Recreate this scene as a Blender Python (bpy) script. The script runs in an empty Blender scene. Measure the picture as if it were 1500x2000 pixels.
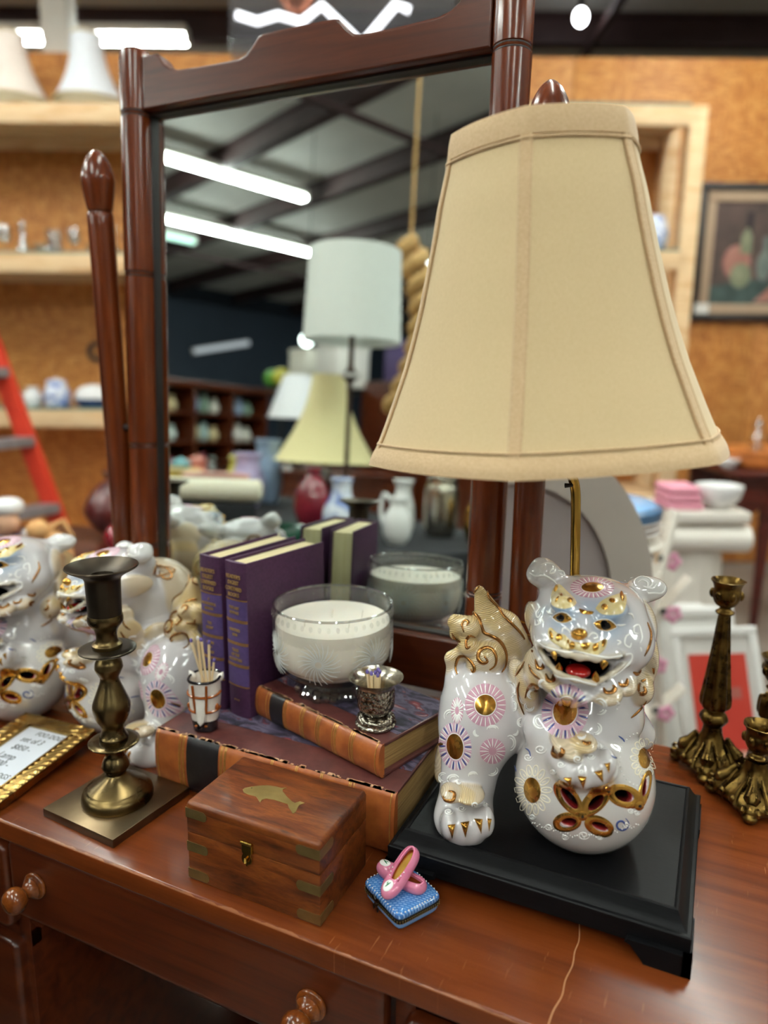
import bpy, bmesh, math, random
import numpy as np
from mathutils import Matrix, Vector, Quaternion, Euler

SC = bpy.context.scene
COL = SC.collection
rnd = random.Random(7)
PI = math.pi
DEG = PI / 180

# ------------------------------------------------------------------ camera
cam_data = bpy.data.cameras.new('camera')
cam = bpy.data.objects.new('camera', cam_data)
COL.objects.link(cam)
YAW = 24.888 * DEG                      # the building's axes are turned by the same angle
cam.matrix_world = (Matrix.Translation((0, 0, 1.28)) @ Matrix.Rotation(YAW, 4, 'Z')
                    @ Matrix.Rotation((90 - 11.478) * DEG, 4, 'X') @ Matrix.Rotation(0.539 * DEG, 4, 'Z'))
cam_data.sensor_fit = 'VERTICAL'
cam_data.sensor_height = 36.0
cam_data.sensor_width = 27.0
cam_data.lens = 25.38
cam_data.clip_start = 0.02
cam_data.clip_end = 60
cam_data.dof.use_dof = True
cam_data.dof.focus_distance = 0.75
cam_data.dof.aperture_fstop = 2.3
SC.camera = cam

# ------------------------------------------------------------------ world, exposure
world = bpy.data.worlds.new('world')
SC.world = world
world.use_nodes = True
world.node_tree.nodes['Background'].inputs[0].default_value = (0.75, 0.82, 0.9, 1)
world.node_tree.nodes['Background'].inputs[1].default_value = 0.3
SC.view_settings.view_transform = 'Standard'
SC.view_settings.look = 'None'
SC.view_settings.gamma = 1.0
SC.view_settings.use_curve_mapping = False
SC.view_settings.exposure = 0.0
TUBE_POWER = 75.0                       # emission strength of the fluorescent tubes

# ------------------------------------------------------------------ helpers
def lin(c):
    if isinstance(c, str):
        c = c.lstrip('#')
        c = [int(c[i:i + 2], 16) / 255 for i in (0, 2, 4)]
        c = [x / 12.92 if x <= 0.04045 else ((x + 0.055) / 1.055) ** 2.4 for x in c]
    return (c[0], c[1], c[2], 1.0)

R0 = Vector((math.cos(YAW), math.sin(YAW), 0))
G0 = Vector((-math.sin(YAW), math.cos(YAW), 0))
def bld(r, g, z=0.0):
    """a point of the building: r to the right, g towards the partition wall"""
    return R0 * r + G0 * g + Vector((0, 0, z))

class Mat:
    cache = {}
def new_mat(name):
    m = bpy.data.materials.new(name)
    m.use_nodes = True
    nt = m.node_tree
    return m, nt, nt.nodes['Principled BSDF']

def pm(name, c1, c2=None, scale=20, rough=0.5, metal=0.0, bump=0.0, stretch=(1, 1, 1), bscale=None, detail=4,
       coat=0.0, spec=0.5, emit=None, estr=0.0, trans=0.0, ior=1.5, sheen=0.0, rough2=None, lo=0.35, hi=0.65, sss=0.0, alpha=1.0, dist=0.0):
    """a principled material whose colour runs between c1 and c2 by object-space noise"""
    if name in Mat.cache:
        return Mat.cache[name]
    m, nt, b = new_mat(name)
    N, Lk = nt.nodes, nt.links
    b.inputs['Base Color'].default_value = lin(c1)
    b.inputs['Roughness'].default_value = rough
    b.inputs['Metallic'].default_value = metal
    b.inputs['Specular IOR Level'].default_value = spec
    b.inputs['Coat Weight'].default_value = coat
    b.inputs['Coat Roughness'].default_value = 0.12
    b.inputs['IOR'].default_value = ior
    b.inputs['Transmission Weight'].default_value = trans
    b.inputs['Sheen Weight'].default_value = sheen
    b.inputs['Alpha'].default_value = alpha
    if sss:
        b.inputs['Subsurface Weight'].default_value = sss
        b.inputs['Subsurface Radius'].default_value = (0.01, 0.008, 0.006)
    if emit is not None:
        b.inputs['Emission Color'].default_value = lin(emit)
        b.inputs['Emission Strength'].default_value = estr
    if c2 is not None or bump or rough2 is not None:
        tc = N.new('ShaderNodeTexCoord')
        mp = N.new('ShaderNodeMapping')
        mp.inputs['Scale'].default_value = stretch
        Lk.new(tc.outputs['Object'], mp.inputs[0])
        no = N.new('ShaderNodeTexNoise')
        no.inputs['Scale'].default_value = scale
        no.inputs['Detail'].default_value = detail
        no.inputs['Distortion'].default_value = dist
        Lk.new(mp.outputs[0], no.inputs['Vector'])
        if c2 is not None:
            cr = N.new('ShaderNodeValToRGB')
            cr.color_ramp.elements[0].color = lin(c1)
            cr.color_ramp.elements[1].color = lin(c2)
            cr.color_ramp.elements[0].position = lo
            cr.color_ramp.elements[1].position = hi
            Lk.new(no.outputs['Fac'], cr.inputs[0])
            Lk.new(cr.outputs[0], b.inputs['Base Color'])
        if rough2 is not None:
            mr = N.new('ShaderNodeMapRange')
            mr.inputs['To Min'].default_value = rough
            mr.inputs['To Max'].default_value = rough2
            mr.inputs['From Min'].default_value = lo
            mr.inputs['From Max'].default_value = hi
            Lk.new(no.outputs['Fac'], mr.inputs['Value'])
            Lk.new(mr.outputs[0], b.inputs['Roughness'])
        if bump:
            n2 = no
            if bscale:
                n2 = N.new('ShaderNodeTexNoise')
                n2.inputs['Scale'].default_value = bscale
                n2.inputs['Detail'].default_value = 3
                Lk.new(mp.outputs[0], n2.inputs['Vector'])
            bp = N.new('ShaderNodeBump')
            bp.inputs['Strength'].default_value = bump
            bp.inputs['Distance'].default_value = 0.002
            Lk.new(n2.outputs['Fac'], bp.inputs['Height'])
            Lk.new(bp.outputs[0], b.inputs['Normal'])
    Mat.cache[name] = m
    return m

def hue_steps(node, stops):
    els = node.color_ramp.elements
    while len(els) > 2:
        els.remove(els[-1])
    els[0].position, els[0].color = stops[0][0], lin(stops[0][1])
    els[1].position, els[1].color = stops[-1][0], lin(stops[-1][1])
    for p, c in stops[1:-1]:
        e = els.new(p)
        e.color = lin(c)

class MB:
    """collects shapes into one mesh"""
    def __init__(s):
        s.v, s.f, s.mi = [], [], []
        s.M = None
    def add(s, verts, faces, mi=0, M=None):
        o = len(s.v)
        for p in verts:
            p = Vector(p)
            if M is not None:
                p = M @ p
            if s.M is not None:
                p = s.M @ p
            s.v.append(p)
        for f in faces:
            s.f.append([i + o for i in f])
            s.mi.append(mi)
        return s
    def box(s, x0, x1, y0, y1, z0, z1, b=0.0, mi=0, M=None, seg=2):
        bm = bmesh.new()
        bmesh.ops.create_cube(bm, size=1)
        bmesh.ops.scale(bm, vec=(x1 - x0, y1 - y0, z1 - z0), verts=bm.verts)
        bmesh.ops.translate(bm, vec=((x0 + x1) / 2, (y0 + y1) / 2, (z0 + z1) / 2), verts=bm.verts)
        if b:
            bmesh.ops.bevel(bm, geom=bm.edges[:], offset=b, segments=seg, profile=0.5, affect='EDGES')
        bm.verts.index_update()
        s.add([v.co.copy() for v in bm.verts], [[v.index for v in f.verts] for f in bm.faces], mi, M)
        bm.free()
        return s
    def lathe(s, prof, n=32, c=(0, 0, 0), mi=0, M=None, cap0=True, cap1=True, fn=None, a0=0.0):
        """profile of (radius, height); fn(angle, k) scales the radius"""
        vs, fs = [], []
        for k, (r, z) in enumerate(prof):
            for i in range(n):
                a = a0 + 2 * PI * i / n
                q = r * (fn(a, k / (len(prof) - 1)) if fn else 1)
                vs.append((c[0] + q * math.cos(a), c[1] + q * math.sin(a), c[2] + z))
        for k in range(len(prof) - 1):
            for i in range(n):
                j = (i + 1) % n
                fs.append([k * n + i, k * n + j, (k + 1) * n + j, (k + 1) * n + i])
        if cap0 and prof[0][0] > 1e-6:
            fs.append(list(range(n))[::-1])
        if cap1 and prof[-1][0] > 1e-6:
            fs.append([(len(prof) - 1) * n + i for i in range(n)])
        return s.add(vs, fs, mi, M)
    def tube(s, pts, r, n=8, mi=0, M=None, closed=False, flat=1.0, up=None):
        pts = [Vector(p) for p in pts]
        m = len(pts)
        rs = r if isinstance(r, (list, tuple)) else [r] * m
        vs, fs = [], []
        nrm = None
        for k, p in enumerate(pts):
            if closed:
                t = pts[(k + 1) % m] - pts[k - 1]
            else:
                t = pts[min(k + 1, m - 1)] - pts[max(k - 1, 0)]
            if t.length < 1e-9:
                t = Vector((0, 0, 1))
            t.normalize()
            if up is not None:
                nrm = Vector(up[k] if isinstance(up, list) else up)
                nrm = nrm - t * nrm.dot(t)
            elif nrm is None:
                nrm = t.orthogonal()
            else:
                nrm = nrm - t * nrm.dot(t)
                if nrm.length < 1e-6:
                    nrm = t.orthogonal()
            nrm.normalize()
            bn = t.cross(nrm)
            for i in range(n):
                a = 2 * PI * i / n
                vs.append(p + nrm * (math.cos(a) * rs[k] * flat) + bn * (math.sin(a) * rs[k]))
        for k in range(m if closed else m - 1):
            q = (k + 1) % m
            for i in range(n):
                j = (i + 1) % n
                fs.append([k * n + i, k * n + j, q * n + j, q * n + i])
        if not closed:
            fs.append(list(range(n))[::-1])
            fs.append([(m - 1) * n + i for i in range(n)])
        return s.add(vs, fs, mi, M)
    def prism(s, poly, z0, z1, mi=0, M=None, bev=0.0):
        """extrude a polygon of (x, y) from z0 to z1; bev rounds the rim at z1"""
        n = len(poly)
        rings = [(0.0, z0), (0.0, z1)]
        if bev:
            rings = [(0.0, z0), (0.0, z1 - bev), (bev * 0.3, z1 - bev * 0.3), (bev, z1), (bev * 1.5, z1)]
        area = sum(poly[i][0] * poly[(i + 1) % n][1] - poly[(i + 1) % n][0] * poly[i][1] for i in range(n))
        sg = 1 if area > 0 else -1
        vs, fs = [], []
        for inset, z in rings:
            for i in range(n):
                p, q, w = Vector(poly[i - 1]), Vector(poly[i]), Vector(poly[(i + 1) % n])
                if inset:
                    e1, e2 = (q - p).normalized(), (w - q).normalized()
                    nn = Vector((-(e1.y + e2.y), e1.x + e2.x)) * sg
                    if nn.length > 1e-6:
                        nn.normalize()
                    q = q + nn * inset
                vs.append((q.x, q.y, z))
        for k in range(len(rings) - 1):
            for i in range(n):
                j = (i + 1) % n
                fs.append([k * n + i, k * n + j, (k + 1) * n + j, (k + 1) * n + i][::sg])
        fs.append(list(range(n))[::-sg])
        fs.append([(len(rings) - 1) * n + i for i in range(n)][::sg])
        return s.add(vs, fs, mi, M)
    def ball(s, c, r, nu=16, nv=10, mi=0, M=None):
        if not isinstance(r, (tuple, list)):
            r = (r, r, r)
        prof = [(math.sin(PI * k / nv), -math.cos(PI * k / nv)) for k in range(nv + 1)]
        prof[0] = (0.001, -1); prof[-1] = (0.001, 1)
        T = Matrix.Translation(c) @ Matrix.Diagonal((r[0], r[1], r[2], 1))
        return s.lathe(prof, nu, mi=mi, M=(M @ T) if M is not None else T)
    def build(s, name, mats, parent=None, ang=38, label=None, kind=None, stuff=False):
        me = bpy.data.meshes.new(name)
        me.from_pydata([tuple(p) for p in s.v], [], s.f)
        if not isinstance(mats, (list, tuple)):
            mats = [mats]
        for m in mats:
            me.materials.append(m)
        if len(mats) > 1:
            me.polygons.foreach_set('material_index', s.mi)
        bm = bmesh.new()
        bm.from_mesh(me)
        bmesh.ops.recalc_face_normals(bm, faces=bm.faces)
        bm.to_mesh(me)
        bm.free()
        me.polygons.foreach_set('use_smooth', [True] * len(me.polygons))
        me.set_sharp_from_angle(angle=ang * DEG)
        o = bpy.data.objects.new(name, me)
        COL.objects.link(o)
        if parent is not None:
            o.parent = parent
        if label:
            o['label'] = label
        if kind:
            o['kind'] = kind
        if stuff:
            o['kind'] = 'stuff'
        return o

def thing(name, label, cat, loc=(0, 0, 0), rotz=0.0, group=None, rot=None):
    o = bpy.data.objects.new(name, None)
    o.empty_display_size = 0.05
    COL.objects.link(o)
    o.location = loc
    o.rotation_euler = rot if rot is not None else (0, 0, rotz)
    o['label'] = label
    o['category'] = cat
    if group:
        o['group'] = group
    return o
def tag(o, label, cat, group=None):
    o['label'] = label
    o['category'] = cat
    if group:
        o['group'] = group
    return o
def copy_thing(root, loc, rotz, label, group=None, scale=None):
    r = root.copy()
    COL.objects.link(r)
    r.location = loc
    r.rotation_euler = (0, 0, rotz)
    if scale is not None:
        r.scale = (scale,) * 3 if isinstance(scale, (int, float)) else scale
    r['label'] = label
    if group:
        r['group'] = group
    for ch in list(root.children):
        c = ch.copy()
        COL.objects.link(c)
        c.parent = r
        for g in ch.children:
            d = g.copy()
            COL.objects.link(d)
            d.parent = c
    return r
def text(name, body, size, M, mat, parent=None, shear=0.0, align='LEFT', thick=0.0002, xs=1.0, bold=0.0):
    """flat lettering, M places its xy plane"""
    cu = bpy.data.curves.new(name, 'FONT')
    cu.body = body
    cu.size = size
    cu.shear = shear
    cu.align_x = align
    cu.extrude = thick
    cu.offset = bold
    cu.resolution_u = 3
    cu.space_line = 0.95
    t = bpy.data.objects.new(name, cu)
    COL.objects.link(t)
    me = bpy.data.meshes.new_from_object(t.evaluated_get(bpy.context.evaluated_depsgraph_get()))
    bpy.data.objects.remove(t)
    bpy.data.curves.remove(cu)
    me.transform(M @ Matrix.Diagonal((xs, 1, 1, 1)))
    me.materials.clear()
    me.materials.append(mat)
    o = bpy.data.objects.new(name, me)
    COL.objects.link(o)
    if parent is not None:
        o.parent = parent
    return o
def frame(x, y, z=None):
    """matrix whose columns are the given x and y directions"""
    x, y = Vector(x).normalized(), Vector(y).normalized()
    z = x.cross(y).normalized()
    return Matrix((x, y, z)).transposed().to_4x4()
def smooth_path(pts, n=6):
    """Catmull-Rom through the points"""
    pts = [Vector(p) for p in pts]
    out = []
    for i in range(len(pts) - 1):
        p0, p1, p2, p3 = pts[max(i - 1, 0)], pts[i], pts[i + 1], pts[min(i + 2, len(pts) - 1)]
        for k in range(n):
            t = k / n
            out.append(0.5 * ((2 * p1) + (p2 - p0) * t + (2 * p0 - 5 * p1 + 4 * p2 - p3) * t * t + (3 * p1 - p0 - 3 * p2 + p3) * t ** 3))
    out.append(pts[-1])
    return out
def prof_smooth(p, n=4):
    return [(max(v.x, 0.0), v.y) for v in smooth_path([(a, b, 0) for a, b in p], n)]
# ------------------------------------------------------------------ special materials
def wood_mat(name, stops, scale=6.0, stretch=(0.6, 9, 9), rough=0.28, coat=0.4, bump=0.05, wear=None, fleck=0.5):
    """varnished wood: long noise along x in three tones, optional worn edge or scratches"""
    m, nt, b = new_mat(name)
    N, Lk = nt.nodes, nt.links
    tc = N.new('ShaderNodeTexCoord')
    mp = N.new('ShaderNodeMapping'); mp.inputs['Scale'].default_value = stretch
    Lk.new(tc.outputs['Object'], mp.inputs[0])
    n1 = N.new('ShaderNodeTexNoise'); n1.inputs['Scale'].default_value = scale; n1.inputs['Detail'].default_value = 6
    n1.inputs['Distortion'].default_value = 0.6
    Lk.new(mp.outputs[0], n1.inputs['Vector'])
    cr = N.new('ShaderNodeValToRGB'); hue_steps(cr, stops)
    Lk.new(n1.outputs['Fac'], cr.inputs[0])
    n2 = N.new('ShaderNodeTexNoise'); n2.inputs['Scale'].default_value = scale * 9; n2.inputs['Detail'].default_value = 2
    Lk.new(mp.outputs[0], n2.inputs['Vector'])
    mr = N.new('ShaderNodeMapRange'); mr.inputs['From Min'].default_value = 0.3; mr.inputs['From Max'].default_value = 0.6
    mr.inputs['To Min'].default_value = 1 - 0.5 * fleck; mr.inputs['To Max'].default_value = 1.0
    Lk.new(n2.outputs['Fac'], mr.inputs['Value'])
    mul = N.new('ShaderNodeMix'); mul.data_type = 'RGBA'; mul.blend_type = 'MULTIPLY'; mul.inputs[0].default_value = 1.0
    Lk.new(cr.outputs[0], mul.inputs[6]); Lk.new(mr.outputs[0], mul.inputs[7])
    col = mul.outputs[2]
    if wear:
        # scratches: thin stretched noise peaks, and a rubbed rim where y is small
        mp2 = N.new('ShaderNodeMapping'); mp2.inputs['Scale'].default_value = (90, 9, 1); mp2.inputs['Rotation'].default_value = (0, 0, 0.5)
        Lk.new(tc.outputs['Object'], mp2.inputs[0])
        n3 = N.new('ShaderNodeTexNoise'); n3.inputs['Scale'].default_value = 3; n3.inputs['Detail'].default_value = 2
        Lk.new(mp2.outputs[0], n3.inputs['Vector'])
        n4 = N.new('ShaderNodeTexNoise'); n4.inputs['Scale'].default_value = 7; n4.inputs['Detail'].default_value = 3
        Lk.new(tc.outputs['Object'], n4.inputs['Vector'])
        m3 = N.new('ShaderNodeMapRange'); m3.inputs['From Min'].default_value = 0.665; m3.inputs['From Max'].default_value = 0.70
        Lk.new(n3.outputs['Fac'], m3.inputs['Value'])
        m4 = N.new('ShaderNodeMapRange'); m4.inputs['From Min'].default_value = 0.5; m4.inputs['From Max'].default_value = 0.6
        Lk.new(n4.outputs['Fac'], m4.inputs['Value'])
        scr = N.new('ShaderNodeMath'); scr.operation = 'MULTIPLY'
        Lk.new(m3.outputs[0], scr.inputs[0]); Lk.new(m4.outputs[0], scr.inputs[1])
        sx = N.new('ShaderNodeSeparateXYZ'); Lk.new(tc.outputs['Object'], sx.inputs[0])
        n5 = N.new('ShaderNodeTexNoise'); n5.inputs['Scale'].default_value = 45; n5.inputs['Detail'].default_value = 5
        Lk.new(tc.outputs['Object'], n5.inputs['Vector'])
        ad = N.new('ShaderNodeMath'); ad.operation = 'MULTIPLY_ADD'; ad.inputs[1].default_value = -0.008; ad.inputs[2].default_value = wear + 0.004
        Lk.new(n5.outputs['Fac'], ad.inputs[0])
        lt = N.new('ShaderNodeMath'); lt.operation = 'LESS_THAN'
        Lk.new(sx.outputs['Y'], lt.inputs[0]); Lk.new(ad.outputs[0], lt.inputs[1])
        gz = N.new('ShaderNodeMath'); gz.operation = 'GREATER_THAN'; gz.inputs[1].default_value = -0.0022
        Lk.new(sx.outputs['Z'], gz.inputs[0])
        rim = N.new('ShaderNodeMath'); rim.operation = 'MULTIPLY'
        Lk.new(lt.outputs[0], rim.inputs[0]); Lk.new(gz.outputs[0], rim.inputs[1])
        mx = N.new('ShaderNodeMath'); mx.operation = 'MAXIMUM'
        Lk.new(scr.outputs[0], mx.inputs[0]); Lk.new(rim.outputs[0], mx.inputs[1])
        sc2 = N.new('ShaderNodeMath'); sc2.operation = 'MULTIPLY'; sc2.inputs[1].default_value = 0.22
        Lk.new(mx.outputs[0], sc2.inputs[0])
        mix = N.new('ShaderNodeMix'); mix.data_type = 'RGBA'; mix.inputs[7].default_value = lin('#c08455')
        Lk.new(sc2.outputs[0], mix.inputs[0]); Lk.new(col, mix.inputs[6])
        col = mix.outputs[2]
    Lk.new(col, b.inputs['Base Color'])
    b.inputs['Roughness'].default_value = rough
    b.inputs['Coat Weight'].default_value = coat
    b.inputs['Specular IOR Level'].default_value = 0.28
    b.inputs['Coat Roughness'].default_value = 0.15
    if bump:
        bp = N.new('ShaderNodeBump'); bp.inputs['Strength'].default_value = bump; bp.inputs['Distance'].default_value = 0.001
        Lk.new(n2.outputs['Fac'], bp.inputs['Height']); Lk.new(bp.outputs[0], b.inputs['Normal'])
    Mat.cache[name] = m
    return m

def osb_mat():
    """pressed wood strand board: stretched voronoi strands at two angles"""
    m, nt, b = new_mat('strand_board')
    N, Lk = nt.nodes, nt.links
    tc = N.new('ShaderNodeTexCoord')
    cols = []
    for k, (rot, st) in enumerate(((0.35, (18, 1, 60)), (-0.9, (50, 1, 20)))):
        mp = N.new('ShaderNodeMapping'); mp.inputs['Scale'].default_value = st; mp.inputs['Rotation'].default_value = (0, rot, 0)
        Lk.new(tc.outputs['Object'], mp.inputs[0])
        vo = N.new('ShaderNodeTexVoronoi'); vo.inputs['Scale'].default_value = 1.2
        Lk.new(mp.outputs[0], vo.inputs['Vector'])
        sp = N.new('ShaderNodeSeparateColor'); Lk.new(vo.outputs['Color'], sp.inputs[0])
        cr = N.new('ShaderNodeValToRGB')
        hue_steps(cr, [(0, '#a3602a'), (0.4, '#b87434'), (0.8, '#c98743'), (1, '#d0924e')])
        Lk.new(sp.outputs[0], cr.inputs[0]); cols.append(cr.outputs[0])
    no = N.new('ShaderNodeTexNoise'); no.inputs['Scale'].default_value = 6
    Lk.new(tc.outputs['Object'], no.inputs['Vector'])
    mix = N.new('ShaderNodeMix'); mix.data_type = 'RGBA'
    st2 = N.new('ShaderNodeMath'); st2.operation = 'GREATER_THAN'; st2.inputs[1].default_value = 0.5
    Lk.new(no.outputs['Fac'], st2.inputs[0]); Lk.new(st2.outputs[0], mix.inputs[0])
    Lk.new(cols[0], mix.inputs[6]); Lk.new(cols[1], mix.inputs[7])
    Lk.new(mix.outputs[2], b.inputs['Base Color'])
    b.inputs['Roughness'].default_value = 0.6
    Mat.cache['strand_board'] = m
    return m

OSB = osb_mat()
PINE = wood_mat('pine_board', [(0.3, '#d9b183'), (0.5, '#e6c59b'), (0.7, '#cfa070')], scale=3, stretch=(1, 8, 8), rough=0.6, coat=0, fleck=0.15)
DESKTOP = wood_mat('cherry_varnish_worn', [(0.3, '#52230b'), (0.5, '#602a0e'), (0.72, '#6c3213')], wear=0.4938, rough=0.25, coat=0.12, fleck=0.15)
CHERRY = wood_mat('cherry_varnish', [(0.3, '#3a1507'), (0.5, '#4c1e0a'), (0.72, '#58260d')], rough=0.3, coat=0.35, fleck=0.25)
CHERRY_V = wood_mat('cherry_varnish_upright', [(0.3, '#4a1c09'), (0.5, '#5f270d'), (0.72, '#6f3212')], stretch=(9, 9, 0.6), rough=0.24, coat=0.4, fleck=0.25, bump=0.01)
KNOBW = wood_mat('knob_wood', [(0.3, '#592708'), (0.5, '#743a12'), (0.72, '#8a4c1b')], scale=10, stretch=(4, 4, 4), rough=0.2, coat=0.6)
DARKW = pm('dark_groove', '#1a0c08', rough=0.5)
CONC = pm('concrete', '#6f655e', '#8a7f76', 3, 0.55, bump=0.05)
GREYWALL = pm('painted_sheet_wall', '#a7a296', '#b5b0a4', 2, 0.6)
NAVY = pm('navy_wall', '#1b2735', '#222f3e', 1, 0.7)
CEIL = pm('foil_faced_insulation', '#c2c3be', '#d2d3cd', 1.2, 0.75)
BEAM = pm('red_oxide_steel', '#3a2524', '#453030', 4, 0.6)
WHITE = pm('white_paint', '#e4e2dc', rough=0.45)
TUBE = pm('fluorescent_glow', '#f4fff8', emit=(0.93, 1.0, 0.95), estr=TUBE_POWER)
BLACK = pm('black_matt', '#101012', rough=0.55)

# ------------------------------------------------------------------ the building
def struct(name, mb, m):
    o = mb.build(name, m)
    o.rotation_euler = (0, 0, YAW)
    o['kind'] = 'structure'
    return o
RX0, RX1, GY0, GY1, CZ = -13.0, 6.0, -12.0, 9.0, 3.85
struct('floor', MB().box(RX0, RX1, GY0, GY1, -0.1, 0), CONC)
ceiling = struct('ceiling', MB().box(RX0, RX1, GY0, GY1, CZ, CZ + 0.05), CEIL)
struct('wall_far', MB().box(RX0, RX1, GY1, GY1 + 0.1, 0, CZ), GREYWALL)
struct('wall_rear', MB().box(RX0, RX1, GY0 - 0.1, GY0, 0, CZ), NAVY)
struct('wall_left', MB().box(RX0 - 0.1, RX0, GY0, GY1, 0, CZ), NAVY)
struct('wall_right', MB().box(RX1, RX1 + 0.1, GY0, GY1, 0, CZ), GREYWALL)
part_wall = struct('wall_partition', MB().box(-5.0, 4.4, 4.72, 4.78, 0, 3.06), OSB)
for k in range(8):                                    # boards screwed to the studs, with open joints
    x0 = -5.0 + k * 1.22
    b = MB().box(x0 + 0.002, min(x0 + 1.218, 4.4), 4.702, 4.72, 0.01, 3.07, 0.002).build('board', OSB, part_wall)
gl = text('letter', 'G', 0.17, Matrix.Translation((-1.90, 4.695, 1.29)) @ Matrix.Rotation(PI / 2, 4, 'X'), BLACK, thick=0.004, bold=0.006)
gl.rotation_euler = (0, 0, YAW)
tag(gl, 'black letter G fixed to the strand board wall left of the mirror', 'sign')
for k, g in enumerate((8.1, 6.0, 4.2, 2.4, 0.8, -0.5, -1.85, -3.05, -4.4, -5.8, -7.2, -8.6, -10.2)):
    b = MB()
    b.box(RX0, RX1, g - 0.05, g + 0.05, CZ - 0.02, CZ, 0); b.box(RX0, RX1, g - 0.06, g + 0.06, CZ - 0.21, CZ - 0.195, 0)
    b.box(RX0, RX1, g - 0.012, g + 0.012, CZ - 0.2, CZ - 0.01, 0)
    b.build('purlin', BEAM, ceiling)
for r in (-9.5, -4.0, 1.5):
    MB().box(r - 0.025, r + 0.025, GY0, GY1, CZ - 0.26, CZ - 0.21).build('tie_rod', BEAM, ceiling)

# fluorescent strip lights under the purlins
TUBES = []
TUBE_MINT = pm('mint_fluorescent_glow', '#d8fff0', emit=(0.62, 1.0, 0.85), estr=TUBE_POWER * 0.025)
def strip_light(r, g, length, label, along='g', group='ceiling strip lights', z=3.62, glow=None):
    t = thing('strip_light', label, 'ceiling light', bld(r, g, z), YAW + (PI / 2 if along == 'g' else 0), group)
    h = length / 2
    MB().box(-h, h, -0.065, 0.065, 0.03, 0.09, 0.006).build('housing', WHITE, t)
    for y in (-0.032, 0.032):
        MB().tube([(-h + 0.02, y, 0), (h - 0.02, y, 0)], 0.019, 12).build('lamp_tube', glow or TUBE, t)
    for x in (-h, h):
        MB().box(x - 0.012, x + 0.012, -0.06, 0.06, -0.025, 0.03, 0.004).build('lamp_holder', WHITE, t)
    MB().box(-h * 0.6 - 0.01, -h * 0.6 + 0.01, -0.01, 0.01, 0.09, CZ - z - 0.2).build('hanger', BEAM, t)
    MB().box(h * 0.6 - 0.01, h * 0.6 + 0.01, -0.01, 0.01, 0.09, CZ - z - 0.2).build('hanger', BEAM, t)
strip_light(-6.05, -1.66, 2.4, 'long strip light on the ceiling, topmost one reflected in the mirror')
strip_light(-8.03, -3.17, 2.4, 'long strip light on the ceiling, brightest middle one reflected in the mirror')
strip_light(-8.83, -1.72, 2.4, 'short looking mint tinted strip light cut off by the left edge of the mirror', glow=TUBE_MINT)
strip_light(-3.05, 5.9, 1.05, 'strip light beyond the partition, behind the white bell lampshades', 'r', z=3.61)
strip_light(-1.9, 5.9, 0.85, 'strip light beyond the partition, just left of the crest of the mirror', 'r', z=3.61)
for (r, g) in ((-3.4, 1.2), (-1.5, -1.5), (0.4, 1.3), (0.6, -2.4), (3.2, 1.0), (3.4, -3.0), (-5.8, 3.2), (-6.2, -6.5), (0.2, -6.5), (1.9, 2.9), (-1.9, 2.4)):  # unseen tubes, added for highlights on the table and brighter shelves
    strip_light(r, g, 2.4, 'long fluorescent strip light added out of view to light the shop')
t = thing('pendant_bulb', 'small bright bulb hanging beyond the partition, right of the mirror post', 'lamp', bld(1.31, 5.5, 3.62), YAW)
MB().ball((0, 0, 0), (0.045, 0.045, 0.055)).build('bulb', pm('bulb_glow', '#ffffff', emit=(0.95, 0.97, 1.0), estr=18), t)
MB().lathe([(0.02, 0.05), (0.022, 0.06), (0.02, 0.12), (0.006, 0.125), (0.004, 0.2)], 12).build('socket', BLACK, t)

# ------------------------------------------------------------------ the dressing table
DZ = 0.76
desk = thing('dressing_table', 'reddish brown wooden dressing table with kneehole and scratched glossy top', 'table', (0, 0, DZ))
MB().box(-1.21, 0.15, 0.492, 1.012, -0.026, 0, 0.0035, seg=3).build('table_top', DESKTOP, desk)
MB().box(-1.19, 0.13, 0.512, 1.0, -0.045, -0.0255).build('top_rail', CHERRY, desk)
for x0, x1 in ((-1.18, -0.712), (-0.222, 0.12)):
    cs = MB()
    cs.box(x0, x0 + 0.02, 0.514, 0.995, -0.72, -0.045, 0.001); cs.box(x1 - 0.02, x1, 0.514, 0.995, -0.72, -0.045, 0.001)
    cs.box(x0, x1, 0.975, 0.995, -0.72, -0.045); cs.box(x0 + 0.02, x1 - 0.02, 0.52, 0.98, -0.70, -0.68)
    cs.box(x0, x1, 0.514, 0.53, -0.19, -0.165, 0.001); cs.box(x0, x1, 0.514, 0.53, -0.45, -0.43, 0.001); cs.box(x0, x1, 0.514, 0.53, -0.72, -0.67, 0.001)
    cs.build('pedestal', CHERRY, desk)
MB().box(-0.712, -0.222, 0.98, 0.995, -0.72, -0.045).build('back_panel', CHERRY, desk)
apr = [(-0.708, -0.118), (-0.708, -0.15), (-0.700, -0.1535), (-0.690, -0.1515), (-0.683, -0.145), (-0.676, -0.1425), (-0.6, -0.1425),
       (-0.33, -0.1425), (-0.258, -0.1425), (-0.251, -0.145), (-0.244, -0.1515), (-0.234, -0.1535), (-0.226, -0.15), (-0.226, -0.118)]
MB().prism(apr, -0.53, -0.514, M=Matrix.Rotation(PI / 2, 4, 'X')).build('apron', CHERRY, desk)
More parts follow.
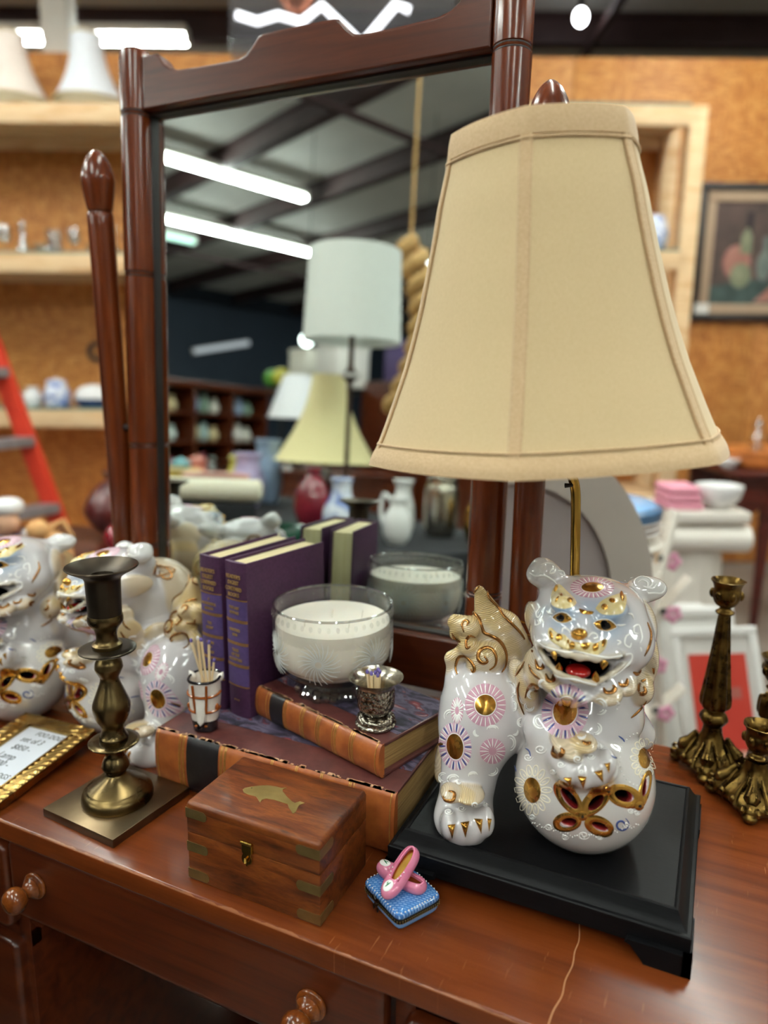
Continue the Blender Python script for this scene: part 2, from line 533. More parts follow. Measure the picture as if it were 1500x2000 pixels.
def drawer(x0, x1, z0, z1, knobs, nm='drawer'):
    d = MB()
    w, hh = x1 - x0, z1 - z0
    n, rad = 5, 0.012
    pts = []
    for (cx, cz, a) in ((x1 - rad, z1 - rad, 0), (x0 + rad, z1 - rad, 90), (x0 + rad, z0 + rad, 180), (x1 - rad, z0 + rad, 270)):
        for k in range(n + 1):
            an = (a + 90 * k / n) * DEG
            pts.append((cx + rad * math.cos(an), cz + rad * math.sin(an)))
    d.prism(pts, -0.516, -0.499, M=Matrix.Rotation(PI / 2, 4, 'X'), bev=0.006)
    o = d.build('drawer_front', CHERRY, desk, ang=50)
    for kx, kz in knobs:
        k = MB()
        pr = prof_smooth([(0.0155, 0), (0.0165, 0.002), (0.0155, 0.0045), (0.0125, 0.0055), (0.013, 0.008), (0.0095, 0.011), (0.0078, 0.0155), (0.0088, 0.019), (0.0132, 0.0225), (0.0152, 0.0285), (0.0138, 0.035), (0.0085, 0.0395), (0.0002, 0.041)], 3)
        k.lathe(pr, 24, M=Matrix.Translation((kx, 0.499, kz)) @ Matrix.Rotation(PI / 2, 4, 'X'))
        k.build('knob', KNOBW, o)
    return o
drawer(-0.719, -0.2275, -0.131, -0.029, [(-0.672, -0.075), (-0.302, -0.075)])
drawer(-1.165, -0.7255, -0.158, -0.045, [(-0.95, -0.1)])
drawer(-1.165, -0.7215, -0.425, -0.178, [(-0.95, -0.3)])
drawer(-0.2095, 0.115, -0.158, -0.052, [(-0.05, -0.1)])
drawer(-0.2095, 0.115, -0.425, -0.178, [(-0.05, -0.3)])
drawer(-0.2095, 0.115, -0.665, -0.46, [(-0.05, -0.55)])
drawer(-1.165, -0.7215, -0.665, -0.46, [(-0.95, -0.55)])
for x0 in (-1.17, -0.73, -0.21, 0.10):
    MB().box(x0, x0 + 0.04 if x0 < 0.09 else 0.125, 0.515, 0.56, -0.76, -0.72, 0.003).build('foot', CHERRY, desk)
    MB().box(x0, x0 + 0.04 if x0 < 0.09 else 0.125, 0.95, 0.99, -0.76, -0.72, 0.003).build('foot', CHERRY, desk)
# the long pale crack in the varnish near the black base
cr = smooth_path([(-0.079, 0.622, 0.0002), (-0.0755, 0.601, 0.0002), (-0.0765, 0.585, 0.0002), (-0.0755, 0.569, 0.0002), (-0.078, 0.55, 0.0002), (-0.0775, 0.533, 0.0002), (-0.081, 0.515, 0.0002), (-0.082, 0.496, 0.0002)], 5)
MB().tube(cr, 0.0006, 6, flat=0.3, up=(0, 0, 1)).build('scratch', pm('bare_wood', '#a8754c', rough=0.7), desk, label='long pale scratch in the varnish')

# ------------------------------------------------------------------ the swing mirror
MT = -2.77 * DEG                               # the frame leans back
mir = thing('dresser_mirror', 'large swing mirror in reddish brown frame with ringed bamboo style posts', 'mirror', (-0.549, 0.885, DZ))
MM = Matrix.Translation((0, -0.012, 0.14)) @ Matrix.Rotation(MT, 4, 'X')        # mirror plane local axes x, z
def post_profile(r, z0, z1, rings):
    pr = [(r * 0.96, z0)]
    for z in sorted(rings):
        pr += [(r, z - 0.009), (r, z - 0.0045), (r * 0.93, z - 0.0035), (r * 0.93, z - 0.0015), (r * 0.985, z), (r * 0.93, z + 0.0015), (r * 0.93, z + 0.0035), (r, z + 0.0045), (r, z + 0.009)]
    return pr + [(r, z1)]
H0, H1 = -0.06, 0.83
for x, cap in ((-0.287, 0.832), (0.287, 0.832)):
    p = MB()
    pr = post_profile(0.0235, H0, cap - 0.012, [0.09, 0.252, 0.514, 0.742]) + [(0.0225, cap - 0.005), (0.018, cap), (0.001, cap + 0.003)]
    p.lathe(pr, 28, c=(x, 0, 0), M=MM)
    p.build('frame_post', CHERRY_V, mir, ang=30)
    ring = MB()
    for z in (0.09, 0.252, 0.514, 0.742):
        for dz in (-0.0025, 0.0025):
            ring.lathe([(0.0216, z + dz - 0.001), (0.02225, z + dz - 0.0006), (0.02225, z + dz + 0.0006), (0.0216, z + dz + 0.001)], 28, c=(x, 0, 0), M=MM)
    ring.build('post_ring', DARKW, mir)
def rail(poly, name, y0=-0.012, y1=0.012, bev=0.003):
    MB().prism(poly, -y1, -y0, M=MM @ Matrix.Rotation(PI / 2, 4, 'X'), bev=bev).build(name, CHERRY, mir, ang=30)
crest = [(0.264, 0.7455), (0.264, 0.818), (0.2365, 0.8178), (0.2285, 0.8105), (0.2225, 0.8015), (0.2125, 0.7945), (0.198, 0.7905), (0.15, 0.7885), (0.092, 0.788), (0.0825, 0.791), (0.074, 0.798), (0.066, 0.8065), (0.0605, 0.8115), (0.054, 0.8133), (0.02, 0.8138), (-0.02, 0.8138), (-0.054, 0.8133), (-0.0605, 0.8115), (-0.066, 0.8065), (-0.074, 0.798), (-0.0825, 0.791), (-0.092, 0.788), (-0.15, 0.7885), (-0.198, 0.7905), (-0.2125, 0.7945), (-0.2225, 0.8015), (-0.2285, 0.8105), (-0.2365, 0.8178), (-0.264, 0.818), (-0.264, 0.7455)]
rail(crest, 'crest_rail')
rail([(-0.268, -0.054), (0.268, -0.054), (0.268, 0.02), (-0.268, 0.02)], 'bottom_rail')
# black rebate round the glass, glass, back board
rb = MB()
for x0, x1, z0, z1 in ((-0.268, -0.2632, 0.018, 0.748), (0.2632, 0.268, 0.018, 0.748), (-0.268, 0.268, 0.7425, 0.748), (-0.268, 0.268, 0.018, 0.022)):
    rb.box(x0, x1, 0.004, 0.0135, z0, z1, M=MM)
rb.build('rebate', DARKW, mir)
GLASS_M, nt, b = new_mat('mirror_glass')
b.inputs['Base Color'].default_value = (0.80, 0.86, 0.83, 1); b.inputs['Metallic'].default_value = 1.0; b.inputs['Roughness'].default_value = 0.0
MB().box(-0.268, 0.268, 0.012, 0.016, 0.01, 0.75, M=MM).build('mirror_glass', GLASS_M, mir)
MB().box(-0.27, 0.27, 0.0165, 0.022, 0.0, 0.76, M=MM).build('back_board', DARKW, mir)
# uprights that carry the frame
for x, top in ((-0.336, 0.742), (0.343, 0.742)):
    u = MB()
    u.lathe([(0.017, 0.0), (0.019, 0.02), (0.0185, 0.3), (0.0195, top - 0.02), (0.0195, top - 0.004), (0.0185, top), (0.014, top + 0.0015)], 28, c=(0, 0, 0), M=Matrix.Translation((x, -0.012, top)) @ Matrix.Rotation((-0.9 if x < 0 else 0.2) * DEG, 4, 'Y') @ Matrix.Translation((0, 0, -top)))
    up = u.build('upright', CHERRY_V, mir, ang=35)
    f = MB()
    f.lathe(prof_smooth([(0.0155, top + 0.001), (0.0185, top + 0.004), (0.0215, top + 0.02), (0.0245, top + 0.04), (0.0242, top + 0.053), (0.0195, top + 0.069), (0.012, top + 0.082), (0.0045, top + 0.0885), (0.0002, top + 0.0895)], 3), 28, c=(x, -0.012, 0))
    f.build('finial', CHERRY_V, up)
    MB().tube([(x, -0.012, 0.42), (x * 0.84, -0.012, 0.42)], 0.005, 10).build('pivot', DARKW, up)
MB().box(-0.362, 0.365, -0.035, 0.022, 0.0, 0.05, 0.004).build('base_rail', CHERRY, mir)
# ------------------------------------------------------------------ the lion dog: soft shapes joined, then skinned
# (operation, centre, radii, turn, blend, glaze) or (operation, end, end, radius, radius, blend, glaze), metres
DOG = [
 ('+e', (-0.0844, 0.012, 0.102), (0.0387, 0.05, 0.0508), 0.0, 0.012, 'W'),
 ('+c', (-0.0753, 0.02, 0.11), (0.0004, 0.01, 0.1098), 0.0401, 0.0429, 0.03, 'W'),
 ('+e', (0.0179, -0.02, 0.1234), (0.057, 0.058, 0.0517), 0.0, 0.025, 'W'),
 ('+c', (-0.0906, -0.0, 0.0814), (-0.1015, -0.022, 0.0047), 0.0328, 0.0271, 0.02, 'W'),
 ('+e', (-0.1024, -0.034, 0.0081), (0.0304, 0.034, 0.0214), 0.0, 0.012, 'W'),
 ('+e', (-0.1207, -0.058, 0.0197), (0.0077, 0.014, 0.0144), 0.0, 0.008, 'W'),
 ('+e', (-0.1062, -0.058, 0.017), (0.0077, 0.014, 0.0144), 0.0, 0.008, 'W'),
 ('+e', (-0.0923, -0.058, 0.0183), (0.0077, 0.014, 0.0144), 0.0, 0.008, 'W'),
 ('+e', (-0.0822, -0.058, 0.0236), (0.0077, 0.014, 0.0144), 0.0, 0.008, 'W'),
 ('+e', (0.0162, -0.045, 0.062), (0.069, 0.0685, 0.069), 0.0, 0.004, 'B'),
 ('+c', (-0.023, -0.055, 0.1206), (-0.0091, -0.088, 0.1107), 0.0232, 0.0212, 0.02, 'W'),
 ('+e', (-0.0003, -0.098, 0.1114), (0.0304, 0.024, 0.0171), -0.175, 0.012, 'W'),
 ('+e', (-0.0199, -0.112, 0.1108), (0.007, 0.012, 0.0112), 0.0, 0.007, 'W'),
 ('+e', (-0.0053, -0.112, 0.1073), (0.007, 0.012, 0.0112), 0.0, 0.007, 'W'),
 ('+e', (0.008, -0.112, 0.1116), (0.007, 0.012, 0.0112), 0.0, 0.007, 'W'),
 ('+e', (0.0165, -0.112, 0.1219), (0.007, 0.012, 0.0111), 0.0, 0.007, 'W'),
 ('+c', (0.0725, 0.01, 0.1016), (0.0896, 0.015, 0.0811), 0.0221, 0.019, 0.015, 'W'),
 ('+c', (0.0243, 0.0, 0.1239), (0.0229, -0.01, 0.1854), 0.0498, 0.0515, 0.025, 'W'),
 ('+e', (0.0156, -0.038, 0.2171), (0.0562, 0.056, 0.0441), 0.0, 0.012, 'W'),
 ('+e', (0.0144, -0.03, 0.2459), (0.0493, 0.052, 0.0231), 0.0, 0.015, 'W'),
 ('+e', (-0.0303, -0.068, 0.226), (0.0192, 0.03, 0.0201), 0.0, 0.015, 'W'),
 ('+e', (0.044, -0.06, 0.2165), (0.0204, 0.03, 0.0233), 0.0, 0.015, 'W'),
 ('+e', (-0.0107, -0.088, 0.227), (0.0335, 0.026, 0.014), -0.087, 0.016, 'W'),
 ('+e', (-0.0251, -0.082, 0.2589), (0.0112, 0.014, 0.0065), -0.175, 0.014, 'W'),
 ('+e', (0.0187, -0.08, 0.2538), (0.014, 0.014, 0.0065), 0.209, 0.014, 'W'),
 ('+e', (-0.0117, -0.088, 0.2441), (0.0093, 0.018, 0.0102), 0.0, 0.014, 'W'),
 ('+e', (0.0013, -0.07, 0.1883), (0.0425, 0.036, 0.0164), -0.087, 0.014, 'W'),
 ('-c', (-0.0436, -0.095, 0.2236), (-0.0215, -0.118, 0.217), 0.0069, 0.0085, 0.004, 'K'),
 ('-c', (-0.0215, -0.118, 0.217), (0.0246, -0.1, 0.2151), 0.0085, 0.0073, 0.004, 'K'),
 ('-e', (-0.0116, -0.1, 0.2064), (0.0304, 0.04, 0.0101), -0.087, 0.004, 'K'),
 ('+c', (-0.0477, -0.088, 0.2237), (-0.0414, -0.1, 0.2129), 0.0026, 0.0025, 0.004, 'L'),
 ('+c', (-0.0414, -0.1, 0.2129), (-0.0332, -0.11, 0.2057), 0.0025, 0.0025, 0.004, 'L'),
 ('+c', (-0.0332, -0.11, 0.2057), (-0.0182, -0.114, 0.2018), 0.0025, 0.0025, 0.004, 'L'),
 ('+c', (-0.0182, -0.114, 0.2018), (-0.0015, -0.112, 0.1977), 0.0025, 0.0025, 0.004, 'L'),
 ('+c', (-0.0015, -0.112, 0.1977), (0.0151, -0.104, 0.202), 0.0025, 0.0025, 0.004, 'L'),
 ('+c', (0.0151, -0.104, 0.202), (0.0323, -0.092, 0.2083), 0.0025, 0.0026, 0.004, 'L'),
 ('+c', (0.0323, -0.092, 0.2083), (0.0385, -0.086, 0.2138), 0.0026, 0.0026, 0.004, 'L'),
 ('+c', (-0.0478, -0.088, 0.2256), (-0.0406, -0.107, 0.2284), 0.0026, 0.0025, 0.005, 'L'),
 ('+c', (-0.0406, -0.107, 0.2284), (-0.0294, -0.117, 0.2274), 0.0025, 0.0024, 0.005, 'L'),
 ('+c', (-0.0294, -0.117, 0.2274), (-0.0178, -0.119, 0.225), 0.0024, 0.0024, 0.005, 'L'),
 ('+c', (-0.0178, -0.119, 0.225), (-0.0021, -0.116, 0.2225), 0.0024, 0.0025, 0.005, 'L'),
 ('+c', (-0.0021, -0.116, 0.2225), (0.0203, -0.102, 0.2202), 0.0025, 0.0025, 0.005, 'L'),
 ('+c', (0.0203, -0.102, 0.2202), (0.0374, -0.086, 0.2158), 0.0025, 0.0026, 0.005, 'L'),
 ('+e', (-0.0366, -0.088, 0.1893), (0.0104, 0.022, 0.008), -0.698, 0.006, 'T'),
 ('+e', (-0.025, -0.096, 0.1851), (0.0112, 0.02, 0.007), -0.262, 0.006, 'T'),
 ('+e', (0.0143, -0.096, 0.1815), (0.0149, 0.022, 0.0084), 0.209, 0.006, 'T'),
 ('+e', (0.0358, -0.078, 0.184), (0.0124, 0.024, 0.0096), 0.611, 0.006, 'T'),
 ('+e', (-0.007, -0.094, 0.1804), (0.0094, 0.018, 0.0061), 0.0, 0.006, 'W'),
 ('+c', (-0.0057, -0.02, 0.253), (-0.0251, -0.012, 0.2674), 0.0102, 0.0097, 0.01, 'G'),
 ('+e', (-0.0334, -0.012, 0.2694), (0.0123, 0.016, 0.0102), 0.524, 0.012, 'G'),
 ('+e', (-0.024, -0.01, 0.2743), (0.0133, 0.015, 0.0067), -0.524, 0.01, 'G'),
 ('+c', (0.0493, -0.015, 0.2466), (0.0739, -0.0, 0.2485), 0.0103, 0.0105, 0.01, 'G'),
 ('+e', (0.0818, 0.002, 0.2496), (0.0199, 0.015, 0.0126), 0.087, 0.01, 'G'),
 ('+e', (0.0706, -0.016, 0.2202), (0.0114, 0.037, 0.0238), 0.0, 0.006, 'T'),
 ('+e', (0.0769, -0.016, 0.1873), (0.0099, 0.034, 0.0281), 0.0, 0.006, 'T'),
 ('+e', (0.0632, -0.036, 0.1629), (0.0163, 0.03, 0.0184), 0.0, 0.006, 'T'),
 ('+e', (0.0586, -0.038, 0.134), (0.0118, 0.02, 0.0216), 0.349, 0.006, 'T'),
 ('+e', (0.0564, -0.03, 0.1153), (0.0047, 0.012, 0.0115), 0.436, 0.006, 'T'),
 ('+e', (0.041, 0.035, 0.1837), (0.0624, 0.056, 0.0557), 0.0, 0.008, 'T'),
 ('+e', (0.0448, 0.055, 0.1251), (0.0487, 0.034, 0.0487), 0.0, 0.008, 'T'),
 ('+e', (-0.0427, -0.058, 0.1888), (0.0093, 0.028, 0.0177), -0.262, 0.006, 'T'),
 ('+e', (-0.0451, -0.042, 0.1602), (0.0106, 0.022, 0.0243), 0.262, 0.006, 'T'),
 ('+e', (-0.0454, -0.028, 0.1358), (0.0062, 0.015, 0.0146), 0.175, 0.006, 'T'),
 ('+e', (-0.04, -0.03, 0.2279), (0.0071, 0.03, 0.0152), 0.0, 0.006, 'T'),
 ('+e', (-0.0442, -0.0, 0.1533), (0.0107, 0.02, 0.0193), 0.436, 0.006, 'T'),
 ('+e', (-0.018, -0.096, 0.1288), (0.0142, 0.026, 0.0081), -0.262, 0.004, 'T'),
 ('+e', (-0.0048, -0.102, 0.1353), (0.0131, 0.018, 0.0061), 0.087, 0.004, 'T'),
 ('+e', (-0.1188, -0.05, 0.0495), (0.0103, 0.016, 0.0072), 0.0, 0.004, 'T'),
 ('+e', (-0.1007, -0.05, 0.0491), (0.0165, 0.02, 0.0047), 0.0, 0.004, 'T'),
 ('+e', (-0.1211, 0.025, 0.0425), (0.008, 0.02, 0.0274), -0.14, 0.004, 'T'),
 ('+e', (-0.0607, 0.04, 0.1688), (0.0304, 0.026, 0.0371), 0.349, 0.008, 'T'),
 ('+c', (-0.0699, 0.042, 0.1959), (-0.0841, 0.042, 0.2325), 0.0202, 0.0061, 0.012, 'T'),
 ('+c', (-0.0556, 0.042, 0.1901), (-0.0378, 0.042, 0.1683), 0.0191, 0.0113, 0.01, 'T'),
 ('+e', (-0.0953, 0.03, 0.1959), (0.0121, 0.018, 0.0121), 0.0, 0.006, 'T'),
 ('+e', (-0.1083, 0.038, 0.1928), (0.0073, 0.011, 0.0145), -0.262, 0.006, 'T'),
 ('+e', (-0.1141, 0.038, 0.201), (0.0033, 0.006, 0.0067), -0.524, 0.006, 'T'),
 ('+e', (-0.0965, 0.024, 0.1773), (0.011, 0.018, 0.011), 0.0, 0.005, 'T'),
 ('+e', (-0.0787, 0.018, 0.1648), (0.0197, 0.018, 0.0197), 0.0, 0.004, 'T'),
 ('+c', (-0.1136, 0.03, 0.1588), (-0.1056, 0.03, 0.132), 0.0067, 0.0112, 0.008, 'T'),
 ('+c', (-0.1125, 0.03, 0.1605), (-0.0945, 0.026, 0.1724), 0.0078, 0.0088, 0.006, 'T'),
 ('+c', (-0.1051, 0.026, 0.1386), (-0.0967, 0.022, 0.1238), 0.0111, 0.0134, 0.012, 'T'),
 ('+e', (-0.0908, 0.016, 0.1585), (0.0077, 0.014, 0.0109), 0.0, 0.004, 'T'),
]
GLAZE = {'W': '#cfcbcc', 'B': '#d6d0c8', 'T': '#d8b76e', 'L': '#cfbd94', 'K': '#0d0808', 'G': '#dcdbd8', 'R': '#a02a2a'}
GLAZE = {k: np.array(lin(v)[:3], np.float32) for k, v in GLAZE.items()}

def prim_d(p, P):
    if p[0][1] == 'e':
        c, r, a = np.array(p[1], np.float32), np.array(p[2], np.float32), p[3]
        q = P - c
        if a:
            ca, sa = math.cos(a), math.sin(a)
            q = np.stack([q[..., 0] * ca + q[..., 2] * sa, q[..., 1], -q[..., 0] * sa + q[..., 2] * ca], -1)
        k0 = np.sqrt(((q / r) ** 2).sum(-1)) + 1e-6
        k1 = np.sqrt(((q / (r * r)) ** 2).sum(-1)) + 1e-6
        return k0 * (k0 - 1) / k1
    a, b = np.array(p[1], np.float32), np.array(p[2], np.float32)
    ba = b - a
    t = np.clip(((P - a) @ ba) / (ba @ ba), 0, 1)
    return np.sqrt(((P - a - t[..., None] * ba) ** 2).sum(-1)) - (p[3] + (p[4] - p[3]) * t)
def prim_box(p):
    if p[0][1] == 'e':
        m = max(p[2][0], p[2][2]) if p[3] else None
        r = np.array([m or p[2][0], p[2][1], m or p[2][2]])
        return np.array(p[1]) - r, np.array(p[1]) + r
    a, b, r = np.array(p[1]), np.array(p[2]), max(p[3], p[4])
    return np.minimum(a, b) - r, np.maximum(a, b) + r
def combine(prims, P, d, C, T, only=None):
    for p in prims:
        sl = only(p) if only else Ellipsis
        if sl is None:
            continue
        di = prim_d(p, P[sl])
        k = p[-2]
        dd = d[sl]
        if p[0][0] == '+':
            h = np.maximum(k - np.abs(dd - di), 0) / k
            d[sl] = np.minimum(dd, di) - h * h * k * 0.25
            t = np.clip(0.5 + 0.5 * (dd - di) / 0.0016, 0, 1)
        else:
            h = np.maximum(k - np.abs(dd + di), 0) / k
            d[sl] = np.maximum(dd, -di) + h * h * k * 0.25
            t = np.clip(0.5 + 0.5 * (-di - dd) / 0.001 + 0.5, 0, 1)
        if C is not None:
            C[sl] += (GLAZE[p[-1]] - C[sl]) * t[..., None]
            T[sl] += ((1.0 if p[-1] == 'T' else 0.0) - T[sl]) * t
    return d
def sdf(prims, P):
    P = P.astype(np.float32)
    d = np.full(P.shape[:-1], 0.02, np.float32)
    lo, hi = P.min(0) - 0.02, P.max(0) + 0.02
    def only(p):
        key = id(p)
        if key not in BOXES:
            BOXES[key] = prim_box(p)
        a, b = BOXES[key]
        return None if (a > hi).any() or (b < lo).any() else Ellipsis
    combine(prims, P, d, None, None, only)
    return np.maximum(d, -P[..., 2])
BOXES = {}
TET = np.array([(1, -1, -1), (-1, -1, 1), (-1, 1, -1), (1, 1, 1)], np.float32)
def sdf_grad(prims, P, e=0.0005):
    g = sum(t * sdf(prims, P + t * e)[:, None] for t in TET)
    return g / (np.linalg.norm(g, axis=-1, keepdims=True) + 1e-9)

def skin_sdf(prims, lo, hi, h):
    """surface nets over the blended shapes"""
    lo, hi = np.array(lo), np.array(hi)
    n = np.ceil((hi - lo) / h).astype(int) + 1
    ax = [lo[i] + h * np.arange(n[i]) for i in range(3)]
    P = np.stack(np.meshgrid(*ax, indexing='ij'), -1).astype(np.float32)
    d = np.full(tuple(n), 0.03, np.float32)
    def only(p):
        a, b = prim_box(p)
        i0 = np.maximum(np.floor((a - 0.016 - lo) / h).astype(int), 0)
        i1 = np.minimum(np.ceil((b + 0.016 - lo) / h).astype(int) + 1, n)
        return None if (i0 >= i1).any() else tuple(slice(int(i0[i]), int(i1[i])) for i in range(3))
    combine(prims, P, d, None, None, only)
    d = np.maximum(d, -P[..., 2])
    ins = d < 0
    nx, ny, nz = n
    acc = np.zeros((nx - 1, ny - 1, nz - 1, 3), np.float32)
    cnt = np.zeros((nx - 1, ny - 1, nz - 1), np.float32)
    quads = []
    for a in range(3):
        s0, s1 = [slice(None)] * 3, [slice(None)] * 3
        s0[a], s1[a] = slice(0, -1), slice(1, None)
        s0, s1 = tuple(s0), tuple(s1)
        X = np.argwhere(ins[s0] != ins[s1])
        i0 = tuple(X.T)
        Y = X.copy(); Y[:, a] += 1
        d0, d1 = d[i0], d[tuple(Y.T)]
        t = d0 / (d0 - d1)
        pos = X.astype(np.float32); pos[:, a] += t
        b, c = (a + 1) % 3, (a + 2) % 3
        cells = []
        for (ob, oc) in ((0, 0), (-1, 0), (-1, -1), (0, -1)):
            Z = X.copy(); Z[:, b] += ob; Z[:, c] += oc
            cells.append(Z)
        ok = np.all([(Z >= 0).all(1) & (Z < n - 1).all(1) for Z in cells], axis=0)
        for Z in cells:
            np.add.at(acc, tuple(Z[ok].T), pos[ok]); np.add.at(cnt, tuple(Z[ok].T), 1)
        q = np.stack([np.ravel_multi_index(tuple(Z[ok].T), cnt.shape) for Z in cells], 1)
        fl = ins[i0][ok]
        q[~fl] = q[~fl][:, ::-1]
        quads.append(q)
    used = np.flatnonzero(cnt.ravel() > 0)
    remap = np.full(cnt.size, -1); remap[used] = np.arange(len(used))
    V = (acc.reshape(-1, 3)[used] / cnt.ravel()[used][:, None]) * h + lo
    F = remap[np.concatenate(quads)]
    V = V.astype(np.float32)
    g = sdf_grad(prims, V)
    V = V - g * np.clip(sdf(prims, V), -h, h)[:, None]
    return V, F

# drawing plane for the glaze: a point (x, y) of it is carried onto the skin along the line of sight of its painter
D_EYE = np.array([-0.1886, -0.7084, 0.47]); D_F = np.array([0.0, 0.98, -0.199]); D_R = np.array([1.0, 0.0019, 0.0092]); D_U = np.array([-0.0094, 0.199, 0.98])
def rays(pts):
    dr = D_F * 1410 + D_R * (pts[:, :1] - 750) - D_U * (pts[:, 1:] - 1000)
    return dr / np.linalg.norm(dr, axis=1, keepdims=True)
GX, GY, GS = 836, 1084, 6
GRID = {}
def near_t(prims, pts):
    """coarse table of distances to the skin, a little short of it"""
    if 't' not in GRID:
        nx, ny = 80, 97
        gx, gy = np.meshgrid(GX + GS * np.arange(nx), GY + GS * np.arange(ny), indexing='ij')
        q = np.stack([gx.ravel(), gy.ravel()], 1).astype(float)
        dr, t = rays(q), np.full(nx * ny, 0.54)
        for _ in range(34):
            t = np.minimum(t + sdf(prims, D_EYE + dr * t[:, None]) * 0.9, 1.0)
        T = t.reshape(nx, ny)
        M = T.copy()
        for dx in (-1, 0, 1):
            for dy in (-1, 0, 1):
                M = np.minimum(M, np.roll(np.roll(T, dx, 0), dy, 1))
        GRID['t'] = M
    i = np.clip(np.round((pts[:, 0] - GX) / GS).astype(int), 0, 79)
    j = np.clip(np.round((pts[:, 1] - GY) / GS).astype(int), 0, 96)
    return GRID['t'][i, j]
def onto(prims, pts):
    pts = np.array(pts, float)
    dr = rays(pts)
    t = near_t(prims, pts) - 0.001
    for _ in range(9):
        t = t + np.clip(sdf(prims, D_EYE + dr * t[:, None]), -0.01, 0.02) * 0.95
    P = (D_EYE + dr * t[:, None]).astype(np.float32)
    miss = np.abs(sdf(prims, P)) > 0.002
    if miss.any() and not miss.all():
        good = np.flatnonzero(~miss)
        for k in np.flatnonzero(miss):
            P[k] = P[good[np.argmin(((pts[good] - pts[k]) ** 2).sum(1))]]
    return P, sdf_grad(prims, P)

def ellipse(x, y, rx, ry, rot=0, n=24):
    a = np.arange(n) * 2 * PI / n
    c, s = math.cos(rot * DEG), math.sin(rot * DEG)
    ex, ey = rx * np.cos(a), ry * np.sin(a)
    return [(x + p * c - q * s, y + p * s + q * c) for p, q in zip(ex, ey)]
def leaf(x, y, hl, hw, rot=0, n=24, pw=1.35):
    out = []
    c, s = math.cos(rot * DEG), math.sin(rot * DEG)
    for k in range(n):
        a = 2 * PI * k / n
        p, q = hl * math.cos(a), hw * math.copysign(abs(math.sin(a)) ** pw, math.sin(a))
        out.append((x + p * c - q * s, y + p * s + q * c))
    return out
def patch(mb, prims, poly, h0=0.0003, dome=0.001, rings=3, mi=0, inner=None, sink=0.0012):
    """a raised spot of glaze whose outline is poly (or the band between inner and poly)"""
    poly = np.array(poly, float)
    n = len(poly)
    cen = poly.mean(0)
    inn = np.array(inner, float) if inner is not None else np.repeat(cen[None], n, 0)
    lv = [1.0] + [1 - k / rings for k in range(rings + 1)]
    lv[-1] = 0.0
    pts, hs = [], []
    for i, s in enumerate(lv):
        for k in range(n):
            pts.append(inn[k] + (poly[k] - inn[k]) * s)
            if inner is not None:
                hs.append(-sink if i == 0 else h0 + dome * math.sin(PI * s))
            else:
                hs.append(-sink if i == 0 else h0 + dome * (1 - s * s))
    P, g = onto(prims, pts)
    V = P + g * np.array(hs)[:, None]
    F = []
    for r in range(len(lv) - 1):
        for k in range(n):
            j = (k + 1) % n
            F.append([r * n + k, r * n + j, (r + 1) * n + j, (r + 1) * n + k])
    mb.add([tuple(v) for v in V], F, mi)
def line(mb, prims, pts, r, mi=0, n=6, steps=4, taper=True, flat=0.6):
    sp = smooth_path([(a, b, 0) for a, b in pts], steps)
    P, g = onto(prims, [(v.x, v.y) for v in sp])
    m = len(P)
    rr = [r * (0.35 + 0.65 * min(1, 4 * min(k, m - 1 - k) / m) if taper else 1) for k in range(m)]
    cut = [0] + [k for k in range(1, m) if np.linalg.norm(P[k] - P[k - 1]) > 0.0075] + [m]
    for a, b in zip(cut, cut[1:]):
        if b - a > 1:
            mb.tube([tuple(p + q * r * 0.25) for p, q in zip(P[a:b], g[a:b])], rr[a:b], n, mi=mi, flat=flat, up=[tuple(q) for q in g[a:b]])
def arc(x, y, rx, ry, a0, a1, rot=0, shrink=1.0, n=9):
    out = []
    c, s = math.cos(rot * DEG), math.sin(rot * DEG)
    for k in range(n):
        a = (a0 + (a1 - a0) * k / (n - 1)) * DEG
        q = 1 + (shrink - 1) * k / (n - 1)
        p, r = rx * q * math.cos(a), ry * q * math.sin(a)
        out.append((x + p * c - r * s, y + p * s + r * c))
    return out
def Z6(*p): return [(990 + x / 4.545, 1080 + y / 4.545) for x, y in p]
def Z7(*p): return [(860 + x / 7.5, 1120 + y / 7.5) for x, y in p]
def Z1(*p): return [(800 + x / 2.5, 1060 + y / 2.5) for x, y in p]

def curl3(prims, eye, c, r, a0, turns=1.35, n=16):
    """a spiral painted on the skin from another side"""
    c = np.array(c)
    f = c - eye; f /= np.linalg.norm(f)
    x = np.cross(f, (0, 0, 1)); x /= np.linalg.norm(x)
    y = np.cross(x, f)
    an = a0 * DEG + np.linspace(0, turns * 2 * PI, n)
    rad = r * np.linspace(1, 0.22, n)
    q = c + x * (rad * np.cos(an))[:, None] + y * (rad * np.sin(an))[:, None]
    d = q - eye; L = np.linalg.norm(d, axis=1); d /= L[:, None]
    t = L - 0.08
    for _ in range(40):
        t = t + np.clip(sdf(prims, eye + d * t[:, None]), -0.01, 0.02) * 0.9
    P = (eye + d * t[:, None]).astype(np.float32)
    return None if (np.abs(sdf(prims, P)) > 0.002).any() else (P, sdf_grad(prims, P))

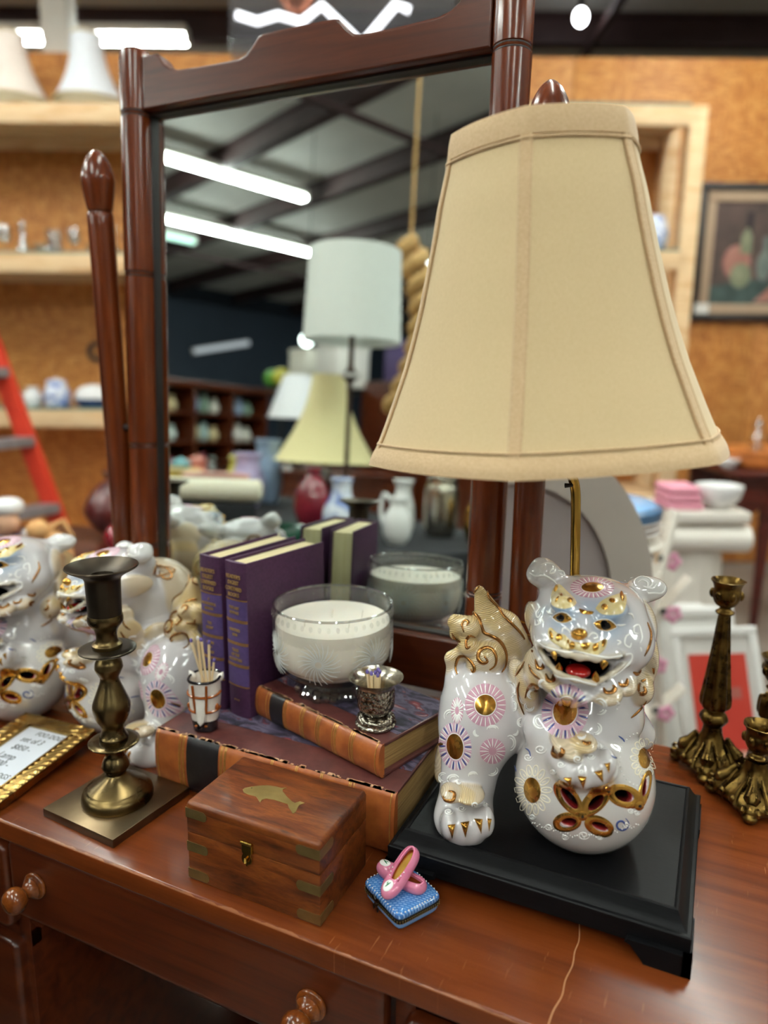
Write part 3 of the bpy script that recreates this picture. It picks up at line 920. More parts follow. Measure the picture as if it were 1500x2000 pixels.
# holes cut into the ball between gold petals: x, y, half length, half width, turn
HOLES = [(1112, 1556, 24, 9, 52), (1164, 1564, 19, 9, -45), (1110, 1603, 16, 8, -12), (1172, 1611, 17, 7, 25), (1219, 1551, 19, 10, 18), (1261, 1532, 20, 5, -75)]
PETALS = [(1110, 1555, 39, 19, 52), (1163, 1561, 37, 20, -45), (1108, 1602, 28, 19, -10), (1170, 1610, 30, 19, 24), (1220, 1552, 35, 22, 18), (1259, 1538, 38, 11, -76)]
def carve():
    base = list(DOG)
    extra = []
    for x, y, hl, hw, rot in HOLES:
        P, g = onto(base, [(x, y)])
        s = 1 / 1960.0
        c = P[0] - g[0] * 0.002
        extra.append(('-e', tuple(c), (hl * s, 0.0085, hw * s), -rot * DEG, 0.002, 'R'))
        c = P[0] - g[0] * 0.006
        extra.append(('-e', tuple(c), (hl * s * 0.82, 0.012, hw * s * 0.66), -rot * DEG, 0.0015, 'K'))  # black floor colours in the darkness of a hollow ball
    return base, base + extra

def make_dog_meshes():
    """builds the body and every part once; returns {name: [(mesh, label)]}"""
    base, full = carve()
    V, F = skin_sdf(full, (-0.142, -0.135, -0.004), (0.138, 0.09, 0.305), 0.0017)
    C = np.tile(GLAZE['W'], (len(V), 1)).astype(np.float32)
    T = np.zeros(len(V), np.float32)
    d = np.full(len(V), 0.2, np.float32)
    combine(full, V, d, C, T)
    # blue wash over the brow, pink breath on the flanks
    for (x, y), rr, col, k in (((1092, 1190), 0.022, '#8fabc9', 1.0), ((1200, 1203), 0.024, '#8fabc9', 1.0), ((1150, 1176), 0.022, '#a9bdd4', 0.9), ((1062, 1190), 0.012, '#aebfd4', 0.6),
                               ((1225, 1190), 0.014, '#aebfd4', 0.6), ((948, 1374), 0.026, '#dcb9c4', 0.4), ((962, 1464), 0.016, '#dcb4c2', 0.7), ((1157, 1143), 0.026, '#dfbcc6', 0.6),
                               ((1112, 1345), 0.010, '#eef0f2', 0.9)):
        P, g = onto(base, [(x, y)])
        w = np.exp(-((V - P[0]) ** 2).sum(1) / (rr * rr * 0.6)) * k * (1 - T)
        C += (np.array(lin(col)[:3], np.float32) - C) * w[:, None]
    me = bpy.data.meshes.new('body')
    me.from_pydata(V.tolist(), [], F.tolist())
    me.polygons.foreach_set('use_smooth', [True] * len(me.polygons))
    at = me.color_attributes.new('glaze', 'FLOAT_COLOR', 'POINT')
    at.data.foreach_set('color', np.concatenate([C, T[:, None]], 1).ravel())
    me.materials.append(PORC)
    out = {'body': [(me, None)]}
    def keep(name, mb, m, label=None, ang=60, stuff=False):
        o = mb.build(name, m, ang=ang)
        mm = o.data
        bpy.data.objects.remove(o)
        out.setdefault(name, []).append((mm, label, stuff))
    # eyes, nose
    for cx, cy, pts, pr in ((1097, 1203, Z6((405, 560), (430, 528), (480, 510), (530, 520), (580, 570), (555, 592), (510, 605), (450, 595)), 8.5),
                            (1181, 1217, Z6((768, 612), (800, 585), (860, 573), (920, 582), (972, 632), (950, 655), (890, 676), (830, 668), (790, 645)), 10.5)):
        sp = [(v.x, v.y) for v in smooth_path([(a, b, 0) for a, b in pts + pts[:1]], 3)][:-1]
        e = MB()
        patch(e, base, sp, 0.0004, 0.0022, 4, 0)
        patch(e, base, ellipse(cx, cy, pr, pr * 1.0, n=16), 0.0022, 0.0012, 2, 1, sink=-0.0005)
        keep('eye', e, [GOLD, GLOSSBLACK], 'gold eye with black pupil')
        o = MB(); line(o, base, sp + sp[:1], 0.0006, steps=1, taper=False)
        keep('eye_outline', o, SLIP)
    e = MB(); patch(e, base, ellipse(1131, 1235, 16.5, 12), 0.0005, 0.006, 5); keep('nose', e, GOLD, 'gold nose')
    # tufts of brow and moustache: tan patches with gold spots
    tan, spots = MB(), MB()
    for poly in (Z6((400, 440), (393, 360), (430, 280), (470, 265), (520, 310), (600, 390), (615, 430), (580, 465), (500, 480), (430, 465)),
                 Z6((788, 480), (830, 420), (900, 380), (980, 350), (1020, 345), (1060, 370), (1055, 450), (1020, 520), (920, 535), (840, 525)),
                 Z6((365, 700), (375, 655), (400, 652), (450, 695), (520, 715), (540, 790), (520, 830), (440, 800), (380, 750)),
                 Z6((520, 715), (545, 745), (600, 772), (650, 782), (650, 850), (600, 840), (520, 828)), Z6((650, 782), (720, 778), (760, 785), (780, 890), (720, 880), (650, 850)),
                 Z6((760, 785), (800, 780), (850, 752), (890, 755), (880, 810), (840, 870), (780, 890))):
        sp = [(v.x, v.y) for v in smooth_path([(a, b, 0) for a, b in poly + poly[:1]], 3)][:-1]
        patch(tan, base, sp, 0.0004, 0.0016, 3)
    keep('hair_tuft', tan, HAIR, 'tan brow and moustache tufts', stuff=True)
    for x, y, rx, ry, rot in ((440, 305, 15, 32, 20), (480, 365, 18, 18, 0), (555, 412, 27, 20, 10), (450, 405, 8, 30, 30), (1018, 375, 17, 45, -10), (935, 420, 32, 25, 20), (870, 470, 30, 25, 10),
                              (398, 718, 15, 38, -15), (465, 740, 32, 32, 0), (580, 803, 30, 30, 0), (545, 775, 10, 18, 0), (695, 812, 38, 33, 0), (782, 822, 26, 36, 20), (850, 790, 20, 36, 25)):
        patch(spots, base, ellipse(990 + x / 4.545, 1080 + y / 4.545, rx / 4.545, ry / 4.545, rot, 14), 0.0016, 0.0013, 2)
    patch(spots, base, [(v.x, v.y) for v in smooth_path([(a, b, 0) for a, b in Z6((640, 480), (672, 492), (700, 503), (770, 505), (755, 528), (700, 528), (655, 515), (640, 480))], 2)][:-1], 0.0004, 0.0012, 2)
    keep('gold_spot', spots, GOLD, stuff=True)
    # teeth and tongue
    def fang(tri, v0, v1):
        pts = Z6(*tri)
        f = MB()
        def at(x, y, v):
            dr = D_F * 1410 + D_R * (x - 750) - D_U * (y - 1000)
            t = (-v - D_EYE[1]) / dr[1]
            return Vector(D_EYE + dr * t)
        a, b2, tip = at(*pts[0], v0), at(*pts[1], v0), at(*pts[2], v1)
        m = (a + b2) / 2; r = (a - b2).length / 2
        f.tube([m + (m - tip) * 0.25, m, m.lerp(tip, 0.5), tip], [r, r, r * 0.6, r * 0.08], 10)
        keep('fang', f, GOLD, 'gold fang')
    fang(((395, 870), (448, 890), (432, 940)), 0.112, 0.116); fang(((825, 962), (900, 962), (850, 1018)), 0.113, 0.116)
    fang(((428, 1003), (495, 1012), (465, 958)), 0.108, 0.112); fang(((752, 1092), (825, 1098), (788, 1035)), 0.112, 0.115)
    t = MB(); q = (Z6((632, 1028))[0])
    dr = D_F * 1410 + D_R * (q[0] - 750) - D_U * (q[1] - 1000)
    c = Vector(D_EYE + dr * ((-0.098 - D_EYE[1]) / dr[1]))
    t.ball(c, (0.0112, 0.012, 0.0055), 20, 12); keep('tongue', t, REDGL, 'red tongue')
    # chrysanthemums
    def flower(x, y, gx, gy, ox, oy, n, kinds, rot=0):
        if gx:
            g = MB(); patch(g, base, ellipse(x, y, gx, gy, rot), 0.0006, 0.0008, 3); keep('flower_center', g, GOLD, 'gold flower centre')
            o = MB(); e = ellipse(x, y, gx * 1.05, gy * 1.05, rot, 28); line(o, base, e + e[:1], 0.0005, steps=1, taper=False); keep('flower_outline', o, SLIP)
        bed = MB(); patch(bed, base, ellipse(x, y, ox, oy, rot, 32), 0.0001, 0.0002, 4, sink=0.0006); keep('flower_bed', bed, kinds[0])
        c, s = math.cos(rot * DEG), math.sin(rot * DEG)
        ribs = [MB() for _ in kinds[1:]]
        i0 = 1.12 if gx else 0
        for k in range(n):
            a = 2 * PI * k / n
            def pt(f):
                px, py = ((gx * i0) * (1 - f) + ox * f) * math.cos(a), ((gy * i0) * (1 - f) + oy * f) * math.sin(a)
                return (x + px * c - py * s, y + px * s + py * c)
            line(ribs[k % len(ribs)], base, [pt(0.06 if gx else 0.3), pt(0.4), pt(0.75), pt(1.0)], 0.00095 if k % 2 else 0.0006, steps=2)
        for m, r in zip(kinds[1:], ribs):
            keep('petal_ring', r, m, stuff=True)
    flower(1104, 1386, 23, 28, 46, 54, 60, (PINKP, SLIP, BLUEG, SLIP, PINKP), 10)
    flower(948, 1374, 20, 20, 40, 42, 48, (PINK, SLIP, PINK))
    flower(889, 1455, 16, 25, 32, 47, 56, (PINKP, SLIP, BLUEG, SLIP, PINKP), -8)
    flower(962, 1464, 0, 0, 25, 25, 32, (PINK, SLIP, PINK))
    flower(1157, 1144, 21, 9.5, 43, 20, 50, (PINK, SLIP, PINK))
    flower(893, 1385, 0, 0, 12, 26, 20, (PINK, SLIP))
    # ball: looped daisies, gold petals, centres
    for (x, y, gx, gy, ox, oy, n) in ((1040, 1540, 16, 25, 37, 49, 14), (1258, 1478, 11, 20, 26, 40, 14)):
        g = MB(); patch(g, base, ellipse(x, y, gx, gy, -8), 0.0006, 0.001, 3); keep('flower_center', g, GOLD, 'gold flower centre')
        lp = MB()
        for k in range(n):
            a = 2 * PI * k / n
            mx, my = (gx + ox) / 2 * 1.04, (gy + oy) / 2 * 1.04
            e = leaf(x + mx * math.cos(a), y + my * math.sin(a), (ox - gx) * 0.52, 5.2, math.atan2(my * math.sin(a), mx * math.cos(a)) / DEG, 12, 0.9)
            line(lp, base, e + e[:1], 0.0006, steps=2, taper=False)
            line(lp, base, [(x + (gx * 1.3) * math.cos(a), y + gy * 1.3 * math.sin(a)), (x + mx * 1.05 * math.cos(a), y + my * 1.05 * math.sin(a))], 0.0006, steps=3)
        keep('petal_ring', lp, CREAMSLIP, stuff=True)
    for (x, y, hl, hw, rot), h in zip(PETALS, HOLES):
        p = MB()
        patch(p, base, leaf(x, y, hl, hw, rot, 28, 0.85), 0.0004, 0.0007, 5, inner=leaf(h[0], h[1], h[2] * 1.04, h[3] * 1.12, rot, 28, 1.1))
        keep('gold_petal', p, GOLD, 'pierced gold petal on the ball')
    p = MB()
    for x, y in ((1138, 1590), (1187, 1541), (1247, 1570)):
        patch(p, base, ellipse(x, y, 9, 9, n=14), 0.0012, 0.001, 2)
        patch(p, base, ellipse(x, y, 3, 3, n=8), 0.0022, 0.0002, 1, 1)
    keep('gold_knot', p, [GOLD, GLOSSBLACK], stuff=True)
    # claws
    for tri in (((186, 1370), (222, 1366), (207, 1437)), ((249, 1358), (292, 1352), (272, 1432)), ((316, 1340), (357, 1342), (350, 1414)), ((379, 1338), (399, 1341), (388, 1402)),
                ((753, 1138), (791, 1138), (788, 1182)), ((820, 1130), (864, 1134), (850, 1194)), ((899, 1110), (942, 1100), (945, 1162)), ((951, 1070), (981, 1064), (975, 1117))):
        a, b2, c2 = Z1(*tri)
        ed = []
        for s0, s1 in ((a, b2), (b2, c2), (c2, a)):
            for k in range(5):
                ed.append((s0[0] + (s1[0] - s0[0]) * k / 5, s0[1] + (s1[1] - s0[1]) * k / 5))
        cl = MB(); patch(cl, base, ed, 0.0006, 0.0022, 3); keep('claw', cl, GOLD, 'gold claw')
    # gold brushed strands on tail and mane
    gs = MB()
    for pts, r in ((Z7((600, 130), (540, 200), (460, 320), (430, 420), (470, 530), (560, 630), (600, 740), (640, 840), (740, 890), (850, 950), (930, 1050), (970, 1180), (960, 1320), (900, 1430)), 0.0019),
                   (Z7((600, 130), (680, 220), (715, 340), (840, 470), (930, 600), (1040, 710), (1150, 820), (1220, 920), (1255, 1010)), 0.0019),
                   (Z7((720, 1390), (800, 1320), (815, 1200), (760, 1090), (660, 1065), (575, 1120), (555, 1220), (620, 1290), (690, 1265), (640, 1190)), 0.0021),
                   (Z7((350, 840), (320, 730), (360, 665), (410, 690), (385, 745)), 0.0016), (Z7((510, 915), (430, 890), (380, 970), (390, 1070), (440, 1050)), 0.0017),
                   (Z7((250, 1460), (222, 1350), (260, 1220), (350, 1190), (450, 1270), (500, 1370), (475, 1420), (450, 1375)), 0.0018), (Z7((170, 850), (220, 940), (300, 985)), 0.0015),
                   (Z6((1245, 600), (1278, 700), (1265, 800), (1220, 900)), 0.0017), (Z6((1230, 1110), (1180, 1140), (1165, 1190), (1195, 1235), (1230, 1215), (1215, 1170)), 0.0022),
                   (Z6((860, 1180), (880, 1220), (930, 1225), (960, 1185), (935, 1160)), 0.0022), (Z6((990, 1130), (1010, 1160), (1060, 1150), (1070, 1100)), 0.002), (Z6((1120, 1040), (1160, 1060), (1190, 1020)), 0.0018),
                   (Z6((345, 1060), (370, 1120), (410, 1110), (405, 1060)), 0.0022), (Z6((255, 930), (275, 1000), (315, 1010), (320, 960)), 0.002), (Z6((225, 820), (230, 870)), 0.0018),
                   (Z6((115, 1130), (98, 1200), (110, 1300), (155, 1420)), 0.0016), (Z6((165, 1270), (190, 1190), (230, 1150), (270, 1170), (255, 1210), (225, 1195)), 0.0018), (Z6((195, 975), (230, 1050), (300, 1110)), 0.0016),
                   (Z6((75, 1080), (120, 1020), (160, 950)), 0.0014), (Z6((1100, 1450), (1170, 1390), (1240, 1300)), 0.0014), (Z6((1300, 920), (1305, 1060)), 0.0014),
                   (Z1((705, 985), (700, 1020), (725, 1035), (750, 1015), (740, 995)), 0.0024), (Z1((845, 960), (865, 975), (885, 965)), 0.0022), (Z1((165, 1230), (175, 1250), (210, 1250), (218, 1215), (190, 1205)), 0.0018),
                   (Z1((125, 1010), (140, 980), (165, 975)), 0.0014)):
        line(gs, base, pts, r, steps=5, n=8)
    for c, r, a0, tw in (((-0.05, 0.05, 0.235), 0.013, 20, 1), ((-0.06, 0.07, 0.195), 0.015, 90, 1), ((-0.045, 0.095, 0.215), 0.013, -40, 1), ((-0.05, 0.085, 0.165), 0.015, 150, 1), ((-0.055, 0.045, 0.16), 0.012, 200, 1),
                         ((0.06, 0.05, 0.235), 0.013, 20, -1), ((0.06, 0.07, 0.19), 0.015, 90, -1), ((0.0, 0.11, 0.24), 0.014, 0, 0), ((0.03, 0.11, 0.20), 0.015, 90, 0), ((-0.03, 0.11, 0.19), 0.015, 200, 0), ((0.0, 0.11, 0.15), 0.014, 45, 0)):
        eye = np.array({1: (-0.7, 0.3, 0.35), -1: (0.7, 0.3, 0.35), 0: (0.0, 0.8, 0.3)}[tw])
        pts3 = curl3(full, eye, c, r, a0)
        if pts3 is not None:
            P, g = pts3
            gs.tube([tuple(p + q * 0.0004) for p, q in zip(P, g)], [0.0006 + 0.0015 * math.sin(PI * min(1, (k + 2) / len(P))) for k in range(len(P))], 7, flat=0.6, up=[tuple(q) for q in g])
    keep('gold_strand', gs, BRONZE, 'bronze gold strands brushed along the hair', stuff=True)
    # raised white scrollwork
    sw = MB()
    for pts in (Z6((260, 760), (330, 810), (420, 840), (520, 862), (640, 862), (760, 890), (900, 912), (1020, 895), (1100, 880), (1110, 920), (1080, 970), (1000, 1040), (900, 1110), (830, 1155), (720, 1140), (600, 1105), (480, 1090), (400, 1050), (330, 960), (270, 850), (245, 720)),
                Z6((300, 90), (360, 75), (420, 95), (425, 150), (380, 165), (400, 120)), Z6((200, 160), (250, 190), (330, 185), (400, 220), (450, 270)), Z6((450, 140), (500, 150), (510, 190), (470, 170)),
                Z6((1040, 260), (1060, 220), (1120, 205)), Z6((1140, 290), (1130, 230), (1190, 195), (1260, 210), (1290, 260), (1250, 295), (1250, 250), (1200, 225), (1160, 250)), Z6((1210, 280), (1290, 300), (1330, 260)), Z6((1030, 345), (1160, 350), (1290, 340), (1380, 340), (1410, 280)),
                Z6((350, 495), (375, 520), (410, 525)), Z6((975, 620), (1010, 625), (1055, 618)), Z6((1075, 520), (1110, 530), (1125, 575)), Z6((490, 690), (500, 655), (540, 660), (570, 700)), Z6((720, 735), (750, 695), (795, 705), (800, 740), (765, 740)),
                Z6((1165, 700), (1130, 690), (1130, 640), (1170, 625), (1190, 680), (1200, 740), (1180, 785)), Z6((1120, 700), (1060, 720), (1045, 790), (1090, 820), (1105, 780)), Z6((975, 760), (1010, 775), (980, 800)), Z6((1185, 820), (1195, 860)),
                Z6((300, 465), (260, 520), (280, 560), (310, 510)), Z6((250, 575), (255, 625), (290, 610), (270, 580)), Z6((310, 560), (320, 600))):
        line(sw, base, pts, 0.0010, steps=3)
    for x, y, r, a0, a1, ys in ((780, 1290, 0, 0, 0, 1), (928, 792, 34, -120, 110, 1.15), (1000, 785, 22, -60, 80, 1.1), (905, 900, 30, -70, 120, 1.0), (640, 865, 34, 60, 280, 1), (600, 730, 24, 100, 300, 1), (490, 710, 30, -110, 80, 1.3), (505, 790, 20, -90, 90, 1.2),
                                (515, 915, 16, -40, 130, 1), (490, 970, 26, -120, 90, 1.4), (405, 905, 28, 180, 350, 0.7), (400, 1105, 30, -40, 120, 0.8), (165, 1140, 24, 60, 300, 1), (215, 1150, 30, 150, 330, 0.8), (240, 1160, 12, 0, 270, 1),
                                (310, 1130, 22, 170, 340, 0.8), (200, 840, 30, 150, 300, 1), (585, 790, 22, 0, 220, 1), (650, 680, 18, 90, 300, 1), (330, 920, 16, 60, 240, 1), (550, 870, 22, 100, 260, 1), (840, 930, 20, 0, 160, 1)):
        if r:
            line(sw, base, arc(800 + x / 2.5, 1060 + y / 2.5, r / 2.5, r * ys / 2.5, a0, a1), 0.00105, steps=2)
            line(sw, base, arc(800 + x / 2.5, 1060 + y / 2.5, r / 2.5 * 0.66, r * ys / 2.5 * 0.66, a0 + 25, a1 - 15), 0.0008, steps=2)
    for x, y, r in ((190, 1305, 22), (255, 1290, 20), (320, 1272, 20), (370, 1270, 14), (740, 1075, 20), (820, 1048, 24), (885, 1035, 22), (930, 985, 16), (700, 1110, 16), (840, 1110, 16), (580, 1040, 24), (640, 1000, 30), (1080, 1300, 18), (850, 1420, 30), (1060, 1370, 20), (680, 1380, 22), (600, 1330, 18), (1110, 1310, 16), (760, 1430, 18), (930, 1430, 16)):
        line(sw, base, arc(800 + x / 2.5, 1060 + y / 2.5, r / 2.5, r * 0.75 / 2.5, 0, 560, shrink=0.15, n=18), 0.00085, steps=2)
    for k in range(46):                                # stipple along the ball's lower seam and beside the right flower
        x = 1040 + k * 4.6
        y = 1606 + 24 * math.sin((x - 1040) / 210 * PI) + rnd.uniform(-4, 4)
        patch(sw, base, ellipse(x, y, 1.6, 1.6, n=6), 0.0004, 0.0004, 1)
    for k in range(16):
        a = (100 + 160 * k / 15) * DEG
        patch(sw, base, ellipse(1252 + 42 * math.cos(a), 1480 + 52 * math.sin(a), 1.7, 1.7, n=6), 0.0004, 0.0006, 1)
    keep('raised_scrollwork', sw, SLIP, 'raised white scrollwork', stuff=True)
    bl = MB()
    line(bl, base, arc(1214, 1607, 15, 14, -60, 420, shrink=0.25, n=16), 0.0011, steps=3)
    for pts in (Z1((565, 995), (585, 1010), (592, 1045)), Z1((985, 1030), (1005, 1042), (1025, 1040)), Z1((1020, 935), (1040, 950), (1050, 965)), Z1((512, 1080), (522, 1110))):
        line(bl, base, pts, 0.0009)
    keep('blue_scroll', bl, BLUEG, 'cobalt blue scrolls', stuff=True)
    return out

def porcelain():
    m, nt, b = new_mat('glazed_porcelain')
    N, Lk = nt.nodes, nt.links
    at = N.new('ShaderNodeVertexColor'); at.layer_name = 'glaze'
    tc = N.new('ShaderNodeTexCoord')
    mp = N.new('ShaderNodeMapping'); mp.inputs['Rotation'].default_value = (0, 0.5, 0)
    Lk.new(tc.outputs['Object'], mp.inputs[0])
    wv = N.new('ShaderNodeTexWave'); wv.wave_type = 'RINGS'; wv.rings_direction = 'Y'
    wv.inputs['Scale'].default_value = 190; wv.inputs['Distortion'].default_value = 9; wv.inputs['Detail'].default_value = 1; wv.inputs['Detail Scale'].default_value = 0.25
    Lk.new(mp.outputs[0], wv.inputs['Vector'])
    mr = N.new('ShaderNodeMapRange'); mr.inputs['To Min'].default_value = 0.66; mr.inputs['To Max'].default_value = 1.06
    Lk.new(wv.outputs['Fac'], mr.inputs['Value'])
    mx = N.new('ShaderNodeMix'); mx.inputs[2].default_value = 1.0
    Lk.new(at.outputs['Alpha'], mx.inputs[0]); Lk.new(mr.outputs[0], mx.inputs[3])
    mul = N.new('ShaderNodeMix'); mul.data_type = 'RGBA'; mul.blend_type = 'MULTIPLY'; mul.inputs[0].default_value = 1
    Lk.new(at.outputs['Color'], mul.inputs[6]); Lk.new(mx.outputs[0], mul.inputs[7])
    Lk.new(mul.outputs[2], b.inputs['Base Color'])
    bp = N.new('ShaderNodeBump'); bp.inputs['Distance'].default_value = 0.0012
    ms = N.new('ShaderNodeMath'); ms.operation = 'MULTIPLY'; ms.inputs[1].default_value = 0.5
    Lk.new(at.outputs['Alpha'], ms.inputs[0]); Lk.new(ms.outputs[0], bp.inputs['Strength']); Lk.new(wv.outputs['Fac'], bp.inputs['Height'])
    Lk.new(bp.outputs[0], b.inputs['Normal'])
    b.inputs['Roughness'].default_value = 0.12
    b.inputs['Coat Weight'].default_value = 1.0
    b.inputs['Coat Roughness'].default_value = 0.05
    return m
PORC = porcelain()
GOLD = pm('burnished_gold', '#c08a3c', '#d6a552', 60, 0.16, 0.95, rough2=0.3, bump=0.1)
BRONZE = pm('bronze_gold_lustre', '#8a5a2a', '#a8743a', 90, 0.2, 0.75)
GLOSSBLACK = pm('gloss_black', '#08080a', rough=0.08)
REDGL = pm('red_glaze', '#b3201c', rough=0.15, coat=0.5)
SLIP = pm('white_slip', '#fbfaf7', rough=0.15, coat=0.5)
CREAMSLIP = pm('cream_slip', '#efe6cf', rough=0.15, coat=0.5)
HAIR = pm('tan_hair_glaze', '#d9c48a', '#e3d3a4', 150, 0.2, coat=0.4, bump=0.3)
PINK = pm('pink_glaze', '#cf9fb2', rough=0.18, coat=0.4)
PINKP = pm('pale_pink_glaze', '#d9b4c6', rough=0.18, coat=0.4)
BLUEG = pm('cobalt_glaze', '#45568f', rough=0.15, coat=0.4)

DOG_PARTS = make_dog_meshes()
def mirrored(parts):
    """the same figure facing the other way"""
    out = {}
    for k, lst in parts.items():
        for it in lst:
            me = it[0].copy()
            me.transform(Matrix.Diagonal((-1, 1, 1, 1)))
            me.flip_normals()
            out.setdefault(k, []).append((me,) + tuple(it[1:]))
    return out
def place_dog(parent, parts, as_part=None):
    """links the figure under parent; with as_part the body is a part of that name and the rest its sub-parts"""
    root = parent
    for k, lst in parts.items():
        for it in lst:
            o = bpy.data.objects.new(as_part if (as_part and k == 'body') else k, it[0])
            COL.objects.link(o)
            if len(it) > 1 and it[1]:
                o['label'] = it[1]
            if len(it) > 2 and it[2]:
                o['kind'] = 'stuff'
            o.parent = parent if (k == 'body' or not as_part) else root
            if k == 'body' and as_part:
                root = o
    return root
# ------------------------------------------------------------------ the lamp
SHADE = pm('cream_fabric', '#cdb388', '#d3ba90', 900, 0.85, bump=0.1, stretch=(1, 1, 0.3), sheen=0.2)
SHADE_TRIM = pm('cream_fabric_trim', '#c2a27a', '#cfb189', 500, 0.85, bump=0.2, sheen=0.2)
SHADE_PIPE = pm('brown_thread', '#9a7448', rough=0.8)
BLACKW = pm('black_lacquer', '#0a0a0b', '#111113', 60, 0.42, spec=0.13,  stretch=(1, 12, 12), bump=0.03)
BRASS = pm('polished_brass', '#b08a3e', '#c9a250', 25, 0.2, 1.0)
lamp = thing('table_lamp', 'white and gold lion dog lamp with cream bell shade on black wooden base', 'lamp', (-0.127, 0.722, DZ))
bs = MB()
def rect_loft(mb, prof, hx, hy):
    """profile of (outset, height) swept round a rectangle with mitred corners"""
    vs, fs = [], []
    for o, z in prof:
        for sx, sy in ((-1, -1), (1, -1), (1, 1), (-1, 1)):
            vs.append((sx * (hx + o), sy * (hy + o), z))
    for k in range(len(prof) - 1):
        for i in range(4):
            j = (i + 1) % 4
            fs.append([k * 4 + i, k * 4 + j, k * 4 + 4 + j, k * 4 + 4 + i])
    fs.append([0, 3, 2, 1]); n = (len(prof) - 1) * 4
    fs.append([n, n + 1, n + 2, n + 3])
    mb.add(vs, fs)
rect_loft(bs, [(-0.004, 0.014), (0.0, 0.0145), (0.0005, 0.0345), (-0.0005, 0.0355), (-0.0035, 0.0357), (-0.0055, 0.0375), (-0.008, 0.0415), (-0.0105, 0.046), (-0.0122, 0.0495), (-0.014, 0.0503), (-0.0155, 0.0497), (-0.016, 0.0485)], 0.1445, 0.1185)
base_o = bs.build('base', BLACKW, lamp, ang=30)
for sx in (-1, 1):
    for sy in (-1, 1):
        f = MB()
        poly = [(0.147, 0.0), (0.147, 0.0205), (0.093, 0.0205), (0.091, 0.017), (0.096, 0.0155), (0.101, 0.009), (0.106, 0.003), (0.108, 0.0)]
        f.prism([(sx * x, z) for x, z in poly], 0, 0.008, M=Matrix.Translation((0, sy * 0.121 + (0.0 if sy < 0 else 0.0), 0)) @ Matrix.Rotation(PI / 2, 4, 'X') @ Matrix.Translation((0, 0, -0.004)))
        poly2 = [(0.125, 0.0), (0.125, 0.0205), (0.072, 0.0205), (0.07, 0.017), (0.075, 0.0155), (0.08, 0.009), (0.085, 0.003), (0.087, 0.0)]
        f.prism([(sy * y, z) for y, z in poly2], 0, 0.008, M=Matrix.Translation((sx * 0.143 - 0.004, 0, 0)) @ frame((0, 1, 0), (0, 0, 1)))
        f.build('foot', BLACKW, lamp, ang=30)
holder = bpy.data.objects.new('lion_dog', DOG_PARTS['body'][0][0])
place = None
dog = place_dog(lamp, DOG_PARTS, as_part='lion_dog')
bpy.data.objects.remove(holder)
dog.location = (0, 0, 0.0483)
dog.rotation_euler = (0, 0, YAW)
dog['label'] = 'glazed lion dog resting a paw on a pierced ball'
# rod, harp, socket and shade stand in the figure's turned frame
LM = Matrix.Translation((0, 0, 0.0483)) @ Matrix.Rotation(YAW, 4, 'Z')
pl = MB()
pl.tube(smooth_path([(0.0195, 0.046, 0.235), (0.017, 0.044, 0.285), (0.0148, 0.042, 0.32), (0.0125, 0.041, 0.345), (0.006, 0.036, 0.362), (-0.004, 0.026, 0.374), (-0.018, 0.012, 0.384), (-0.031, -0.008, 0.394), (-0.0355, -0.012, 0.41), (-0.0365, -0.012, 0.425)], 5), 0.0052, 14, M=LM)
pl.build('rod', BRASS, lamp)
MB().tube([(0.008, 0.036, 0.351), (0.0, 0.036, 0.3505)], [0.0016, 0.0026], 10, M=LM).build('thumb_screw', DARKW, lamp)
TOPC, BOTC = Vector((-0.0515, -0.012, 0.671)), Vector((-0.0345, -0.012, 0.391))
axis = (TOPC - BOTC).normalized()
SM = LM @ Matrix.Translation(BOTC) @ axis.to_track_quat('Z', 'Y').to_matrix().to_4x4() if False else LM @ Matrix.Translation(BOTC) @ Matrix.Rotation(math.atan2(axis.x, axis.z), 4, 'Y')
MB().lathe([(0.008, 0.02), (0.0165, 0.03), (0.0175, 0.05), (0.0175, 0.085), (0.013, 0.09)], 20, M=SM).build('socket', BRASS, lamp)
MB().lathe(prof_smooth([(0.012, 0.088), (0.014, 0.1), (0.028, 0.125), (0.03, 0.145), (0.02, 0.168), (0.001, 0.175)], 3), 20, M=SM).build('bulb', pm('white_bulb', '#f0efe9', rough=0.3), lamp)
hp = MB()
hp.tube(smooth_path([(0.018, 0, 0.04), (0.045, 0, 0.09), (0.055, 0, 0.16), (0.04, 0, 0.24), (0.0, 0, 0.272), (-0.04, 0, 0.24), (-0.055, 0, 0.16), (-0.045, 0, 0.09), (-0.018, 0, 0.04)], 5), 0.0018, 8, M=SM)
hp.build('harp', BRASS, lamp)
HGT = (TOPC - BOTC).length
SHP = [(0, 1.0), (0.02, 0.985), (0.06, 0.95), (0.12, 0.905), (0.2, 0.85), (0.3, 0.783), (0.4, 0.728), (0.5, 0.68), (0.6, 0.638), (0.7, 0.598), (0.8, 0.563), (0.9, 0.517), (0.97, 0.492), (1.0, 0.483)]
RB = 0.1705
A0 = -110 * DEG                                       # one seam faces the room
def shade_r(a, top=0.0):
    s = (a - A0) % (PI / 3)
    hexr = math.cos(PI / 6) / math.cos(s - PI / 6)
    return 1 - (1 - hexr) * 0.42
def shade_pt(t, a, off=0.0):
    z = t * HGT
    k = 0
    while k < len(SHP) - 2 and SHP[k + 1][0] < t:
        k += 1
    u = (t - SHP[k][0]) / (SHP[k + 1][0] - SHP[k][0])
    r = RB * (SHP[k][1] * (1 - u) + SHP[k + 1][1] * u) * shade_r(a) + off
    return Vector((r * math.cos(a), r * math.sin(a), z))
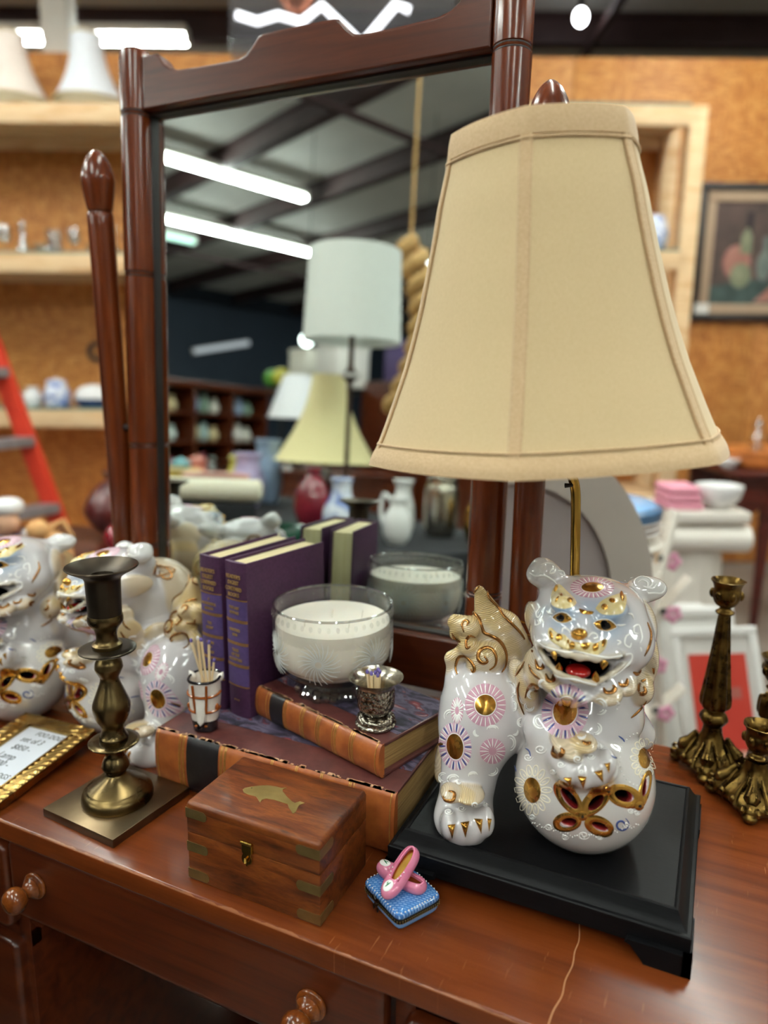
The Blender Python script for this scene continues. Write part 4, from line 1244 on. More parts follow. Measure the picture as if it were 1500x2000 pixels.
def shade_skin(t0, t1, nt, off0, off1, name, m, parent, na=144, thick=0.0012, a_from=None, a_to=None):
    vs, fs = [], []
    full = a_from is None
    cols = na if full else na + 1
    for side, sg in ((0, 0), (1, -thick)):
        for k in range(nt + 1):
            t = t0 + (t1 - t0) * k / nt
            of = off0 + (off1 - off0) * math.sin(PI * k / nt)
            for i in range(cols):
                a = A0 + 2 * PI * i / na if full else a_from + (a_to - a_from) * i / na
                vs.append(shade_pt(t, a, of + sg))
    half = (nt + 1) * cols
    rng = na if full else na
    for side in (0, 1):
        for k in range(nt):
            for i in range(rng):
                j = (i + 1) % cols
                q = [side * half + k * cols + i, side * half + k * cols + j, side * half + (k + 1) * cols + j, side * half + (k + 1) * cols + i]
                fs.append(q if side == 0 else q[::-1])
    for k in (0, nt):
        for i in range(rng):
            j = (i + 1) % cols
            q = [k * cols + i, half + k * cols + i, half + k * cols + j, k * cols + j]
            fs.append(q if k == 0 else q[::-1])
    if not full:
        for i in (0, cols - 1):
            for k in range(nt):
                q = [k * cols + i, (k + 1) * cols + i, half + (k + 1) * cols + i, half + k * cols + i]
                fs.append(q if i == 0 else q[::-1])
    mb = MB(); mb.add(vs, fs, 0, SM)
    return mb.build(name, m, parent, ang=50)
shade = None
sh = []
for k in range(6):                                    # six sewn panels
    a0 = A0 + k * PI / 3
    sh.append(shade_skin(0.0, 1.0, 28, 0.0, 0.0, 'shade_panel', SHADE, lamp, 20, 0.0012, a0, a0 + PI / 3))
shade_skin(-0.004, 0.062, 8, 0.0018, 0.0035, 'shade_band', SHADE_TRIM, lamp, label if False else 144) if False else None
shade_skin(0.0, 0.058, 8, 0.0012, 0.0022, 'lower_band', SHADE_TRIM, lamp, 144, 0.003)
shade_skin(0.935, 1.012, 8, 0.0012, 0.0020, 'upper_band', SHADE_TRIM, lamp, 144, 0.003)
for k in range(6):
    a = A0 + k * PI / 3
    w = 0.036
    def strip(da, rad, m, nm):
        t = MB()
        t.tube([shade_pt(0.05 + 0.89 * i / 30, a + da, 0.0008) for i in range(31)], rad, 6, M=SM)
        return t.build(nm, m, sh[k])
    tp = MB()
    for s in range(2):
        pass
    vs, fs = [], []
    for i in range(31):
        t = 0.03 + 0.93 * i / 30
        hw = 0.0055
        p = shade_pt(t, a, 0.0)
        rr = math.hypot(p.x, p.y)
        for da, of in ((-hw / rr, 0.0002), (-hw / rr * 0.8, 0.0016), (hw / rr * 0.8, 0.0016), (hw / rr, 0.0002)):
            vs.append(shade_pt(t, a + da, of))
    for i in range(30):
        for j in range(3):
            fs.append([i * 4 + j, i * 4 + j + 1, i * 4 + 5 + j, i * 4 + 4 + j])
    tp.add(vs, fs, 0, SM)
    tp.build('seam_tape', SHADE_TRIM, sh[k])
    if k != 0:
        for sgn in (-1, 1):
            tt = MB(); tt.tube([shade_pt(0.05 + 0.89 * i / 30, a + sgn * 0.0068 / math.hypot(*shade_pt(0.05 + 0.89 * i / 30, a)[:2]), 0.0008) for i in range(31)], 0.0006, 5, M=SM)
            tt.build('stitching', SHADE_PIPE, sh[k])
for t in (0.068, 0.925):
    mb = MB(); mb.tube([shade_pt(t, A0 + 2 * PI * i / 96, 0.0012) for i in range(96)], 0.0011, 6, M=SM, closed=True); mb.build('piping', SHADE_TRIM, lamp)
sp = MB()
for k in range(3):
    a = A0 + k * 2 * PI / 3
    sp.tube([shade_pt(0.985, a, -0.001), (0, 0, 0.272)], 0.0015, 6, M=SM)
sp.build('spider', BRASS, lamp)
MB().lathe(prof_smooth([(0.006, 0.27), (0.007, 0.276), (0.004, 0.28), (0.007, 0.286), (0.005, 0.293), (0.0005, 0.296)], 3), 14, M=SM).build('finial', BRASS, lamp)

# ------------------------------------------------------------------ the pair of lion dogs on the left
d1 = thing('lion_dog_figurine', 'white and gold lion dog at far left, grinning towards the camera', 'figurine', (-0.958, 0.712, DZ), 42 * DEG, 'pair of porcelain lion dogs')
place_dog(d1, DOG_PARTS)
d1.scale = (1.0,) * 3
d2 = thing('lion_dog_figurine', 'white and gold lion dog turned left behind the brass candlestick', 'figurine', (-0.7258, 0.7529, DZ), -28 * DEG, 'pair of porcelain lion dogs')
place_dog(d2, mirrored(DOG_PARTS))
d2.scale = (0.98,) * 3
# ------------------------------------------------------------------ materials for the things on the table
LEATHER = pm('russet_leather', '#86401a', '#b0622c', 55, 0.42, bump=0.25, coat=0.15, lo=0.3, hi=0.7)
LEATHER_D = pm('brown_leather', '#4a2220', '#5d2f2a', 60, 0.42, bump=0.2, coat=0.15)
WORN = pm('rubbed_leather', '#d8ab86', '#b5805a', 90, 0.7, bump=0.3)
BLACKL = pm('black_leather_label', '#141113', rough=0.4, bump=0.2, c2='#1e191b', scale=80)
PAGES_OLD = pm('old_page_edges', '#8c6a3c', '#b39058', 14, 0.8, stretch=(1, 1, 60), bump=0.3)
PAGES = pm('cream_page_edges', '#c9b98c', '#d8cba2', 10, 0.8, stretch=(80, 1, 1), bump=0.2)
GILT = pm('gilt_line', '#b98a4a', '#c99c5a', 200, 0.35, 0.7)
def marble_mat():
    m, nt, b = new_mat('marbled_paper')
    N, Lk = nt.nodes, nt.links
    tc = N.new('ShaderNodeTexCoord')
    no = N.new('ShaderNodeTexNoise'); no.inputs['Scale'].default_value = 24; no.inputs['Detail'].default_value = 5; no.inputs['Distortion'].default_value = 2.2
    mp = N.new('ShaderNodeMapping'); mp.inputs['Scale'].default_value = (0.7, 1.6, 1)
    Lk.new(tc.outputs['Object'], mp.inputs[0]); Lk.new(mp.outputs[0], no.inputs['Vector'])
    cr = N.new('ShaderNodeValToRGB')
    hue_steps(cr, [(0.3, '#17131c'), (0.42, '#2c2735'), (0.5, '#4a4458'), (0.56, '#6d6478'), (0.6, '#3a3040'), (0.66, '#8e3436'), (0.7, '#a89a9c'), (0.75, '#2a2330')])
    Lk.new(no.outputs['Fac'], cr.inputs[0]); Lk.new(cr.outputs[0], b.inputs['Base Color'])
    b.inputs['Roughness'].default_value = 0.5
    b.inputs['Specular IOR Level'].default_value = 0.3
    return m
MARBLE = marble_mat()
PURPLE = pm('plum_cloth', '#3c1b3a', '#472344', 300, 0.55, bump=0.12)
PURPLE_D = pm('dark_plum', '#2e1632', rough=0.45)
VIOLET = pm('violet_label', '#4a3868', '#523f70', 200, 0.5)
GOLDTXT = pm('gold_lettering', '#b9955c', rough=0.4, metal=0.4)
BRONZE_OLD = pm('aged_brass', '#51442f', '#77633f', 18, 0.22, 1.0, rough2=0.36, bump=0.03)
BRASS_DK = pm('darkened_brass', '#3a332b', '#4a4136', 22, 0.3, 1.0, rough2=0.45)
ORN = pm('antique_ornate_brass', '#46341a', '#7a6030', 70, 0.22, 1.0, bump=0.35, bscale=110, rough2=0.4)
BRASSBITS = pm('dull_brass_inlay', '#8f7a4c', '#a58d5a', 40, 0.5, 1.0)
ROSEW = wood_mat('rosewood_box', [(0.28, '#3a1a08'), (0.45, '#602c0e'), (0.6, '#763c14'), (0.75, '#46210a')], scale=9, stretch=(2.0, 12, 12), rough=0.42, coat=0.12, bump=0.1, fleck=0.5)
SILVER = pm('hammered_silver', '#a79f90', '#c4bcae', 120, 0.22, 1.0, bump=0.0)
SILVER_R = None
def repousse():
    m, nt, b = new_mat('embossed_silver')
    N, Lk = nt.nodes, nt.links
    tc = N.new('ShaderNodeTexCoord')
    vo = N.new('ShaderNodeTexVoronoi'); vo.inputs['Scale'].default_value = 230
    Lk.new(tc.outputs['Object'], vo.inputs['Vector'])
    bp = N.new('ShaderNodeBump'); bp.inputs['Strength'].default_value = 0.9; bp.inputs['Distance'].default_value = 0.0016; bp.invert = True
    Lk.new(vo.outputs['Distance'], bp.inputs['Height']); Lk.new(bp.outputs[0], b.inputs['Normal'])
    cr = N.new('ShaderNodeValToRGB'); hue_steps(cr, [(0.0, '#cfc8ba'), (0.55, '#a09788'), (0.9, '#5a5248')])
    Lk.new(vo.outputs['Distance'], cr.inputs[0]); Lk.new(cr.outputs[0], b.inputs['Base Color'])
    b.inputs['Metallic'].default_value = 1; b.inputs['Roughness'].default_value = 0.22
    return m
SILVER_R = repousse()
GLASS = pm('clear_glass', '#f4f8f6', rough=0.02, trans=1.0, ior=1.47)
def thin_glass(name, tint=0.97, rough=0.02, base=0.06):
    m, nt, b = new_mat(name)
    N, Lk = nt.nodes, nt.links
    N.remove(b)
    tr = N.new('ShaderNodeBsdfTransparent'); tr.inputs[0].default_value = (tint, tint, tint * 0.995, 1)
    gl = N.new('ShaderNodeBsdfGlossy'); gl.inputs['Roughness'].default_value = rough
    fr = N.new('ShaderNodeLayerWeight'); fr.inputs['Blend'].default_value = 0.5
    pw = N.new('ShaderNodeMath'); pw.operation = 'POWER'; pw.inputs[1].default_value = 4.0
    Lk.new(fr.outputs['Facing'], pw.inputs[0])
    ad = N.new('ShaderNodeMath'); ad.operation = 'MULTIPLY_ADD'; ad.inputs[1].default_value = 0.7; ad.inputs[2].default_value = base; ad.use_clamp = True
    Lk.new(pw.outputs[0], ad.inputs[0])
    mx = N.new('ShaderNodeMixShader')
    Lk.new(ad.outputs[0], mx.inputs[0]); Lk.new(tr.outputs[0], mx.inputs[1]); Lk.new(gl.outputs[0], mx.inputs[2])
    Lk.new(mx.outputs[0], N['Material Output'].inputs[0])
    return m
BOWLG = thin_glass('bowl_glass', 0.98, 0.03, 0.07)
FOOTG = thin_glass('cut_glass', 0.9, 0.05, 0.3)
FROST = pm('etched_glass', '#f2f4f2', rough=0.35, trans=0.55, ior=1.45)
WAX = pm('cream_wax', '#efe8da', rough=0.45, sss=0.25)
MATCHW = pm('match_stick', '#d9bc90', '#e2c9a0', 60, 0.7)

# ------------------------------------------------------------------ two old books lying flat
def old_book(name, label, loc, rotz, L, W, H, marks, black, group='old leather books'):
    """spine along x at y = 0, boards towards +y"""
    t = thing(name, label, 'book', loc, rotz, group)
    th = 0.0042
    MB().box(0.006, L - 0.006, 0.004, W - 0.005, th, H - th, 0.0008).build('page_block', PAGES_OLD, t)
    for z0, z1, nm in ((0, th, 'lower_board'), (H - th, H, 'upper_board')):
        o = MB().box(0, L, 0.001, W, z0, z1, 0.0012).build(nm, LEATHER_D, t)
        if z1 == H:
            q = 0.22 * W
            c = 0.16 * W
            pl = [(0.002, q), (L - 0.002, q), (L - 0.002, W - c - 0.002), (L - c, W - 0.002), (c, W - 0.002), (0.002, W - c - 0.002)]
            MB().prism(pl, z1 - 0.0002, z1 + 0.0005, bev=0.0002).build('marbled_paper', MARBLE, o)
            rub = MB()
            for k in range(90):
                x = rnd.random() * (L - 0.01); w = rnd.uniform(0.002, 0.012)
                rub.box(x, x + w, 0.0005, rnd.uniform(0.0014, 0.0055), z1 - 0.002, z1 + 0.00025)
            rub.build('rubbed_edge', WORN, o, stuff=True)
    sp = MB()
    n = 12
    def sec(off):
        pts = []
        for k in range(n + 1):
            a = PI * k / n
            pts.append((-0.009 * math.sin(a) ** 0.8 - off * (1 if 0 < k < n else 0.4), H / 2 - math.cos(a) * (H / 2 + off * 0.3)))
        return pts
    def band(x0, x1, off, nm, m, parent):
        s = MB()
        pr = sec(off)
        vs, fs = [], []
        for x in (x0, x1):
            for y, z in pr:
                vs.append((x, y + 0.003, z))
            for y, z in pr[::-1]:
                vs.append((x, 0.004, min(max(z, 0.0005), H - 0.0005)))
        c = 2 * (n + 1)
        for k in range(c):
            j = (k + 1) % c
            fs.append([k, j, c + j, c + k])
        fs.append(list(range(c))[::-1]); fs.append(list(range(c, 2 * c)))
        s.add(vs, fs)
        return s.build(nm, m, parent, ang=50)
    spine = band(0.0, L, 0.0, 'spine', LEATHER, t)
    for x in marks:
        band(L * x - 0.0006, L * x + 0.0006, 0.0004, 'gilt_line', GILT, spine)
    band(L * black[0], L * black[1], 0.0005, 'black_label', BLACKL, spine)
    return t
old_book('old_book', 'large russet leather book with marbled cover, bottom of the stack', (-0.6035, 0.634, DZ), 0.0, 0.327, 0.212, 0.0745,
         (0.012, 0.115, 0.121, 0.132, 0.137, 0.305, 0.311, 0.322, 0.327, 0.52, 0.526, 0.62, 0.626, 0.72, 0.726, 0.83, 0.836, 0.847, 0.985), (0.15, 0.295))
ZB = DZ + 0.0752
old_book('old_book', 'smaller russet leather book with marbled cover under the glass candle bowl', (-0.507, 0.7155, ZB), -17.2 * DEG, 0.2145, 0.128, 0.0405,
         (0.015, 0.10, 0.125, 0.26, 0.275, 0.40, 0.415, 0.425, 0.53, 0.545, 0.555, 0.66, 0.675, 0.685, 0.79, 0.805, 0.815, 0.975), (0.135, 0.25))
ZS = ZB + 0.041

# ------------------------------------------------------------------ two purple books standing
def purple_book(label, loc, rotz, th, W, H, lines, panels):
    """spine at y = 0 facing -y"""
    t = thing('condensed_book', label, 'book', loc, rotz, 'purple cloth books')
    b = 0.0028
    MB().box(-th / 2 + b, th / 2 - b, 0.003, W - 0.004, 0.003, H - 0.004, 0.0008).build('page_block', PAGES, t)
    for s in (-1, 1):
        c = MB()
        c.box(min(s * th / 2, s * (th / 2 - b)), max(s * th / 2, s * (th / 2 - b)), 0.004, W, 0, H, 0.0009)
        c.build('cover_board', PURPLE, t)
    n = 10
    def sec(off):
        return [(-math.cos(PI * k / n) * (th / 2 + (0.0002 if off else 0)), -0.0045 * math.sin(PI * k / n) - off) for k in range(n + 1)]
    def band(z0, z1, off, nm, m, parent, inset=0):
        pr = sec(off)[inset:n + 1 - inset]
        vs, fs = [], []
        for z in (z0, z1):
            vs += [(x, y + 0.0045, z) for x, y in pr] + [(x * 0.93, 0.006, z) for x, y in pr[::-1]]
        c = 2 * len(pr)
        fs = [[k, (k + 1) % c, c + (k + 1) % c, c + k] for k in range(c)] + [list(range(c))[::-1], list(range(c, 2 * c))]
        s = MB(); s.add(vs, fs)
        return s.build(nm, m, parent, ang=60)
    spine = band(0, H, 0, 'spine', PURPLE, t)
    ys = [0.765, 0.635, 0.625, 0.49, 0.48, 0.345, 0.335, 0.205]
    for i in range(0, 8, 2):
        band(H * ys[i + 1] + 0.0012, H * ys[i] - 0.0012, 0.0003, 'violet_label', VIOLET, spine, 0)
    for y in ys:
        band(H * y - 0.0006, H * y + 0.0006, 0.0006, 'gilt_line', GILT, spine)
    F = Matrix.Rotation(PI / 2, 4, 'X')
    def put(body, z, size, xs=1.0):
        text('lettering', body, size, Matrix.Translation((0, -0.0009, z)) @ F, GOLDTXT, spine, align='CENTER', thick=0.0004, xs=xs)
    for k, s in enumerate(lines):
        put(s, H * (0.90 - 0.038 * k), 0.0072, 0.82 if len(s) < 9 else 0.66)
    for (y0, y1), rows in zip(((0.635, 0.765), (0.49, 0.625), (0.345, 0.48), (0.205, 0.335)), panels):
        for k, s in enumerate(rows):
            put(s, H * ((y0 + y1) / 2 + (len(rows) - 1) * 0.0145 - k * 0.031 - 0.008), 0.0052, 0.8)
    put('* * *', H * 0.10, 0.005)
    return t
RDL = ("READER'S", 'DIGEST', 'CONDENSED', 'BOOKS')
purple_book('purple cloth book standing at the left of the two, mostly hidden by its neighbour', (-0.574, 0.7075, ZB), -8.5 * DEG, 0.037, 0.150, 0.206, RDL,
            (('A', 'WONDERFUL', 'SEASON'), ('THE', 'SILENT'), ('RIVERS', 'OF', 'GOLD'), ('SIMON',)))
purple_book('purple cloth book standing against the glass candle bowl, its front cover in view', (-0.5305, 0.702, ZB), -11 * DEG, 0.037, 0.150, 0.205, RDL,
            (('THE LAST', 'VOYAGE'), ("WINTER'S", 'SON'), ('TALES', 'OF THE', 'MOUNTAIN'), ()))

# ------------------------------------------------------------------ candle in a cut glass bowl
bowl = thing('candle_bowl', 'cream candle in a cut glass footed bowl on the smaller book', 'candle', (-0.4185, 0.753, ZS), 0.3)
out_p = [(0.047, 0.0), (0.0485, 0.004), (0.047, 0.009), (0.0415, 0.0145), (0.043, 0.018), (0.054, 0.0225), (0.066, 0.032), (0.0725, 0.045), (0.0748, 0.06), (0.0752, 0.09), (0.0752, 0.108), (0.0745, 0.1132), (0.0728, 0.1145)]
in_p = [(0.0728, 0.1135), (0.0722, 0.108), (0.0720, 0.09), (0.0716, 0.06), (0.069, 0.046), (0.061, 0.035), (0.049, 0.0275), (0.02, 0.024), (0.0003, 0.0235)]
g = MB()
def cutfoot(a, f):
    return 1 + (0.05 * math.copysign(abs(math.sin(a * 13)) ** 0.7, math.sin(a * 13)) if f < 0.2 else 0) + (0.004 * math.sin(a * 44) if 0.48 < f < 0.56 else 0)
full_p = prof_smooth(out_p, 2) + prof_smooth(in_p, 2)
kf = next(i for i, p in enumerate(full_p) if p[1] >= 0.018)
g.lathe(full_p[kf:], 132, cap0=False, cap1=False, fn=lambda a, f: 1 + (0.004 * math.sin(a * 44) if 0.42 < f < 0.52 else 0))
g.build('glass_bowl', BOWLG, bowl, ang=25)
g = MB(); g.lathe(full_p[:kf + 1] + [(0.03, 0.0185), (0.001, 0.0185)], 132, cap1=False, fn=lambda a, f: cutfoot(a, f * 0.35))
g.build('cut_foot', FOOTG, bowl, ang=10)
MB().tube([(0.0735 * math.cos(a), 0.0735 * math.sin(a), 0.1138) for a in [2 * PI * k / 72 for k in range(72)]], 0.0016, 8, closed=True).build('rim', FOOTG, bowl)
w = MB()
w.lathe([(0.0003, 0.0245)] + [(r + 0.0014, z + 0.001) for r, z in in_p[::-1][2:-1] if z < 0.085] + [(0.0712, 0.0925), (0.068, 0.0905), (0.04, 0.0895), (0.0003, 0.0897)], 64)
w.build('wax', WAX, bowl)
for x, y in ((-0.004, 0.012), (0.024, -0.022), (-0.03, -0.026), (0.034, 0.016)):
    MB().tube([(x, y, 0.088), (x + 0.0005, y, 0.095), (x + 0.0015, y, 0.1)], 0.0008, 6).build('wick', pm('wick', '#e8e2d2', rough=0.8), bowl)
et = MB()
for q in range(7):                                    # pinwheels engraved round the bowl
    a0 = q * 2 * PI / 7 + 0.2
    for k in range(22):
        b = 2 * PI * k / 22
        pts = []
        for s in (0.15, 0.4, 0.7, 1.0):
            bb = b + s * 0.55
            u, v = 0.027 * s * math.cos(bb), 0.027 * s * math.sin(bb)
            z = 0.062 + v
            r = 0.0752 if z > 0.058 else 0.0752 - (0.058 - z) ** 2 * 7.5
            pts.append((r * math.cos(a0 + u / 0.075), r * math.sin(a0 + u / 0.075), z))
        et.tube(pts, [0.0006, 0.0008, 0.0006, 0.0003], 4)
et.build('etched_pinwheel', FROST, bowl, stuff=True)
sc = MB()
for k in range(44):                                   # thumb cuts under the rim
    a = 2 * PI * k / 44
    sc.ball((0.0747 * math.cos(a), 0.0747 * math.sin(a), 0.1045), (0.0022, 0.0022, 0.0036), 8, 6)
sc.build('rim_cut', BOWLG, bowl, stuff=True)

# ------------------------------------------------------------------ silver cup of matches
cup = thing('silver_cup', 'small embossed silver goblet holding short matches on the smaller book', 'cup', (-0.328, 0.690, ZS + 0.0002))
op = prof_smooth([(0.0225, 0), (0.0238, 0.0015), (0.0234, 0.004), (0.0218, 0.0052), (0.0224, 0.0085), (0.0205, 0.0115), (0.0145, 0.0145), (0.0132, 0.0165), (0.0165, 0.0185), (0.0203, 0.022), (0.0215, 0.028), (0.0216, 0.04), (0.0212, 0.0455), (0.0216, 0.048), (0.0245, 0.0525), (0.0292, 0.0568), (0.0312, 0.0585)], 3)
MB().lathe([p for p in op if p[1] <= 0.0152], 48, cap1=True).build('foot', SILVER_R, cup)
MB().lathe([p for p in op if 0.0145 <= p[1] <= 0.0478], 48, cap0=False, cap1=False).build('body', SILVER_R, cup)
MB().lathe([p for p in op if p[1] >= 0.047] + [(0.0306, 0.0583), (0.0275, 0.0555), (0.0225, 0.0505), (0.0198, 0.045), (0.0195, 0.03), (0.0185, 0.023), (0.012, 0.02), (0.0003, 0.0195)], 48, cap0=False, cap1=False).build('lip', SILVER, cup)
def match(label, group, base, tip, head, r=0.00155):
    base, tip = Vector(base), Vector(tip)
    t = thing('match', label, 'match', base, 0, group)
    d = tip - base
    s = MB(); s.M = d.to_track_quat('Z', 'Y').to_matrix().to_4x4()
    s.box(-r * 0.8, r * 0.8, -r * 0.8, r * 0.8, 0, d.length - 0.002, 0.0002)
    s.build('stick', MATCHW, t)
    h = MB(); h.M = s.M
    h.ball((0, 0, d.length), (r * 1.35, r * 1.35, r * 1.9), 10, 8)
    h.build('head', head, t)
PURPH = pm('purple_match_head', '#6b5a9c', rough=0.6); WHITEH = pm('white_match_head', '#eae6e2', rough=0.6)
c0 = Vector((-0.328, 0.690, ZS))
for k, (x, y, z, hd) in enumerate(((-0.009, 0.001, 0.064, 0), (0.0, 0.0045, 0.068, 0), (-0.0105, -0.001, 0.0625, 1), (-0.004, -0.004, 0.063, 1), (0.0005, -0.003, 0.0645, 1), (0.0045, 0.0, 0.065, 1), (0.004, -0.004, 0.0625, 1), (0.0015, 0.002, 0.066, 1))):
    match('purple headed match standing in the embossed silver goblet' if hd else 'white headed match standing in the embossed silver goblet', 'matches in the silver goblet',
          c0 + Vector((x * 0.6, y * 0.6, 0.021)), c0 + Vector((x, y, z)), PURPH if hd else WHITEH)

# ------------------------------------------------------------------ horse head match holder
hh = thing('horse_head_cup', 'small porcelain horse head cup with brown bridle holding matches', 'cup', (-0.5495, 0.663, ZB), 20 * DEG)
HPOR = pm('cream_porcelain', '#e6ddd2', '#efe8e0', 90, 0.14, coat=0.5)
HBLK = pm('black_glaze', '#14131a', rough=0.12, coat=0.5)
HBRN = pm('brown_glaze', '#8f4a1c', rough=0.15, coat=0.5)
def horse_r(a, z):
    """head outline: the face is at -y, muzzle at the foot, brow at the top"""
    f = z / 0.066
    w = 0.0135 + 0.0055 * math.sin(min(1, f * 1.15) * PI * 0.62)      # half width
    dpt = 0.0125 + 0.008 * f
    c, s = math.cos(a), math.sin(a)
    q = (abs(c) ** 2.6 + abs(s) ** 2.6) ** (-1 / 2.6)
    return Vector((w * q * c, dpt * q * s + 0.004 * (1 - f) * -1, z))
def ring_shell(mb, zs, fn, n=40):
    vs = [fn(2 * PI * i / n, z) for z in zs for i in range(n)]
    fs = [[k * n + i, k * n + (i + 1) % n, (k + 1) * n + (i + 1) % n, (k + 1) * n + i] for k in range(len(zs) - 1) for i in range(n)]
    mb.add(vs, fs)
b_ = MB()
zs = [0.0145 + 0.0515 * k / 18 for k in range(19)]
ring_shell(b_, zs, horse_r)
ring_shell(b_, [0.066, 0.062, 0.03], lambda a, z: horse_r(a, z) * 1.0 - Vector((math.cos(a) * 0.0022, math.sin(a) * 0.0022, 0)))
b_.add([horse_r(2 * PI * i / 40, 0.03) - Vector((math.cos(2 * PI * i / 40) * 0.0022, math.sin(2 * PI * i / 40) * 0.0022, 0)) for i in range(40)], [list(range(40))])
b_.build('head', HPOR, hh)
mz_ = MB(); ring_shell(mz_, [0.0, 0.0012, 0.004, 0.008, 0.012, 0.0147], lambda a, z: Vector((horse_r(a, max(z, 0.004)).x * (0.93 if z < 0.001 else 1.02), horse_r(a, max(z, 0.004)).y * (0.93 if z < 0.001 else 1.02), z)))
mz_.add([horse_r(2 * PI * i / 40, 0.004) * 0.9 - Vector((0, 0, horse_r(0, 0.004).z * 0.9)) for i in range(40)], [list(range(40))])
mz_.build('muzzle', HBLK, hh)
bl = MB()
bl.prism([(-0.008, 0.044), (0.008, 0.044), (0.0065, 0.026), (0.0045, 0.013), (0.0, 0.008), (-0.0045, 0.013), (-0.0065, 0.026)], 0.0155, 0.0235, M=Matrix.Rotation(PI / 2, 4, 'X') @ Matrix.Rotation(-7 * DEG, 4, 'X') @ Matrix.Translation((0, 0, 0.0015)), bev=0.003)
bl.build('blaze', HPOR, hh)
br = MB()
def onface(a, z, o=0.0006):
    p = horse_r(a, z); return Vector((p.x * (1 + o / 0.016), p.y * (1 + o / 0.016), z))
for z, z2 in ((0.047, 0.049), (0.0265, 0.029)):
    br.tube([onface((180 + k * 180 / 16) * DEG, z + (z2 - z) * abs(k - 8) / 8) for k in range(17)], 0.0017, 8)
for sx in (-1, 1):
    br.tube([onface((270 + sx * (19 + 6 * (z - 0.028) / 0.038)) * DEG, z, 0.0012) for z in (0.028, 0.036, 0.046, 0.055, 0.063)], 0.0017, 8)
br.build('bridle', HBRN, hh)
rm = MB(); rm.tube([horse_r(2 * PI * i / 32, 0.0662) for i in range(32)], 0.0017, 8, closed=True); rm.build('rim', HBLK, hh)
for sx in (-1, 1):
    MB().ball((sx * 0.0165, -0.010, 0.0325), (0.004, 0.003, 0.0045), 12, 8).build('eye', HBRN, hh)
    e = MB(); e.lathe(prof_smooth([(0.001, 0), (0.0042, 0.004), (0.004, 0.009), (0.0005, 0.015)], 3), 12, M=Matrix.Translation((sx * 0.0145, 0.006, 0.058)) @ Matrix.Rotation(sx * 0.5, 4, 'Y')); e.build('ear', HPOR, hh)
    MB().ball((sx * 0.0062, -0.0205, 0.0105), (0.0022, 0.0016, 0.0014), 10, 6).build('nostril', HBRN, hh)
hc = Vector((-0.5495, 0.663, ZB))
for k, ((bx, by), (tx, ty, tz), hd, lb) in enumerate((((0.003, 0.004), (-0.0205, 0.002, 0.109), 1, 'long purple headed match leaning left out of the horse head cup'), ((0.0, -0.002), (-0.0108, 0.003, 0.1135), 0, 'long white headed match in the horse head cup'),
                                         ((0.005, 0.0), (-0.0065, 0.004, 0.112), 1, 'long purple headed match beside the white headed one in the horse head cup'), ((0.004, 0.003), (0.003, 0.007, 0.109), 1, 'upright purple headed match in the horse head cup'), ((0.004, 0.002), (0.0115, 0.005, 0.088), 1, 'shortest purple headed match leaning right in the horse head cup'))):
    match(lb, 'matches in the horse head cup', hc + Vector((bx, by, 0.032)), hc + Vector((tx, ty, tz)), PURPH if hd else WHITEH)

# ------------------------------------------------------------------ rosewood box
bx = thing('wooden_box', 'small rosewood box with brass dolphin inlay and brass latch', 'box', (-0.3765, 0.559, DZ))
hx, hy, H, LZ = 0.0775, 0.0485, 0.0882, 0.0545
b = MB()
b.box(-hx, hx, -hy, hy, 0, LZ - 0.0004, 0.0012); b.build('body', ROSEW, bx)
l = MB(); l.box(-hx, hx, -hy, hy, LZ + 0.0004, H - 0.004, 0.001); l.box(-hx - 0.0004, hx + 0.0004, -hy - 0.0004, hy + 0.0004, H - 0.012, H, 0.0042, seg=4)
lid = l.build('lid', ROSEW, bx)
DOL = [(-0.0377, -0.0074), (-0.0373, -0.0043), (-0.0322, 0.0011), (-0.0256, 0.0063), (-0.0181, 0.0104), (-0.0091, 0.0122), (-0.0029, 0.0123), (0.0015, 0.0153), (-0.0006, 0.0114), (0.001, 0.0081), (0.0097, 0.0023), (0.0191, -0.0029), (0.0234, -0.0039), (0.0265, 0.0007), (0.0322, 0.0004), (0.0292, -0.0049), (0.0296, -0.0081), (0.0318, -0.0156), (0.0312, -0.0196), (0.0219, -0.013), (0.0178, -0.0085), (0.0117, -0.0084), (0.0018, -0.0082), (-0.007, -0.0097), (-0.0094, -0.0136), (-0.0086, -0.0182), (-0.0184, -0.0113), (-0.028, -0.012), (-0.0339, -0.0108)]
d = MB(); d.prism(DOL, H - 0.0005, H + 0.0007, bev=0.0003)
dol = d.build('dolphin_inlay', BRASSBITS, lid)
e = MB(); e.ball((-0.0305, -0.0015, H + 0.0007), (0.0008, 0.0008, 0.0004), 8, 6); e.build('eye', BRASS_DK, lid)
def strap(zc, h, sx, parent):
    s = MB()
    r = 0.004
    poly = [(0, -h / 2), (0.026 - r, -h / 2)] + [(0.026 - r + r * math.cos(a * DEG), (h / 2) * math.sin(a * DEG)) for a in (-60, -30, 0, 30, 60)] + [(0.026 - r, h / 2), (0, h / 2)]
    s.prism([(sx * (hx + 0.0004) - sx * x, zc + z) for x, z in poly], hy, hy + 0.0006, M=Matrix.Rotation(PI / 2, 4, 'X'))
    s.prism([(-hy - 0.0004 + x, zc + z) for x, z in poly], -0.0003, 0.0006, M=Matrix.Translation((sx * hx, 0, 0)) @ (frame((0, 1, 0), (0, 0, 1)) if sx > 0 else frame((0, 1, 0), (0, 0, 1)) @ Matrix.Scale(-1, 4, (0, 0, 1))))
    s.build('brass_strap', BRASSBITS, parent, ang=30)
for sx in (-1, 1):
    strap(0.0765, 0.0105, sx, lid); strap(0.0385, 0.0105, sx, bx); strap(0.0075, 0.0105, sx, bx)
la = MB()
